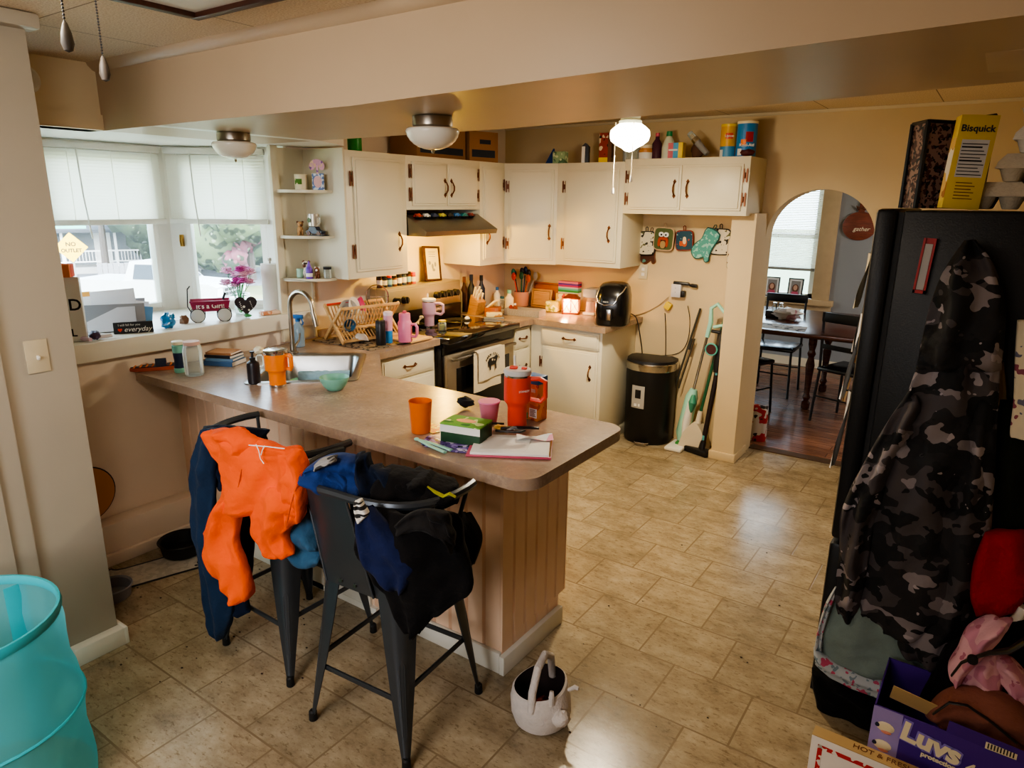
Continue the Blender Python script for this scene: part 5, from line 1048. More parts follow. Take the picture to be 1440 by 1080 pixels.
b.rings([[((hr(z))*math.cos(2*PI*i/n)+.03*(1-z/.6),hr(z)*math.sin(2*PI*i/n)+.02*(1-z/.6)+.004*noise.noise(V((i*.5,z*9,0))),z) for i in range(n)] for z in zs],cap0=True,cap1=False); b.out('mesh_wall',m_ham,r,ang=180)
def ring(z,rr,rad): return [((hr(z)+rr)*math.cos(2*PI*i/n)+.03*(1-z/.6),(hr(z)+rr)*math.sin(2*PI*i/n)+.02*(1-z/.6),z) for i in range(n)]
for z,rad in ((.598,.0075),(.30,.005),(.006,.006)): b=B(); b.tube(ring(z,.001,rad),rad,6,closed=True,flat=2.2 if z>.5 else 1); b.out('wire_hoop',p_aqua,r)
b=B(); b.tube([(.1+hr(.55)*.0,0,0)]*0 or [(hr(.58)*math.cos(a),hr(.58)*math.sin(a)-.004,z) for a,z in ((-1.15,.58),(-1.05,.5),(-.98,.40),(-.9,.36),(-.75,.35),(-.6,.42))],.012,8,flat=.25); b.out('carry_strap',p_aqua,r)
b=B(); b.tube([(hr(.5)*.97*math.cos(2.2),hr(.5)*.97*math.sin(2.2),z) for z in (.02,.3,.58)],.03,8,flat=.1); b.out('inner_band',p_aqua,r)
# floor things by the ledge
m_mat=spots('pet_mat','#a9a294',[('#b8b1a3',.5)],30)
b=B(); P=[(-.20,-.10),(-.25,-.13),(-.27,-.08),(-.22,-.0),(-.27,.08),(-.24,.13),(-.18,.10),(.18,.12),(.24,.15),(.28,.10),(.24,.02),(.28,-.06),(.24,-.12),(.18,-.10)]
Pc=cat_rows([V((x,y,0)) for x,y in P+[P[0]]],4)[:-1]
r=T('pet_mat','grey bone shaped feeding mat with dark paw print under the bowls','mat',V((-3.10,1.55,0)),math.radians(72))
b=B(); b.prism([(p.x,p.y) for p in Pc],0,.004); b.out('mat',m_mat,r); b=B(); b.tube([V((p.x,p.y,.004)) for p in Pc],.004,6,closed=True); b.out('mat_edge',p_blk,r)
for x,y,s_ in ((0,0,.02),(-.028,.018,.008),(-.011,.03,.009),(.011,.03,.009),(.028,.018,.008)): b=B(); b.lathe([(s_,.0042),(s_,.0052),(0,.0052)],12,TR(.13-x,-.05-y*1.1,0)); b.out('paw_pad',p_blk,r)
lath('pet_bowl','large black pet bowl on the bone shaped mat','bowl',V((-3.17,1.66,.0095)),[('bowl',M('bowl_black','#141413',.45,.1,8),[(.088,0),(.095,.004),(.108,.066),(.116,.07),(.112,.074),(.10,.066),(.086,.012),(0,.01)])],36)
lath('pet_bowl','smaller grey pet bowl on the floor next to the partition','bowl',V((-3.05,1.25,.0)),[('bowl',PM('bowlgrey','#7c7e86',.5),[(.07,0),(.075,.004),(.083,.055),(.089,.058),(.086,.062),(.078,.055),(.068,.012),(0,.01)])],32)
r=T('hand_drum','round wooden disc with a thin dark rim leaning on the wall above the ledge','drum',V((-3.43,1.335,.215)),0)
b=B(); b.m=MX.Translation((.02,0,.15))@MX.Rotation(math.radians(97),4,'Y'); b.lathe([(.0,-.012),(.145,-.012),(.148,0),(.145,.008),(0,.008)],40); b.out('disc',M('drum_orange','#c98a4c',.5,.1,4),r)
b=B(); b.m=MX.Translation((.02,0,.15))@MX.Rotation(math.radians(97),4,'Y'); b.tube([(.148*math.cos(2*PI*i/40),.148*math.sin(2*PI*i/40),.002) for i in range(40)],.004,6,closed=True); b.out('rim',p_blk,r)
# fluffy basket
m_fuzz=M('fuzzy_white','#cfc6c0',1,.15,40,1.0,120)
r=T('fuzzy_basket','small white fuzzy basket with a tall handle on the floor at the bar end','basket',V((-1.065,1.735,0)),0)
b=B(); n=32
def rr_(z,rad,lean=0): return [(rad*(1+.04*math.sin(3*a+z*20))*math.cos(a)-lean,rad*(1+.03*math.cos(2*a))*math.sin(a),z+(.02*math.sin(a+.6) if z>.1 else 0)) for a in [2*PI*i/n for i in range(n)]]
b.rings([rr_(0,.075),rr_(.012,.092),rr_(.05,.103),(rr_(.10,.104)),rr_(.145,.094,.004),rr_(.15,.087,.004)],cap1=False); b.out('body',m_fuzz,r)
b=B(); b.rings([rr_(.149,.088,.004),rr_(.10,.095),rr_(.03,.088),rr_(.02,.05)],cap0=False); b.out('lining',M('lining_brown','#241514',.9,.2,12),r)
b=B(); b.tube([(.02,-.092,.10),(.018,-.085,.17),(.01,-.04,.235),(.0,.02,.25),(-.006,.07,.21),(-.008,.088,.12)],.0135,12); b.out('handle',m_fuzz,r)
b=B(); b.sph((.105,-.04,.085),.03,14,nz=.25,nf=8); b.out('pompom',m_fuzz,r)
b=B(); b.tube([(.075,-.055,.13),(.078,-.06,.165),(.075,-.055,.185)],[.008,.010,.007],8); b.out('ear',m_fuzz,r); b=B(); b.tube([(.095,.02,.15),(.115,.03,.165),(.13,.03,.165)],[.006,.008,.006],8); b.out('ear',m_fuzz,r)
b=B(); b.sph((0,0,.03),.036,12,(1,1,.8)); b.sph((0,0,.064),.006,8); b.out('red_ball',PM('maroon','#6a2a20',.4),loc=V((-1.06,1.745,.022)),label='dark red ball lying inside the fuzzy basket',cat='ball')
# ---- trash can
r=T('trash_can','black half round pedal trash can with a steel rim in the alcove','trash can',V((-2.00,4.72,0)),math.radians(8))
def tc(w,d,z,n=24): # half-round front, flat back
    P=[(w*math.cos(a)*1.0,-d*abs(math.sin(a))**.85,z) for a in [PI+PI*i/n for i in range(n+1)]]
    return P+[(w,.07,z),(-w,.07,z)]
b=B(); b.rings([tc(.165,.155,0),tc(.175,.165,.02),tc(.18,.17,.56)]); b.out('body',M('can_black','#161617',.4,.1,8),r)
b=B(); b.rings([tc(.184,.174,.56),tc(.186,.176,.565),tc(.186,.176,.61),tc(.182,.172,.615)]); b.out('steel_rim',p_steel,r)
b=B(); b.rings([tc(.182,.172,.615),tc(.178,.168,.635),tc(.14,.13,.645)]); b.out('lid',p_blk,r)
b=B(); b.tube([(-.05,-.168,.02),(-.03,-.20,.025),(.03,-.20,.025),(.05,-.168,.02)],.007,8); b.out('pedal',p_steel,r)
b=B(); yf=lambda x:-.17*abs(1-(x/.18)**2)**.42-.003
b.grid(lambda u,v:((u-.5)*.10-.045,yf((u-.5)*.10-.045),.28+v*.17),8,2); b.grid(lambda u,v:((u-.5)*.10-.045,yf((u-.5)*.10-.045)+.0015,.28+v*.17),8,2); b.out('sticker',PM('stickergrey','#b0aca6',.6),r)
b=B(); b.grid(lambda u,v:((u-.5)*.045-.045,yf((u-.5)*.045-.045)-.0015,.355+v*.065),8,2);b.grid(lambda u,v:((u-.5)*.045-.045,yf((u-.5)*.045-.045)-.0005,.355+v*.065),8,2); b.out('sticker_picture',p_blk,r)
for k in (0,1): b=B(); b.box(-.07+k*.03,yf(-.05)-.004,.295,-.05+k*.03,yf(-.05)-.002,.315); b.out('sticker_mark',p_paper,r)
# ---- cleaning tools leaning
def tool(name,label,loc): return T(name,label,'cleaning tool',loc)
base=oz(955,628,0); top=oy(1013,425,4.80)
r=tool('steam_mop','mint green and white steam mop leaning in the alcove',base)
d=(V((top.x,4.70,top.z))-base); q_=lambda s:d*s
def along(b,r0,s0,s1,mt_r,sx=1,n=14): b.tube([q_(s0),q_(s0+(s1-s0)*.15),q_(s0+(s1-s0)*.85),q_(s1)],mt_r,n,flat=sx)
b=B(); b.cbox((.0,-.03,.015),(.13,.22,.03),bev=.012); b.out('mop_head',p_white,r)
b=B(); b.cbox((.01,-.0,.038),(.06,.09,.02),bev=.008); b.out('joint',p_green,r)
b=B(); along(b,0,.05,.42,[.028,.05,.045,.025]); b.out('tank_body',p_mint,r)
b=B(); b.tube([q_(.10)+V((.02,-.03,0)),q_(.2)+V((.02,-.035,0)),q_(.36)+V((.01,-.03,0))],[.02,.032,.02],12); b.out('front_cover',p_white,r)
b=B(); b.tube([q_(.27)+V((.03,-.04,0)),q_(.34)+V((.03,-.045,0)),q_(.39)+V((.02,-.035,0))],[.012,.03,.012],10); b.out('badge',PM('dgreen2','#3f8f76'),r)
b=B(); b.tube([q_(.42),q_(.82)],.010,10); b.out('pole',p_steel,r)
b=B(); b.tube([q_(.78),q_(.88),q_(.97)+V((-.02,0,0)),q_(1.0)+V((.02,-.01,0)),q_(.94)+V((.10,-.02,0)),q_(.88)+V((.13,-.02,0)),q_(.85)+V((.03,0,0))],[.015,.017,.014,.014,.013,.013,.013],10); b.out('handle',p_mint,r)
base=oz(985,615,0)+V((0,.0,0)); base=V((-1.615,4.70,0))
r=tool('spray_mop','white wedge shaped sweeper with a dark green pole leaning in the alcove',base)
b=B(); pr2=[(-.09,.0),(.075,.0),(.08,.05),(.05,.15),(.02,.19),(-.01,.19),(-.06,.12)]
b.rings([[(x*1.25,y,z*1.15) for x,z in pr2] for y in (-.07,-.05,.04)]); b.out('housing',PM('ivory','#d8cdb8',.4),r,ang=40)
b=B(); b.tube([(.01,-.01,.18),(.02,0,.30)],[.026,.018],12); b.out('collar',PM('ivory','#d8cdb8'),r)
b=B(); b.tube([(.02,0,.28),(.12,.08,1.05)],.011,10); b.tube([(.12,.08,1.05),(.155,.09,1.25)],.007,8); b.out('pole',p_dkgreen,r)
base=V((-1.51,4.63,0))
r=tool('stick_vacuum','black stick vacuum with a teal ring leaning against the pillar',base)
b=B(); b.m=MX.Rotation(math.radians(-18),4,'Z'); b.box(-.155,-.055,0,.045,.03,.045,bev=.012); b.out('floor_head',p_blk,r)
vt=V((.045,.13,.98)); 
b=B(); b.tube([(-.03,0,.04),(-.025,.01,.10)],[.025,.02],10); b.out('hinge_neck',p_blk,r)
b=B(); b.tube([(-.025,.01,.09),(.01,.075,.62)],.018,12); b.out('tube',M('vac_tube','#241a1c',.35),r)
b=B(); b.tube([(.008,.07,.60),(.012,.08,.68),(.02,.09,.86),(.03,.10,.90)],[.025,.036,.036,.02],14); b.out('motor_body',p_blk,r)
b=B(); b.tube([(-.075,-.0,0)]*0 or [(-.035+.04*math.cos(a),.04,.765+.04*math.sin(a)) for a in [2*PI*i/24 for i in range(24)]],.0065,8,closed=True); b.out('teal_ring',PM('tealring','#4fa89a',.4),r)
b=B(); b.cyl((-.035,.075,.765),(-.035,.035,.765),.036,n=20); b.out('dust_cup',PM('cupmaroon','#4a2a2c',.3),r)
b=B(); b.tube([(.03,.09,.88),(-.06,.09,.885)],.012,10); b.tube([(.02,.09,.9),(.04,.10,.97)],[.018,.010],8); b.out('handle',p_blk,r)
for z in (.13,.60): b=B(); b.cbox((-.02+(.03 if z>.3 else 0),-.012+(.07 if z>.3 else 0),z),(.016,.012,.035),bev=.003); b.out('latch',PM('teallatch','#5aa6b0',.4),r)
r=tool('folded_broom','thin dark green poles bundled behind the steam mop',V((-1.86,4.80,0)))
b=B(); b.tube([(.0,-.03,.0),(.0,-.02,.3),(.16,.02,1.02)],[.009,.007,.008],8); b.out('pole',PM('darkpole','#3b3a30',.5),r)
b=B(); b.tube([(.06,-.02,.42),(.145,.0,.80)],.005,8); b.tube([(.11,-.015,.72),(.13,-.01,.80)],[.012,.006],8); b.out('folded_bracket',PM('darkpole','#3b3a30'),r)
# mitts etc
WY=4.848
def padpts(w,h,k=.35,n=28): return [(w*math.copysign(abs(math.cos(2*PI*i/n))**k,math.cos(2*PI*i/n)),h*math.copysign(abs(math.sin(2*PI*i/n))**k,math.sin(2*PI*i/n))) for i in range(n)]
def holder(name,label,cat,px,py,w,h,mt,edge,tilt=0,y=WY,th=.012,pts=None,grp='pot holders and mitts in the alcove'):
    p=oy(px,py,y); r=T(name,label,cat,V((p.x,y-.0005,p.z)),0,grp); m0=fr((0,0,0),(1,0,0),(0,-1,0))@MX.Rotation(tilt,4,'Z')
    P=pts or padpts(w,h); b=B(); b.prism(P,0,th,m0,bev=.003); b.out('pad',mt,r)
    b=B(); b.tube([m0@V((x,yy,th*.5)) for x,yy in P],th*.55,6,closed=True); b.out('edge_binding',edge,r)
    top=max(P,key=lambda q:q[1])[1]; b=B(); b.tube([m0@V(q) for q in ((-.008,top,.006),(-.01,top+.03,.006),(.0,top+.036,.006),(.008,top+.03,.006),(.006,top,.006))],.003,6); b.out('hanging_loop',edge,r)
    return r,m0
m_farm=spots('farm_print','#d9cfb8',[('#2b2a26',.62),('#6a6a48',.66)],26)
mit=[(-.035,-.09),(-.055,-.06),(-.05,-.01),(-.032,.04),(-.035,.12),(.05,.12),(.052,.02),(.06,-.04),(.072,-.07),(.055,-.085),(.035,-.06),(.02,-.08),(-.005,-.1)]
mitc=[(p.x,p.y) for p in cat_rows([V((x,y,0)) for x,y in mit+[mit[0]]],3)[:-1]]
rr0,m0=holder('oven_mitt','brown and teal oven mitt hanging behind the pot holder closest to the cabinets','oven mitt',912,352,0,0,spots('mitt_brown','#4a2a1c',[('#5f8f86',.6)],20),p_brown,math.radians(-8),pts=mitc)
rr0,m0=holder('pot_holder','pot holder with a black animal print on cream, nearest the cabinets','pot holder',910,342,.062,.082,m_farm,p_blk,math.radians(2),y=WY-.017)
rr0,m0=holder('pot_holder','green pot holder with an embroidered brown and white owl','pot holder',934,336,.072,.077,PM('owlgreen','#55603a',.9),PM('owledge','#c9a98a',.9),math.radians(-3),y=WY-.034)
def patch(nm,r,m0,c,s,mt,z=.0135): b=B(); b.prism([(c[0]+x,c[1]+y) for x,y in padpts(s[0],s[1],.8,16)],z,z+.002,m0); b.out(nm,mt,r)
patch('owl_body',rr0,m0,(0,-.015),(.040,.052),PM('owlbrown','#4f2a1a',.9)); patch('owl_belly',rr0,m0,(0,-.04),(.02,.026),PM('owlbelly','#a98a5a',.9),.0155)
for s_ in(-1,1): patch('owl_wing',rr0,m0,(s_*.03,-.025),(.010,.03),PM('owlred','#a8452a',.9),.0155); patch('owl_face',rr0,m0,(s_*.019,.032),(.019,.017),p_white,.0155); patch('owl_eye',rr0,m0,(s_*.017,.030),(.007,.007),p_blk,.0175)
patch('owl_scarf',rr0,m0,(0,.003),(.036,.010),PM('owlred','#a8452a'),.0175)
rr0,m0=holder('pot_holder','blue pot holder with a small orange fox','pot holder',963,338,.062,.066,spots('foxblue','#274a5c',[('#b04a3a',.68),('#8fa8a0',.7)],40),PM('foxedge','#8a3a2c',.9),math.radians(3),y=WY-.017)
patch('fox_body',rr0,m0,(.004,-.018),(.018,.026),PM('foxorange','#b85a34',.9)); patch('fox_chest',rr0,m0,(.004,.0),(.013,.026),PM('foxcream','#d9c2a0',.9),.0155); patch('fox_tail',rr0,m0,(-.022,-.022),(.012,.018),PM('foxorange','#b85a34'),.0155)
rr0,m0=holder('pot_holder','cream pot holder with black animal print hanging behind the teal mitt','pot holder',1013,340,.07,.085,m_farm,p_blk,0,y=WY)
mit2=[(x*1.15,y*1.0) for x,y in mitc]
rr0,m0=holder('oven_mitt','teal patterned oven mitt hanging at an angle','oven mitt',990,346,0,0,spots('mitt_teal','#4f9a92',[('#8fc2b8',.55)],45),PM('tealedge','#2a5a58',.9),math.radians(-28),y=WY-.02,pts=mit2)
rr0,m0=holder('dish_towel','cream towel with brown print hanging against the pillar','towel',1028,356,.02,.10,spots('towel_print','#cfc2a8',[('#5a3a2c',.62)],24),PM('toweledge','#b8a98a',.9),0,y=WY-.036)
# wall rack, outlet, plugs, cords
p=oy(954,402,4.85)
r=T('wall_outlet','white multi socket outlet adapter with plugs on the alcove wall','outlet',V((p.x,4.85,p.z-.03)))
b=B(); b.box(-.038,-.045,-.05,.036,0,.045,bev=.006); b.out('adapter',PM('outletwhite','#d0ccd0',.4),r)
for z in (-.012,.018): b=B(); b.cyl((-.003,-.047,z),(-.003,-.0445,z),.003,n=8); b.out('socket_slot',p_grey,r)
b=B(); b.box(.036,-.05,-.045,.065,-.005,.0,bev=.006); b.out('black_plug',p_blk,r)
p=oy(940,430,4.83); b=B(); b.cbox((0,0,0),(.05,.03,.055),MX.Rotation(.5,4,'Y'),bev=.008); b.out('yellow_plug',p_yel,loc=V((p.x,4.82,p.z)),label='yellow plug adapter hanging below the outlet',cat='plug')
p=oy(965,400,4.83); r=T('clothes_brush','black handled brush resting across the top of the outlet','brush',V((p.x,4.82,p.z)))
b=B(); b.tube([(-.09,0,.008),(.02,0,.005),(.03,0,0)],[.012,.012,.006],8); b.out('head',p_blk,r); b=B(); b.tube([(.03,0,-.002),(.05,0,-.004),(.085,0,-.006)],[.008,.014,.012],8); b.out('handle',p_blk,r)
def cord(label,pts,mt,rad=.003,grp='cords in the alcove'):
    P=cat_rows(pts,6); c0=P[0]; b=B(); b.tube([p-c0 for p in P],rad,6); return b.out('power_cord',mt,loc=c0,label=label,cat='cord',group=grp)
w_=lambda x,y,o=.01: oy(x,y,4.85-o)
cord('thin black cord curving down from the outlet to the cleaning tools',[w_(967,430,.03),w_(970,450),w_(968,475),w_(960,492),w_(945,499),w_(920,500,.04)],p_blk,.0025)
cord('dark cord running straight down from the yellow plug behind the trash can',[w_(935,440,.02),w_(936,460),w_(936,500),w_(935,540)],p_blk)
cord('beige cord sagging from the outlet to the air fryer',[w_(940,418,.02),w_(925,430),w_(905,440),w_(890,444)],PM('beigecord','#a8957a',.5))
cord('black cord dropping from the counter end behind the trash can',[oy(884,440,4.70),oy(894,446,4.68),oy(899,465,4.75),oy(903,495,4.83),oy(905,540,4.84)],p_blk,.004)
# ================================================================ WINDOW SILL
SZ=1.0915
def sl(px,py): return oz(px,py,SZ)
# letter board
p=oz(123,479,SZ); p=V((p.x-.045,p.y-.055,SZ)); r=T('letter_board','white letter board with black letters at the partition end of the sill','letter board',p,math.radians(50))
b=B(); b.box(-.075,-.012,0,.075,.012,.30,bev=.002); b.out('board',PM('boardwhite','#eae6de',.4),r)
text('letter','D',.075,p_blk,r,fr((.045,-.0125,.17),(1,0,0),(0,-1,0)),bold=.0012); text('letter','L',.05,p_blk,r,fr((.025,-.0125,.04),(1,0,0),(0,-1,0)),bold=.001)
b=B(); b.box(-.05,-.035,0,.05,.035,.058,bev=.002); b.out('orange_box',spots('redorange','#e2552c',[('#f08a4a',.5)],6),loc=p+V((-.0,.0,.3005)),rz=math.radians(50),label='red orange box balanced on top of the white letter board',cat='box')
# mail sorter
r=T('mail_holder','grey metal mail holder stuffed with letters on the window sill','mail holder',V((-3.62,1.68,SZ)),math.radians(58)); 
b=B(); b.m=MX.Rotation(math.radians(-10),4,'X'); b.box(-.15,-.02,0,.15,-.016,.135); b.box(-.15,.045,0,.15,.049,.165); b.box(-.13,-.02,0,.13,.049,.004); b.out('holder',PM('holdergrey','#8d8f96',.4,metal=.3),r)
def sheet(label,lx,ly,z,w,h,mt,tilt=-10,rz=0,nm='envelope'):
    b=B(); b.m=MX.Rotation(math.radians(tilt),4,'X')@MX.Rotation(math.radians(rz),4,'Y'); b.box(-w/2,-.001,0,w/2,.001,h)
    q=MX.Translation((-3.62,1.68,SZ))@MX.Rotation(math.radians(58),4,'Z')@V((lx,ly,z)); return b.out(nm,mt,loc=q,rz=math.radians(55),label=label,cat='mail',group='mail in the sill holder')
sheet('orange manila envelope standing at the back of the mail holder',-.15,.075,.003,.13,.19,PM('manila','#e0a04a',.7),-12,-4)
sheet('tall white envelope leaning at the partition side of the mail holder',-.10,.03,.006,.15,.17,PM('env1','#f4f2f2',.7),-10,-3)
sheet('grey printed letter in the middle of the mail holder',.02,.02,.006,.20,.20,PM('env2','#ececf0',.7),-10,-4)
sheet('white window envelope sticking up from the mail holder',.06,.012,.006,.18,.15,PM('env3','#f2f2f6',.7),-14,8)
sheet('folded grey newspaper in the front slot of the mail holder',-.0,-.030,.004,.22,.12,PM('env4','#d2d2d8',.7),-16,-2)
sheet('light blue envelope at the window end of the mail holder',.14,-.012,.006,.07,.115,PM('env5','#6fa8dc',.6),-14,6)
p=sl(190,471); r=T('message_sign','small black sign with white script and a red heart in front of the mail','sign',V((-3.50,1.72,SZ)),math.radians(62))
b=B(); b.box(-.088,-.008,0,.088,.008,.056,bev=.001); b.out('board',PM('signblack','#26282e',.6),r)
text('lettering','I still fall for you',.015,p_paper,r,fr((-.018,-.0085,.043),(1,0,0),(0,-1,0))); text('lettering','everyday',.034,p_paper,r,fr((.018,-.0085,.02),(1,0,0),(0,-1,0)),shear=.3)
def heart(s,n=28): return [(s*.062*(16*math.sin(t)**3)/1.0/16,s*.062*(13*math.cos(t)-5*math.cos(2*t)-2*math.cos(3*t)-math.cos(4*t))/16) for t in [2*PI*i/n for i in range(n)]]
b=B(); b.prism(heart(.16),0,.0012,fr((-.06,-.0082,.019),(1,0,0),(0,-1,0))); b.out('red_heart',p_red,r)
b=B(); b.sph((0,0,.022),.026,14,(1.3,.9,.8),nz=.3,nf=5,seed=2); b.out('makeup_bag',M('mk','#4a3a5a',.4),loc=V((-3.47,1.52,SZ)),label='small dark purple pouch at the partition end of the sill',cat='pouch')
for i,(y_,c_,lb_) in enumerate(((1.47,'#d8b8c8','pale pink cosmetic bottle lying on the sill edge'),(1.56,'#e6e2ea','white cosmetic tube lying on the sill edge'))): b=B(); b.cyl((-.03,0,.012),(.03,.01,.012),.012,.009,12); b.out('cosmetic',PM('cos%d'%i,c_,.3),loc=V((-3.455,y_,SZ)),rz=i*1.3,label=lb_,cat='cosmetics')
b=B(); b.sph((0,0,.038),.042,18,(1,.8,.9),nz=.5,nf=3.5,seed=9); b.out('blue_bag',M('bluebag','#1f86c4',.15,.15,10,coat=.6),loc=V((-3.50,1.90,SZ)),label='crumpled shiny blue plastic bag on the sill beside the black sign',cat='bag')
b=B(); b.sph((0,0,.02),.024,12,nz=.4,nf=6,seed=3); b.out('pine_cone',PM('cone','#7a5a44',.8),loc=V((-3.56,2.02,SZ)),label='small brown pine cone on the sill next to the wagon',cat='pine cone')
b=B(); b.prism([(-.05,-.03),(.06,-.035),(.05,.04),(-.04,.03)],0,.003); b.out('paper_sheet',p_paper,loc=V((-3.74,2.05,SZ)),rz=.6,label='white papers lying flat on the sill behind the wagon',cat='paper')
# wagon
p=sl(298,452); r=T('toy_wagon','small dark pink metal toy wagon with white lettering on the window sill','toy wagon',V((-3.54,2.17,SZ)),math.radians(58))
m_wag=M('wagon_pink','#9a2a52',.35,.1,8)
b=B(); b.box(-.065,-.035,.042,.065,.035,.045); b.rings([[(-.065,-.035,.043),(.065,-.035,.043),(.065,.035,.043),(-.065,.035,.043)],[(-.075,-.042,.083),(.075,-.042,.083),(.075,.042,.083),(-.075,.042,.083)]],cap0=False,cap1=False); b.rings([[(-.063,-.033,.044),(.063,-.033,.044),(.063,.033,.044),(-.063,.033,.044)],[(-.073,-.040,.083),(.073,-.040,.083),(.073,.040,.083),(-.073,.040,.083)]],cap0=False,cap1=False); b.out('tub',m_wag,r)
b=B(); b.tube([(-.075,-.042,.083),(.075,-.042,.083),(.075,.042,.083),(-.075,.042,.083)],.003,6,closed=True); b.out('rim',m_wag,r)
text('lettering',"It's a Girl!",.027,p_paper,r,fr((0,-.0405,.064),(1,0,0),(0,-1,.2)),bold=.0004)
for x in (-.05,.05):
    for y in (-.035,.035):
        b=B(); b.lathe([(.024,-.004),(.026,-.003),(.026,.003),(.024,.004)],18,MX.Translation((x,y,.026))@MX.Rotation(PI/2,4,'X')); w_=b.out('wheel',PM('wheelgrey','#c9ccc8',.5),r); b=B(); b.tube([(x+.0265*math.cos(a),y,.026+.0265*math.sin(a)) for a in [2*PI*i/20 for i in range(20)]],.003,6,closed=True); b.out('tyre',p_blk,w_)
b=B(); b.tube([(-.07,0,.03),(-.085,0,.06),(-.080,0,.13)],.0025,6); b.tube([(-.08,-.012,.13),(-.07,0,.142),(-.08,.012,.13)],.0025,6); b.tube([(.05,.02,.083),(.06,.02,.11)],.005,6); b.out('pull_handle',p_blk,r)
for c_ in r.children:
    c_.data.transform(MX.Scale(1.35,4))
    for g_ in c_.children: g_.data.transform(MX.Scale(1.35,4))
# vase with flowers and heart
p=V((-3.60,2.395,SZ)); r=T('flower_vase','glass vase of pink and magenta chrysanthemums on the window sill','vase of flowers',p)
b=B(); b.lathe([(.025,0),(.03,.004),(.032,.05),(.024,.085),(.028,.10),(.025,.10),(.022,.085),(.029,.05),(.026,.008),(0,.006)],20); b.out('vase',g_clear,r)
random.seed(5); fl=[]
for i in range(17):
    a=random.uniform(0,2*PI); rad=random.uniform(.01,.075); h=.215+random.uniform(-.05,.05); fl.append((rad*math.cos(a),rad*math.sin(a),h))
b=B()
for x,y,z in fl: b.tube([(x*.1,y*.1,.01),(x*.4,y*.4,.12),(x,y,z)],.002,5)
for i in range(9): a=i*.9; b.prism([(0,0),(.012,.02),(0,.05),(-.012,.02)],0,.001,fr((.02*math.cos(a),.02*math.sin(a),.11+.01*(i%3)),(math.cos(a),math.sin(a),.3),(0,0,1)))
b.out('stems',p_green,r)
for i,(x,y,z) in enumerate(fl):
    b=B(); R_=.032 if i%3 else .038
    for l_ in range(3):
        for k in range(12):
            a=2*PI*k/12+l_*.26; c0=V((x,y,z)); d_=V((math.cos(a),math.sin(a),.15+l_*.55)).normalized(); b.tube([c0,c0+d_*R_*.6,c0+d_*R_],[.004,.0095,.004],5,flat=.5)
    b.sph((x,y,z+.008),R_*.62,10,(1,1,.7),nz=.2,nf=9)
    b.out('blossom',[PM('pinkbl','#f2c4e0',.7),PM('magbl','#c04a9a',.7),PM('lilbl','#e3a3d6',.7),PM('pinkbl','#f2c4e0')][i%4],r)
r=T('heart_ornament','black wooden heart with white dots propped in front of the flower vase','heart',V((-3.50,2.365,SZ)),math.radians(58))
b=B(); b.prism(heart(.98),0,.01,fr((0,-.004,.070),(1,0,0),(0,-1,.1)),bev=.002); b.out('heart',PM('heartblack','#2a2228',.6),r)
for x,z,s_ in ((-.012,.06,.007),(.014,.04,.006)): b=B(); b.lathe([(s_,.0),(s_,.0015),(0,.002)],12,fr((x,-.0155,z),(1,0,0),(0,-1,.1))); b.out('dot',p_white,r)
for k in range(5): b=B(); b.tube([(-.035+k*.002,-.016,.085-k*.01),(-.03+k*.003,-.017,.088-k*.01)],.0018,5); b.tube([(.02+k*.003,-.016,.09-k*.009),(.026+k*.002,-.017,.088-k*.009)],.0018,5); b.out('painted_mark',p_white,r)
# paper towel
r=T('paper_towel','white roll of paper towels upright on the sill beside the shelf unit','paper towel roll',V((-3.545,2.58,SZ)))
b=B(); b.lathe([(.065,0),(.066,.008),(.02,.01)],24); b.out('base',p_white,r); b=B(); b.lathe([(.055,.01),(.056,.014),(.054,.285),(.02,.286)],28); b.out('roll',M('tissue','#efece6',.95,.05,20,.3,80),r)
b=B(); b.lathe([(.006,.28),(.006,.30),(.011,.302),(.011,.318),(0,.322)],12); b.out('knob',m_nick,r)
b=B(); b.box(-.06,-.025,0,.06,.025,.02,bev=.006); b.out('snack_pack',spots('peachpack','#d9926a',[('#efd0b8',.5)],30),loc=V((-3.47,2.50,SZ)),rz=1.5,label='peach coloured snack pack lying at the base of the paper towels',cat='snack')
b=B(); b.sph((0,0,.012),.018,10,(1.6,1,.6),nz=.3); b.out('sprig',p_green,loc=V((-3.47,2.35,SZ)),label='small green sprig below the heart ornament',cat='sprig')
# ================================================================ OUTSIDE
GZ=-2.2
def ext(px,py,z=GZ): return oz(px,py,z)
t=NT('lawn_ground'); set_p(t.b,.9); f=t.noise(.25,3); t.link(t.ramp(f,[(.35,'#5f6a42'),(.6,'#7c7c58')]),t.b.inputs[0])
b=B(); b.box(-120,-60,GZ-.2,-5,120,GZ); S('ground_outside',b,t.m)
p0=ext(150,398); u=V((CR.x,CR.y,0)).normalized(); fwd=V((p0.x,p0.y,0)).normalized(); side=V((-fwd.y,fwd.x,0))*-1
ang=math.atan2(fwd.y,fwd.x)-PI/2
b=B(); b.m=MX.Translation((p0.x,p0.y,GZ))@MX.Rotation(ang,4,'Z'); b.box(-40,-4,.0,40,5,.02); S('road_outside',b,M('asphalt_pale','#6a6b70',.9))
hp=ext(150,384); r=T('house','pale grey single storey house with a white railed porch across the street','house',V((hp.x,hp.y,GZ)),ang)
m_sid=M('siding','#747a82',.8,.05,3); m_roof=M('roofing','#4c5058',.9); m_htrim=M('house_trim','#e2e4e6',.7)
b=B(); b.box(-4,1.6,0,5,8,2.3); b.out('walls',m_sid,r)
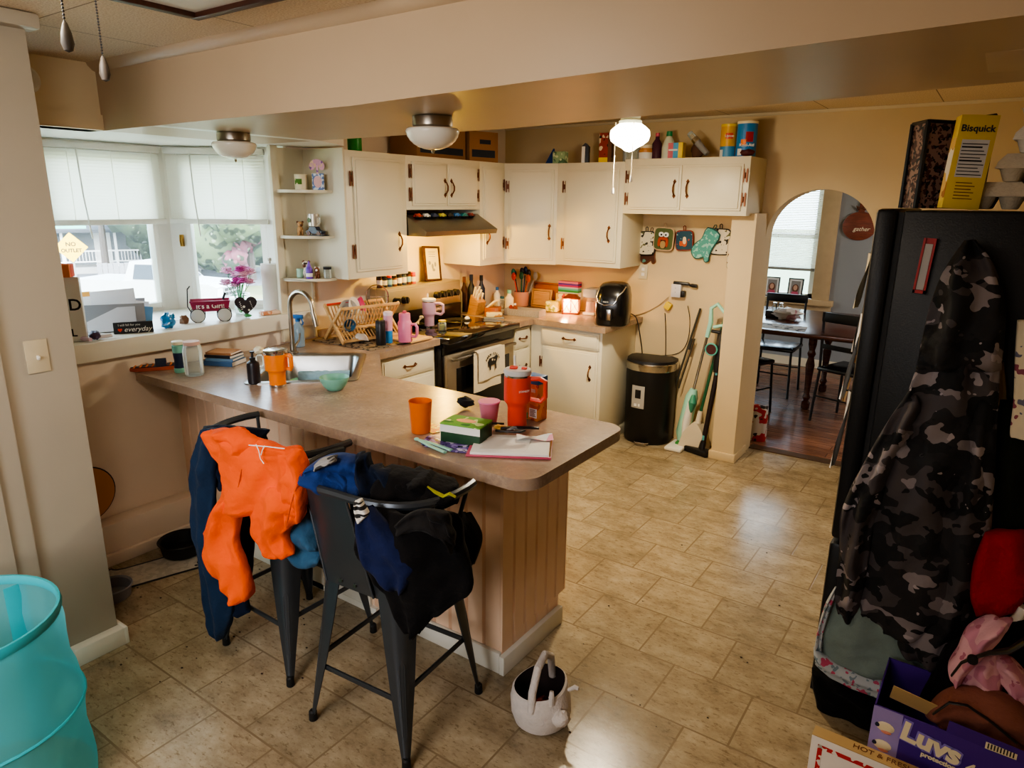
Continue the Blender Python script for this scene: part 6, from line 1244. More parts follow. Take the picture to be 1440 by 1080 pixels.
b=B(); b.rings([[(-5,-.6,2.15),(6,-.6,2.15),(6,9,2.15),(-5,9,2.15)],[(-5,-.6,2.3),(6,-.6,2.3),(6,9,2.3),(-5,9,2.3)],[(-4,4,4.2),(5,4,4.2),(5,4.4,4.2),(-4,4.4,4.2)]]); b.out('roof',m_roof,r)
b=B(); b.box(-4.2,-.2,0,5.2,1.6,.35); b.out('porch_deck',M('concrete','#a6a6a6',.9),r)
for x in (-4.0,-1.8,.6,2.8,5.0): b=B(); b.box(x-.06,-.15,.35,x+.06,-.03,2.15); b.out('porch_post',m_htrim,r)
b=B(); b.box(-4,-.13,.60,5,-.07,.66); b.box(-4,-.13,1.15,5,-.07,1.22)
for k in range(60): b.box(-4+k*.15,-.12,.62,-3.97+k*.15,-.08,1.18)
b.out('railing',m_htrim,r)
for x in (-2.6,1.9): b=B(); b.box(x-.5,1.56,.9,x+.5,1.6,2.0); w_=b.out('window',M('housewin','#5f6874',.3),r); b=B(); b.box(x-.02,1.54,.9,x+.02,1.57,2.0); b.box(x-.5,1.54,1.42,x+.5,1.57,1.46); b.out('mullion',m_htrim,w_)
b=B(); b.box(-.4,1.55,.35,.4,1.6,2.05); b.out('front_door',m_htrim,r)
b=B(); b.box(3.2,-.25,1.3,3.5,-.22,2.1); b.out('red_flag',p_rose,r)
tp=ext(150,383); r=T('bare_tree','bare dark tree in front of the house across the street','tree',V((tp.x,tp.y,GZ))-fwd*2)
m_bark=M('bark','#544c48',.9,.2,6)
b=B(); b.tube([(0,0,0),(.1,0,2.4),(.0,0,5)],[.2,.16,.1],8); b.out('trunk',m_bark,r)
random.seed(11); b=B()
for k in range(26):
    z=2.6+random.random()*2.0; a=random.uniform(0,2*PI); L_=random.uniform(1.2,3.2); e=V((math.cos(a)*L_,math.sin(a)*L_,z+random.uniform(-.4,1.0))); m_=V((0,0,z)).lerp(e,.5)+V((0,0,.3)); b.tube([(0,0,z),m_,e],[.05,.03,.008],5); b.tube([m_,e+V((random.uniform(-.8,.8),random.uniform(-.8,.8),.5))],[.02,.005],4)
b.out('branches',m_bark,r)
def blobtree(label,px,py,back,w_,h_,c_,seed):
    p=ext(px,py); r=T('leafy_tree',label,'tree',V((p.x,p.y,GZ))+fwd*back,0,'trees across the street'); rnd=random.Random(seed)
    b=B(); b.cyl((0,0,0),(0,0,h_*.4),.25,.15,8); b.out('trunk',m_bark,r)
    b=B()
    for k in range(14): b.sph((rnd.uniform(-w_,w_)*.6,rnd.uniform(-w_,w_)*.6,h_*(.25+.7*rnd.random())),w_*rnd.uniform(.35,.6),12,nz=.6,nf=5,seed=k)
    b.out('foliage',spots('leaf%d'%seed,c_,[('#2c382a',.55),('#8a9684',.68)],2.5,bump=.5),r,ang=180)
blobtree('dense grey green evergreen seen through the angled window',283,392,4,4.4,7,'#43523f',1)
blobtree('grey green evergreen furthest along the street, behind the vase',325,392,7,3.2,6,'#4f5f4a',2)
blobtree('reddish bare ornamental tree beside the evergreens',343,396,0,1.0,3.6,'#7a4a58',3)
blobtree('pale green bush tree behind the paper towel roll',366,400,2,2.6,5,'#5f6f52',4)
blobtree('brownish tree behind the house roof',95,384,14,4,6.5,'#5a4c42',5)
# grey fence
p=ext(140,402); r=T('wooden_fence','short weathered grey fence panel beside the road','fence',V((p.x,p.y,GZ)),ang)
b=B()
for k in range(12): b.box(k*.22,-.02,0,k*.22+.2,.02,1.0+.02*(k%2))
b.out('boards',M('greyfence','#8b8b90',.9),r); b=B(); b.box(0,.02,.3,2.6,.05,.4); b.box(0,.02,.75,2.6,.05,.85); b.out('rail',M('greyfence','#8b8b90'),r)
# truck
p=ext(238,440); r=T('pickup_truck','white pickup truck parked outside the bay window','truck',V((p.x,p.y,GZ)),math.radians(0)); tk=MX.Rotation(ang+math.radians(-38),4,'Z')
m_trk=M('truck_white','#c4c8cc',.3); m_twin=M('truck_glass','#2c343e',.15)
def tb(name,mat,fn,par=None,ang_=30): b=B(); b.m=tk; fn(b); return b.out(name,mat,par or r,ang=ang_)
# local: x forward
tb('body',m_trk,lambda b:(b.rings([[(x,y,z) for x,z in ((-2.9,.5),(2.4,.5),(2.45,1.05),(2.2,1.15),(.9,1.22),(-2.9,1.22))] for y in (-.95,.95)])))
tb('cab',m_trk,lambda b:b.rings([[(x,y*(1 if z<1.5 else .86),z) for x,z in ((-.9,1.2),(.9,1.2),(.25,1.85),(-.7,1.85))] for y in (-.93,.93)]))
tb('windshield',m_twin,lambda b:b.rings([[(.86,-.8,1.26),(.86,.8,1.26),(.30,.68,1.80),(.30,-.68,1.80)],[(.90,-.8,1.27),(.90,.8,1.27),(.34,.68,1.81),(.34,-.68,1.81)]]))
for s_ in(-1,1):
    tb('side_window',m_twin,lambda b:b.rings([[(x,s_*(.935 if z<1.5 else .82),z) for x,z in ((-.55,1.27),(.6,1.27),(.2,1.76),(-.5,1.76))],[(x,s_*(.945 if z<1.5 else .83),z) for x,z in ((-.55,1.27),(.6,1.27),(.2,1.76),(-.5,1.76))]]))
    tb('mirror',p_blk,lambda b:b.cbox((.62,s_*1.08,1.36),(.1,.18,.2),bev=.02))
    for x in(-1.8,1.55): tb('wheel',p_blk,lambda b:b.cyl((x,s_*.8,.38),(x,s_*.98,.38),.38,n=20))
tb('grille',PM('grillegrey','#9aa0a6',.4),lambda b:(b.box(2.44,-.55,.72,2.48,.55,1.02)))
for k in range(2):
    for j in range(4): tb('grille_slot',p_blk,lambda b:b.box(2.475,-.5+j*.26,.75+k*.14,2.49,-.29+j*.26,.85+k*.14))
for s_ in(-1,1): tb('headlight',PM('headl','#f0f2f4',.1),lambda b:b.box(2.42,s_*.6,.75,2.47,s_*.9,1.0))
tb('bumper',PM('bumper','#b6babd',.3),lambda b:b.box(2.4,-.98,.48,2.58,.98,.68,bev=.03))
# no outlet sign
p=oz(100,348,.1); dd=(p-CP); p=CP+dd*(19/dd.length)
r=T('road_sign','yellow diamond road sign reading NO OUTLET across the window','road sign',V((p.x,p.y,GZ)),ang)
hz=p.z-GZ
b=B(); b.cyl((0,.02,0),(0,.02,hz),.03,n=8); b.out('post',p_grey,r); b=B(); b.prism([(0,-.42),(.42,0),(0,.42),(-.42,0)],0,.02,fr((0,0,hz),(1,0,0),(0,-1,0))@MX.Scale(.8,4)); b.out('diamond',PM('signyellow','#f0c020',.5),r)
text('lettering','NO',.13,p_blk,r,fr((0,-.018,hz+.07),(1,0,0),(0,-1,0)),bold=.004); text('lettering','OUTLET',.11,p_blk,r,fr((0,-.018,hz-.07),(1,0,0),(0,-1,0)),bold=.004)
b=B(); b.box(-.35,-.01,hz+.42,.35,.01,hz+.56); b.out('street_name_plate',PM('streetteal','#5fb0a8',.5),r)
# garden behind the dining window
b=B(); b.box(-8,12,-.6,6,12.1,1.3); S('fence_outside',b,M('greenfence','#9fae9a',.9))
b=B(); b.box(-8,8.3,-.8,6,14,-.6); S('ground_garden',b,M('garden','#9aa088',.9))
# ================================================================ DINING ROOM
r=T('dining_table','dark brown wooden dining table with turned legs in the room beyond the arch','dining table',V((-1.2,6.4,0)))
m_tab=wood('table_wood','#3a1c10','#5a3020',5,.22,(1,9,9))
I=MX.Translation((1.2,-6.4,0))
b=B(); b.m=I; b.box(-2.15,5.74,.735,-.25,7.1,.762,bev=.006); b.out('table_top',m_tab,r)
b=B(); b.m=I; b.box(-1.95,6.22,.64,-.45,6.24,.735); b.box(-1.95,6.98,.64,-.45,7.0,.735); b.box(-1.95,6.22,.64,-1.93,7.0,.735); b.box(-.47,6.22,.64,-.45,7.0,.735); b.out('apron',m_tab,r)
for x in (-1.93,-1.2,-.47)[1:]+(-1.9,):
    for y in (6.29,7.0)[:2]:
        b=B(); b.m=I; b.lathe([(.02,0),(.035,.01),(.036,.06),(.022,.08),(.034,.11),(.022,.14),(.030,.30),(.038,.40),(.024,.47),(.036,.50),(.024,.53),(.034,.58),(.036,.735)],14,TR(x,y,0)); b.out('leg',m_tab,r)
def dchair(label,loc,rz):
    r=T('dining_chair',label,'chair',loc,rz,'black metal dining chairs'); mt=M('chair_black','#141518',.35)
    b=B(); b.box(-.20,-.20,.43,.20,.20,.465,bev=.015); b.out('seat',M('seat_black','#1b1e24',.25,spec=.7),r)
    for x in (-.18,.18):
        b=B(); b.cyl((x,-.18,.43),(x*1.08,-.20,0),.011,n=8); b.out('leg',mt,r)
        b=B(); b.tube([(x*1.08,.21,0),(x,.18,.43),(x*.97,.22,.92)],.011,8); b.out('leg',mt,r)
    b=B(); b.box(-.19,.205,.84,.19,.225,.92,bev=.008); b.out('top_rail',mt,r); b=B(); b.box(-.17,.195,.62,.17,.21,.66,bev=.004); b.out('back_rail',mt,r)
    for y in (-.19,.2): b=B(); b.cyl((-.185,y,.22),(.185,y,.22),.007,n=8); b.out('stretcher',mt,r)
    return r
p=oz(1095,484,.465); dchair('black dining chair on the window side, partly under the dining table',V((p.x-.02,p.y,0)),0)
p=oz(1181,515,.465); dchair('black dining chair pushed up near the refrigerator side of the arch',V((p.x+.1,p.y,0)),math.radians(160))
p=oz(1056,505,.465); dchair('black dining chair mostly hidden by the pillar',V((p.x-.08,p.y,0)),math.radians(70))
p=oz(1190,500,.5); r=T('wooden_chair','light wooden chair behind the black one beside the dining table','chair',V((p.x+.25,p.y+.45,0)),-.5)
b=B(); b.box(-.2,-.2,.44,.2,.2,.47,bev=.02); b.out('seat',w_bam,r)
for x in (-.17,.17):
    for y in (-.17,.17): b=B(); b.cyl((x,y,.44),(x*1.2,y*1.2,0),.016,n=8); b.out('leg',w_bam,r)
b=B(); b.box(-.18,.17,.47,.18,.19,.85,bev=.01); b.out('backrest',w_bam,r)
TZ=.763
p=oz(1092,446,TZ); r=T('shaker_caddy','black wire caddy with two glass shakers on the dining table','caddy',p)
b=B(); b.box(-.09,-.05,0,.09,.05,.06,bev=.006); b.tube([(-.0,-.04,.06),(0,-.04,.12),(0,.04,.12),(0,.04,.06)],.005,6); b.out('caddy',p_blk,r)
for x in (-.025,.03): b=B(); b.lathe([(.02,.06),(.022,.10),(.015,.115)],12,TR(x,0,0)); sh=b.out('shaker',g_clear,r); b=B(); b.lathe([(.016,.112),(.017,.13),(0,.135)],12,TR(x,0,0)); b.out('shaker_cap',p_steel,sh)
b=B(); b.sph((0,0,.05),.09,16,(1.3,.8,.6),nz=.5,nf=3,seed=6); b.out('plastic_bag',spots('bagwhite','#cfc9c4',[('#b88a90',.6)],12,rough=.3),loc=oz(1107,449,TZ),label='crumpled white plastic bag on the dining table',cat='bag')
p=oz(1192,452,TZ); r=T('serving_plate','round plate with scraps of food near the edge of the dining table','plate',p); b=B(); b.lathe([(.07,0),(.08,.002),(.13,.012),(.128,.016),(.07,.006),(0,.006)],24); b.out('plate',p_white,r)
b=B(); b.sph((0,0,.014),.06,12,(1,1,.25),nz=.5); b.out('scraps',spots('scraps_m','#b8a860',[('#8a3a2a',.6)],30),r)
b=B(); b.prism([(-.25,-.12),(.25,-.12),(.22,.12),(-.22,.12)],0,.002); b.out('placemat',spots('placemat_m','#a8a49c',[('#4a4644',.58)],14),loc=oz(1092,459,TZ),label='grey patterned placemat on the dining table',cat='placemat')
def frame(label,px,py,rz):
    p=oy(px,py,7.985); r=T('photo_frame',label,'photo frame',V((p.x,7.985,.755)),rz,'framed portraits on the dining window sill'); tl=MX.Rotation(math.radians(-8),4,'X')
    b=B(); b.m=tl
    for q_ in ((-.08,-.01,0,-.068,.005,.215),(.068,-.01,0,.08,.005,.215),(-.068,-.01,0,.068,.005,.012),(-.068,-.01,.203,.068,.005,.215)): b.box(*q_)
    b.out('frame',p_blk,r); b=B(); b.m=tl; b.box(-.068,-.004,.012,.068,.0,.203); b.out('mount',p_paper,r)
    b=B(); b.m=tl; b.box(-.048,-.006,.03,.048,-.0045,.185); ph=b.out('portrait',PM('portraitbg','#8f8a86',.6),r)
    b=B(); b.m=tl; b.prism([(.036*math.cos(a),.105+.045*math.sin(a)) for a in [2*PI*i/18 for i in range(18)]]+[],.0,.001,fr((0,-.0062,0),(1,0,0),(0,-1,0))); b.out('hair',p_brown,ph)
    b=B(); b.m=tl; b.prism([(.021*math.cos(a),.112+.029*math.sin(a)) for a in [2*PI*i/18 for i in range(18)]],.0,.001,fr((0,-.0076,0),(1,0,0),(0,-1,0))); b.out('face',PM('skinphoto','#c99a80',.6),ph)
    b=B(); b.m=tl; b.prism([(-.045,.031),(.045,.031),(.03,.07),(-.03,.07)],.0,.001,fr((0,-.0076,0),(1,0,0),(0,-1,0))); b.out('shoulders',p_rose,ph)
frame('black framed portrait photo nearer the pillar on the dining window sill',1084,415,.05); frame('black framed portrait photo standing further along the dining window sill',1117,415,-.05)
p=oy(1209,318,8.04); r=T('wall_plaque','round copper coloured wooden plaque with white script on the dining room wall','plaque',V((p.x,8.045,p.z)))
b=B(); b.prism([(.155*math.cos(a)*1.05,.145*math.sin(a)) for a in [2*PI*i/30 for i in range(30)]],0,.015,fr((0,0,0),(1,0,0),(0,-1,0)),bev=.003); b.prism([(-.03,.13),(.03,.13),(.02,.24),(-.02,.24)],0,.014,fr((0,0,0),(1,0,0),(0,-1,0))); b.out('disc',wood('copperwood','#5a2c1c','#8a4630',10),r)
b=B(); b.tube([(-.03,-.018,.16),(-.05,-.025,.20),(0,-.03,.17),(.05,-.025,.20),(.03,-.018,.16)],.008,6); b.out('twine_bow',p_brown,r); text('lettering','gather',.06,p_cream,r,fr((.02,-.0165,-.03),(1,0,0),(0,-1,0)),shear=.3)
p=oz(1064,625,0); r=T('pet_food_bag','red and white bag slumped behind the pillar at the arch','bag',V((p.x-.05,p.y+.12,0))); b=B(); b.rings([[(x*(.9 if z>.2 else 1),y*(.5 if z>.25 else 1),z) for x,y in padpts(.08,.05,.5,20)] for z in (0,.02,.15,.25,.27)]); b.out('sack',spots('sackprint','#c9bfb4',[('#a8241c',.52),('#2a2422',.64)],14),r)
# ================================================================ ABOVE THE CABINETS
AZ=2.0205
def cbx(label,loc,d,rz,c='#8f6844',grp=None,bands=()):
    r=T('cardboard_box',label,'box',loc,rz,grp); b=B(); b.box(-d[0]/2,-d[1]/2,0,d[0]/2,d[1]/2,d[2],bev=.003); b.out('carton',PM('card'+c[1:],c,.85),r)
    for (x0,z0,x1,z1) in bands: b=B(); b.box(x0,-d[1]/2-.001,z0,x1,-d[1]/2,z1); b.out('printed_band',PM('printnavy','#1d2433',.7),r)
    return r
r=cbx('brown shipping box with a dark printed band above the range hood cabinet',V((-3.30,3.74,AZ)),(.50,.24,.20),PI/2,bands=((-.22,.03,.22,.075),(-.05,.12,.10,.14)))
r=cbx('brown shipping box with dark label patches, closer to the inner corner',V((-3.255,4.17,AZ)),(.26,.26,.205),PI/2-.25,bands=((-.11,.03,.10,.08),(-.04,.12,.06,.15)))
b=B(); b.lathe([(.04,0),(.042,.003),(.042,.13),(.04,.133),(0,.133)],24); b.out('green_tin',PM('tingreen','#1f8a2f',.35),loc=V((-3.25,3.02,AZ)),label='bright green tin on top of the tall cabinet next to the corner shelf',cat='tin')
b=B(); b.prism([(-.04,0),(.04,0),(.03,.11)],-.01,.01,fr((0,0,0),(1,0,0),(0,-1,0))); b.out('blue_box',PM('bluebox','#173a7a',.5),loc=V((-2.86,4.60,AZ)),label='dark blue carton with a slanted top in the cabinet corner',cat='box')
b=B(); b.box(-.05,-.03,0,.05,.03,.085,bev=.004); b.out('tea_box',spots('teaprint','#9ab58a',[('#5a7a5a',.55),('#d8e0b8',.6)],26),loc=V((-2.76,4.58,AZ)),label='small green patterned box on the corner cabinet',cat='box')
r=T('juice_carton','black and white drink carton on the corner cabinet top','carton',V((-2.56,4.60,AZ)),.35); b=B(); b.box(-.025,-.035,0,.025,.035,.115,bev=.002); b.out('carton',p_paper,r); b=B(); b.box(.0,-.036,0,.026,.036,.116); b.out('dark_side',p_blk,r); b=B(); b.rings([[(-.025,-.035,.115),(.025,-.035,.115),(.025,.035,.115),(-.025,.035,.115)],[(-.002,-.035,.138),(.002,-.035,.138),(.002,.035,.138),(-.002,.035,.138)]]); b.out('gable_top',p_blk,r)
r=T('cereal_box','tall red and white cereal box on the cabinet tops','box',V((-2.395,4.60,AZ)),.15); b=B(); b.box(-.045,-.028,0,.045,.028,.20,bev=.001); b.out('carton',spots('cer_red','#9a3a24',[('#e0d2b8',.56),('#2a2220',.6)],20),r); b=B(); b.box(-.046,-.0285,0,.046,.0285,.035); b.out('yellow_foot',p_yel,r); b=B(); b.box(.02,-.029,.0,.046,.029,.2); b.out('side_panel',PM('cersidebrown','#6a4a34',.7),r)
lath('glass_jug','large clear glass jug on top of the back wall cabinets','jug',V((-2.215,4.64,AZ)),[('glass',g_clear,[(.055,0),(.062,.006),(.064,.10),(.050,.135),(.022,.165),(.018,.20),(.021,.205),(.021,.212),(.016,.212),(.015,.19),(.046,.133),(.06,.10),(.058,.01),(0,.008)])],28)
lath('snack_jar','jar with an orange and white label behind the hanging lamp','jar',V((-2.10,4.62,AZ)),[('jar',PM('jarorange','#c98a4a',.4),[(.045,0),(.048,.004),(.048,.08),(.04,.09)]),('cap',p_cream,[(.04,.088),(.042,.092),(.042,.11),(0,.112)]),('label',p_paper,[(.0485,.02),(.0487,.022),(.0487,.06),(.0485,.062)])],20)
lath('wine_bottle','dark purple bottle next to the bleach bottle','bottle',V((-2.03,4.64,AZ)),[('glass',PM('winepurple','#4a2438',.25),[(.03,0),(.033,.004),(.033,.12),(.014,.15),(.013,.175)]),('foil',p_rose,[(.0135,.165),(.0145,.168),(.0145,.188),(0,.19)])],18)
lath('bleach_bottle','white plastic bottle with a green cap on the back cabinets','bottle',V((-1.945,4.64,AZ)),[('bottle',M('hdpe','#d6dccb',.4),[(.042,0),(.046,.005),(.046,.09),(.03,.14),(.017,.165)]),('cap',PM('capgreen','#1f8a55',.4),[(.019,.163),(.021,.167),(.019,.195),(0,.197)])],22)
r=T('baggies_box','pink, blue and yellow carton on the cabinet above the alcove','box',V((-1.86,4.575,AZ+.018)),.05); 
for x0,x1,m_ in ((-.05,-.015,PM('bxpink','#c96a78')),(-.015,.02,PM('bxblue','#4fa0d0')),(.02,.05,p_yel)): b=B(); b.box(x0,-.03,0,x1,.03,.095); b.out('colour_panel',m_,r)
b=B(); b.box(-.045,-.031,.045,.015,-.0302,.055); b.out('white_band',p_paper,r)
AZ2=2.0355
b=B(); b.sph((0,0,.05),.05,14,(.9,.6,1.1),nz=.25,seed=4); b.out('brown_bag',PM('brownbag','#5a3c2a',.8),loc=V((-1.75,4.66,AZ2)),label='brown paper bag leaning behind the silver tubes',cat='bag')
for i,(x0,z0,x1,z1,rd,lb_) in enumerate(((-1.66,.02,-1.80,.155,.022,'clear topped silver tumbler leaning diagonally on the cabinets'),)):
    r=T('leaning_tumbler',lb_,'tumbler',V((x0,4.60,AZ2+.006))); d_=V((x1-x0,.03,z1-z0)); b=B(); b.cyl((0,0,z0),V((0,0,z0))+d_*.55,rd*.8,rd,16); b.out('lower',p_grey,r); b=B(); b.cyl(V((0,0,z0))+d_*.55,V((0,0,z0))+d_*.72,rd*1.15,rd*1.15,16); b.out('collar',p_steel,r); b=B(); b.cyl(V((0,0,z0))+d_*.72,V((0,0,z0))+d_*1.0,rd,rd*.9,16); b.out('upper',g_clear,r)
def canister(label,loc,r0,h,c,cap,prints,txt):
    r=T('drink_mix_canister',label,'canister',loc,0,'drink mix canisters above the alcove'); b=B(); b.lathe([(r0,0),(r0,h*.94)],28); b.out('can',PM('can'+c[1:],c,.4),r)
    b=B(); b.lathe([(r0*1.02,h*.93),(r0*1.03,h*.94),(r0*1.03,h),(0,h)],28); b.out('lid',cap,r)
    def patch_(a0,a1,z0,z1,mt,nm): b=B(); b.grid(lambda u,v:(r0*1.012*math.cos(a0+(a1-a0)*u),r0*1.012*math.sin(a0+(a1-a0)*u),z0+(z1-z0)*v),10,2); b.grid(lambda u,v:(r0*1.004*math.cos(a0+(a1-a0)*u),r0*1.004*math.sin(a0+(a1-a0)*u),z0+(z1-z0)*v),10,2); return b.out(nm,mt,r)
    for q in prints: patch_(*q)
    a=math.radians(-70); d_=V((math.cos(a),math.sin(a),0)); text('lettering',txt[0],txt[1],txt[2],r,fr(d_*(r0*1.03)+V((0,0,txt[3])),(-d_.y,d_.x,0),d_),bold=.0006)
    return r
A=math.radians
canister('yellow iced tea canister standing beside the blue one',V((-1.545,4.66,AZ2)),.052,.205,'#d9a52a',p_yel,[(A(-150),A(-20),.0,.07,PM('teablue','#4a90c0'),'blue_wave'),(A(-95),A(-45),.115,.15,p_red,'red_badge'),(A(-150),A(-110),.005,.05,p_paper,'info_panel')],('Lipton',.022,p_paper,.132))
canister('bright blue fruit drink canister with a cream lid above the alcove',V((-1.425,4.64,AZ2)),.062,.215,'#2a7ec2',p_cream,[(A(-80),A(-35),.09,.15,PM('cherryred','#a82a30'),'fruit_picture'),(A(-105),A(-75),.07,.105,p_orange,'orange_picture'),(A(-125),A(-98),.01,.05,p_paper,'barcode_panel')],('Kool-Aid',.024,p_paper,.07))
b=B(); b.sph((0,0,.022),.035,14,(1.3,.9,.6),nz=.5,nf=5,seed=7); b.out('red_bow',PM('darkred','#4a1518',.6),loc=V((-1.385,4.55,AZ2)),label='dark red bow lying at the end of the cabinet top',cat='bow')
# toy cars on the hood
cc_=[('red','#a83a2a'),('white','#d8d8d4'),('navy','#2a3a5a'),('yellow','#c9c04a'),('black','#1c1c1e'),('sky blue','#3a78b8'),('teal','#2a7a78'),('maroon','#7a2a2a')]
car0=None
for i,(n_,c_) in enumerate(cc_):
    r=T('toy_car','%s toy car in the row of small cars on the range hood'%n_,'toy car',V((-3.085,3.38+i*.078,1.642)),PI/2,'toy cars lined up on the range hood')
    b=B(); b.rings([[(x,y,z) for x,z in ((-.03,.005),(.03,.005),(.031,.014),(.014,.017),(.006,.026),(-.014,.026),(-.022,.017),(-.031,.015))] for y in (-.013,.013)]); b.out('body',PM('toy'+c_[1:],c_,.3),r)
    for x in (-.018,.018):
        b=B(); b.cyl((x,-.015,.006),(x,.015,.006),.006,n=10); b.out('wheel',p_blk,r)
# ---- corner shelf things
S1_,S2_,S3_=1.8005,1.5455,1.3005
r=T('mug','cream mug with a green frog print on the top corner shelf','mug',V((-3.345,2.685,S1_))); b=B(); b.lathe([(.032,0),(.035,.003),(.036,.085),(.034,.085),(.032,.006),(0,.005)],22); b.out('mug',p_cream,r)
b=B(); b.grid(lambda u,v:(.0365*math.cos(A(-100)+u*1.2),.0365*math.sin(A(-100)+u*1.2),.03+v*.03),8,2); b.grid(lambda u,v:(.037*math.cos(A(-100)+u*1.2),.037*math.sin(A(-100)+u*1.2),.03+v*.03),8,2); b.out('frog_print',spots('frogp','#4f7a2f',[('#d9cda8',.58)],30),r)
r=T('greeting_card','standing card shaped like pink tulips in a blue checked pot on the top corner shelf','card',V((-3.25,2.73,S1_)),math.radians(12))
b=B(); b.box(-.04,-.003,0,.04,.003,.09); b.out('checked_pot',spots('gingham','#dfe3ec',[('#6f86b8',.5)],60),r); b=B(); b.prism([(x*.0+.028*math.cos(a),.045+.033*math.sin(a)) for a in [2*PI*i/20 for i in range(20)] for x in (0,)],0,.002,fr((0,-.003,0),(1,0,0),(0,-1,0))); b.out('pink_oval',PM('ovalpink','#e8b8b8',.7),r)
b=B()
for k in range(7): a=PI*(k+.5)/7; b.prism([(.034*math.cos(a)+.019*math.cos(q),.125+.022*math.sin(a)+.022*math.sin(q)) for q in [2*PI*i/12 for i in range(12)]],.0005*k,.002+.0005*k,fr((0,-.003,0),(1,0,0),(0,-1,0)))
b.box(-.006,-.004,.085,.006,-.001,.13); b.out('tulips',spots('tulips_m','#e3a8c4',[('#8a5aa0',.60),('#f0c8a8',.62)],34),r)
def critter(name,label,loc,c,c2,s=1,rz=0):
    r=T(name,label,'figurine',loc,rz); b=B(); b.sph((0,0,.032*s),.022*s,12,(1.1,.85,1)); b.sph((.012*s,0,.062*s),.017*s,12); 
    for x in (-.014,.016):
        for y in (-.009,.009): b.cyl((x*s,y*s,0),(x*s,y*s,.03*s),.006*s,n=8)
    b.out('body',c,r,ang=180); b=B(); 
    for y in (-.014,.014): b.sph((.008*s,y*s,.075*s),.007*s,8)
    b.sph((.028*s,0,.058*s),.008*s,8); b.out('ears_and_nose',c2,r); return r
critter('dog_figurine','tan dog figurine on the middle corner shelf',V((-3.36,2.67,S2_)),PM('tan','#c89a68',.6),p_brown,1.0,-.5)
r=T('model_car','dark model vintage car on the middle corner shelf','model car',V((-3.265,2.705,S2_)),.2); b=B(); b.rings([[(x,y,z) for x,z in ((-.055,.012),(.05,.012),(.055,.025),(.02,.032),(.01,.05),(-.03,.05),(-.04,.03),(-.058,.026))] for y in (-.02,.02)]); b.out('body',PM('modelnavy','#262838',.3),r)
for x in(-.035,.035):
    for y in (-.022,.022): b=B(); b.cyl((x,y-.003,.013),(x,y+.003,.013),.013,n=12); b.out('wheel',p_brown,r)
b=B(); b.box(-.02,-.03,.0,.07,.03,.004); b.out('stand',p_blk,r)
r=T('mug','silver mug with a green emblem perched on the model car','mug',V((-3.285,2.71,S2_+.051))); b=B(); b.lathe([(.030,0),(.033,.003),(.034,.07),(.032,.07),(.030,.005),(0,.004)],22); b.out('mug',M('silvermug','#c9c4b8',.3,metal=.5),r); b=B(); b.tube([(.032,.0,.055),(.052,0,.05),(.052,0,.02),(.032,0,.012)],.004,8); b.out('handle',M('silvermug','#c9c4b8'),r); b=B(); b.cyl((-.0,-.0335,.035),(0,-.0355,.035),.014,n=14); b.out('emblem',PM('emblemgreen','#5a6a4a'),r)
lath('votive','mint green cup on the bottom corner shelf','cup',V((-3.375,2.66,S3_)),[('cup',PM('mintcup','#a8cdb8',.4),[(.017,0),(.02,.003),(.02,.05),(.018,.052),(0,.05)])],16)
critter('cow_figurine','cream cow figurine with dark spots on the bottom corner shelf',V((-3.33,2.68,S3_)),spots('cowm','#e0d6c4',[('#3a2e2a',.62)],30),p_brown,1.25,-1.2)
lath('glue_bottle','purple glitter glue bottle on the bottom corner shelf','bottle',V((-3.285,2.655,S3_)),[('bottle',PM('gluepurple','#6a3fb0',.3),[(.018,0),(.02,.003),(.02,.055),(.012,.07)]),('band',p_white,[(.0202,.012),(.0206,.014),(.0206,.03),(.0202,.032)]),('nozzle',PM('nozzle','#7a4fc0',.4),[(.012,.07),(.009,.08),(.003,.10),(0,.1)])],16)
critter('deer_figurine','small brown and white figurine beside the glue bottle',V((-3.255,2.69,S3_)),p_brown,p_white,.85,-.9)
lath('glass_jar','tiny glass jar with a black lid on the bottom corner shelf','jar',V((-3.215,2.73,S3_)),[('jar',g_clear,[(.020,0),(.022,.003),(.022,.055),(.019,.055),(.019,.005),(0,.004)]),('lid',p_blk,[(.023,.053),(.024,.056),(.024,.068),(0,.07)])],16)
# ================================================================ CEILING FIXTURES
def dome(label,loc):
    r=T('ceiling_light',label,'ceiling light',loc,0,'ribbed glass dome ceiling lights'); b=B(); b.lathe([(.078,0),(.080,-.01),(.080,-.035),(.076,-.04),(.078,-.05),(.070,-.055)],28); b.out('metal_band',m_nick,r)
    pr_=[(.10,-.045)]+[((.105*math.cos(t)+.002*(k%2)),-.05-.075*math.sin(t)) for k,t in enumerate([PI/2*i/14 for i in range(15)])]; b=B(); b.lathe(pr_,32); b.out('glass_bowl',M('opal','#e9e3d4',.25,.03,4,coat=.4),r,ang=60)
    b=B(); b.lathe([(.004,-.122),(.007,-.128),(.005,-.136),(0,-.140)],10); b.out('finial',p_steel,r)
    for c_ in r.children: c_.data.transform(MX.Scale(.92,4))
    return r
p=oz(328,187,2.0385); dome('ribbed glass dome light on the low ceiling in front of the window',p)
p=oz(608,164,2.043); dome('ribbed glass dome light under the beam above the breakfast bar',p)
gp=V((-1.64,3.4,2.0)); r=T('schoolhouse_lamp','lit white schoolhouse globe lamp hanging in the kitchen','ceiling light',V((gp.x,gp.y,2.32)))
b=B(); b.lathe([(.075,0),(.075,-.012),(.05,-.02),(.05,-.165),(.058,-.17),(.058,-.185),(.05,-.19)],24); b.out('porcelain_holder',PM('porcelain','#d6e0cf',.3),r)
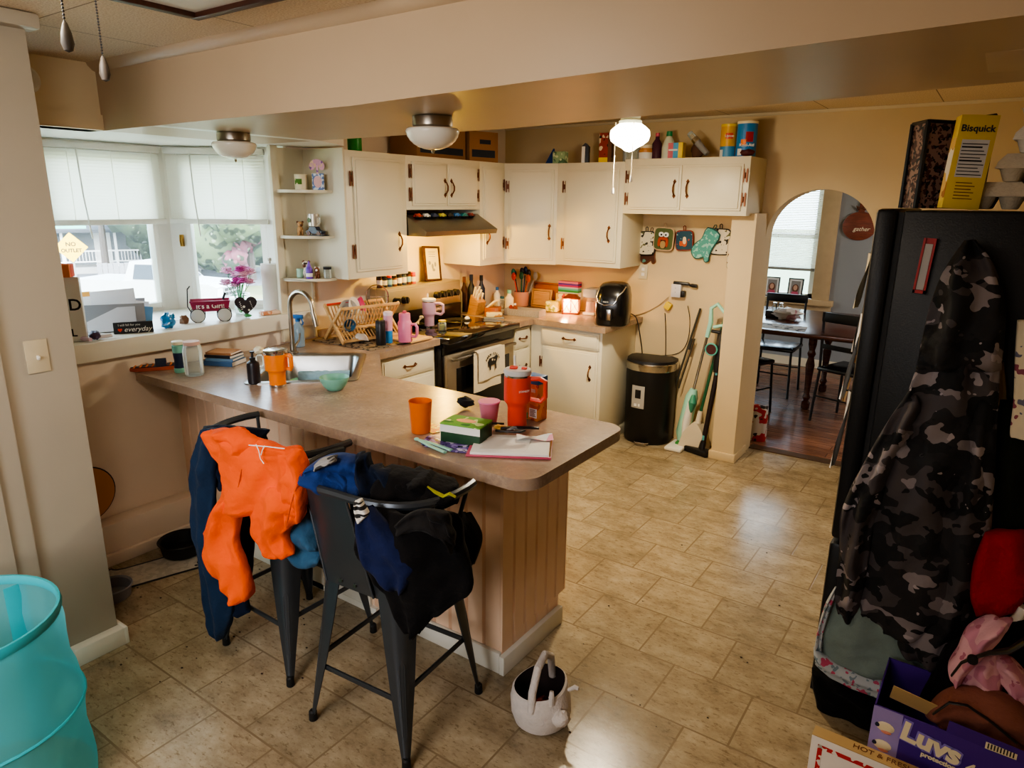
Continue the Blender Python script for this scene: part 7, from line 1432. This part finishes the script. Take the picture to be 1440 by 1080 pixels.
b=B(); b.lathe([(.052,-.18),(.075,-.195),(.098,-.215),(.102,-.24),(.095,-.265),(.07,-.285),(.04,-.30),(.02,-.315),(0,-.32)],32); gl=b.out('globe',M('globe_glow','#fff6e6',.4,emit='#fff2d6',es=9),r); gl.visible_shadow=False
for dx,zz in ((-.052,-.50),(.048,-.44)):
    b=B(); b.cyl((dx,-.06,-.18),(dx,-.06,zz),.0016,n=6); c_=b.out('pull_chain',p_cream,r); b=B(); b.lathe([(.004,zz+.002),(.008,zz-.02),(.007,zz-.028),(0,zz-.03)],10,TR(dx,-.06,0)); b.out('pull_knob',p_white,c_)
for (px,py,lb_) in ((97,74,'black beaded fan pull chain with a teardrop fob, nearer the wall'),(149,115,'black beaded fan pull chain with a lower hanging teardrop fob')):
    p=oz(px,py,1.985 if px<100 else 1.975); r=T('pull_chain',lb_,'pull chain',p,0,'ceiling fan pull chains')
    b=B(); b.lathe([(0,0),(.007,.003),(.0105,.014),(.0085,.03),(.004,.045),(.002,.048)],14); b.out('fob',M('fob_dark','#4a443e',.5,.3,60),r)
    b=B(); z=.048
    while p.z+z<2.315: b.sph((0,0,z),.0021,6); z+=.0052
    b.cyl((0,0,.045),(0,0,2.32-p.z),.0007,n=5); b.out('beaded_chain',p_blk,r)
r=T('ceiling_fixture','dark framed square light panel on the ceiling above the stools','ceiling light',V((-1.87,1.09,2.32)))
b=B(); 
for q_ in ((-.30,-.30,.30,-.27),(-.30,.27,.30,.30),(-.30,-.27,-.27,.27),(.27,-.27,.30,.27)): b.box(q_[0],q_[1],-.035,q_[2],q_[3],0,bev=.004)
b.out('wood_frame',w_dark,r); b=B(); b.box(-.27,-.27,-.02,.27,.27,-.012); b.out('diffuser',PM('diffuser','#dedbd2',.4),r)
# small wall things
r=T('light_switch','cream toggle light switch plate on the partition by the door casing','switch',V((-2.6995,.985,1.21))); b=B(); b.box(0,-.036,-.058,.006,.036,.058,bev=.002); b.out('plate',M('switchplate','#c4b698',.4),r); b=B(); b.m=MX.Rotation(.4,4,'Y'); b.box(.004,-.004,-.006,.018,.004,.006,bev=.001); b.out('toggle',p_white,r)
r=T('smoke_detector','round white smoke detector on the header beside the partition','smoke detector',V((-3.42,1.37,2.215))); b=B(); b.lathe([(.055,0),(.055,.02),(.045,.03),(0,.032)],24,MX.Rotation(PI/2,4,'Y')); b.out('body',p_white,r); b=B(); b.lathe([(.02,.031),(.02,.034),(0,.034)],16,MX.Rotation(PI/2,4,'Y')); b.out('vent',p_cream,r)
p=oz(1403,80,2.095); b=B(); b.box(-.07,-.13,-.004,.16,.16,0.0,bev=.001); b.out('access_panel',m_beam,loc=V((p.x+.02,p.y,2.088)),label='painted rectangular patch on the underside of the beam',cat='panel')
r=T('wall_outlet','cream outlet cover on the wall under the cabinet end','outlet',V((-2.17,4.849,1.25))); b=B(); b.box(-.035,-.006,-.055,.035,0,.055,bev=.002); b.out('plate',PM('platecream','#d0c4a4',.5),r); b=B(); b.box(-.012,-.008,.008,.012,-.005,.03); b.box(-.012,-.008,-.03,.012,-.005,-.008); b.out('sockets',p_white,r)
# oven towel
l=V((-2.70,3.60,.50)); b=B()
def tw(x_off,z0,z1,y0,y1,off):
    b.grid(lambda u,v:(x_off-.004*math.sin(u*9+v*2)-.004*(1-v),y0+(y1-y0)*u,z0+(z1-z0)*v),16,8)
r=T('dish_towel','cream dish towel with a black cow print hanging on the oven handle','dish towel',V((-2.70,3.61,.53)))
m_tow=M('towel_cream','#d8cbb0',.95,.08,40,.3,160)
for nm,x0,y0,y1,z0 in (('back_layer',.004,-.16,.135,.53),('front_layer',.018,-.125,.165,.60)):
    b=B()
    for o_ in (0,.003): b.grid(lambda u,v:(x0+o_+.006*math.sin(u*8)*(1-v)-.0*(v),y0+(y1-y0)*u+.012*(1-v)*math.sin(u*3),z0-.53+(.798-z0)*v+.01*(u-.5)),18,10)
    b.out(nm,m_tow,r,ang=180)
b=B(); b.grid(lambda u,v:(.004+.018*v-.0,-.14+.29*u,.262+.012*math.sin(PI*v)),16,6); b.grid(lambda u,v:(-.03+.05*v,-.14+.29*u,.266+.008*math.sin(PI*v)),16,6); b.out('fold_over',m_tow,r,ang=180)
cw=[(-.055,.02),(-.04,.045),(.02,.05),(.045,.06),(.06,.045),(.05,.02),(.04,.0),(.045,-.04),(.033,-.04),(.028,-.005),(-.02,-.008),(-.022,-.04),(-.034,-.04),(-.038,.0),(-.05,-.02)]
b=B(); b.prism([(x*.95,z*.95) for x,z in cw],0,.001,fr((.0275,.02,.165),(0,1,0),(1,0,0))); b.out('cow_print',p_blk,r)
for x,z,s_ in ((-.005,.03,.008),(.02,.025,.006)): b=B(); b.lathe([(s_,0),(s_,.0005),(0,.0005)],10,fr((.029,.02+x,.165+z),(0,1,0),(1,0,0))); b.out('print_spot',m_tow,r)
for i,ch in enumerate('FARM FRESH'):
    if ch==' ': continue
    a=A(145-i*12.2); text('lettering',ch,.022,p_blk,r,fr((.0288,.02-.0+.085*math.cos(a)*1.0,.150+.085*math.sin(a)),(0,math.sin(a),-math.cos(a)),(1,0,0)),bold=.0006)
# crumbs
random.seed(3); b=B()
for k in range(70):
    p=oz(random.uniform(150,470),random.uniform(790,960),0) if k<50 else oz(random.uniform(800,1100),random.uniform(700,1050),0)
    if (p.x<-2.6 and p.y<1.2) or (p.x<-1.28 and p.y>1.80): continue
    b.sph((p.x,p.y,.002),random.uniform(.0015,.0045),6,(1.3,1,.5))
b.out('crumbs',M('crumb','#3a2a20',.9),label='dark crumbs scattered over the vinyl floor',cat='crumbs',kind='stuff')
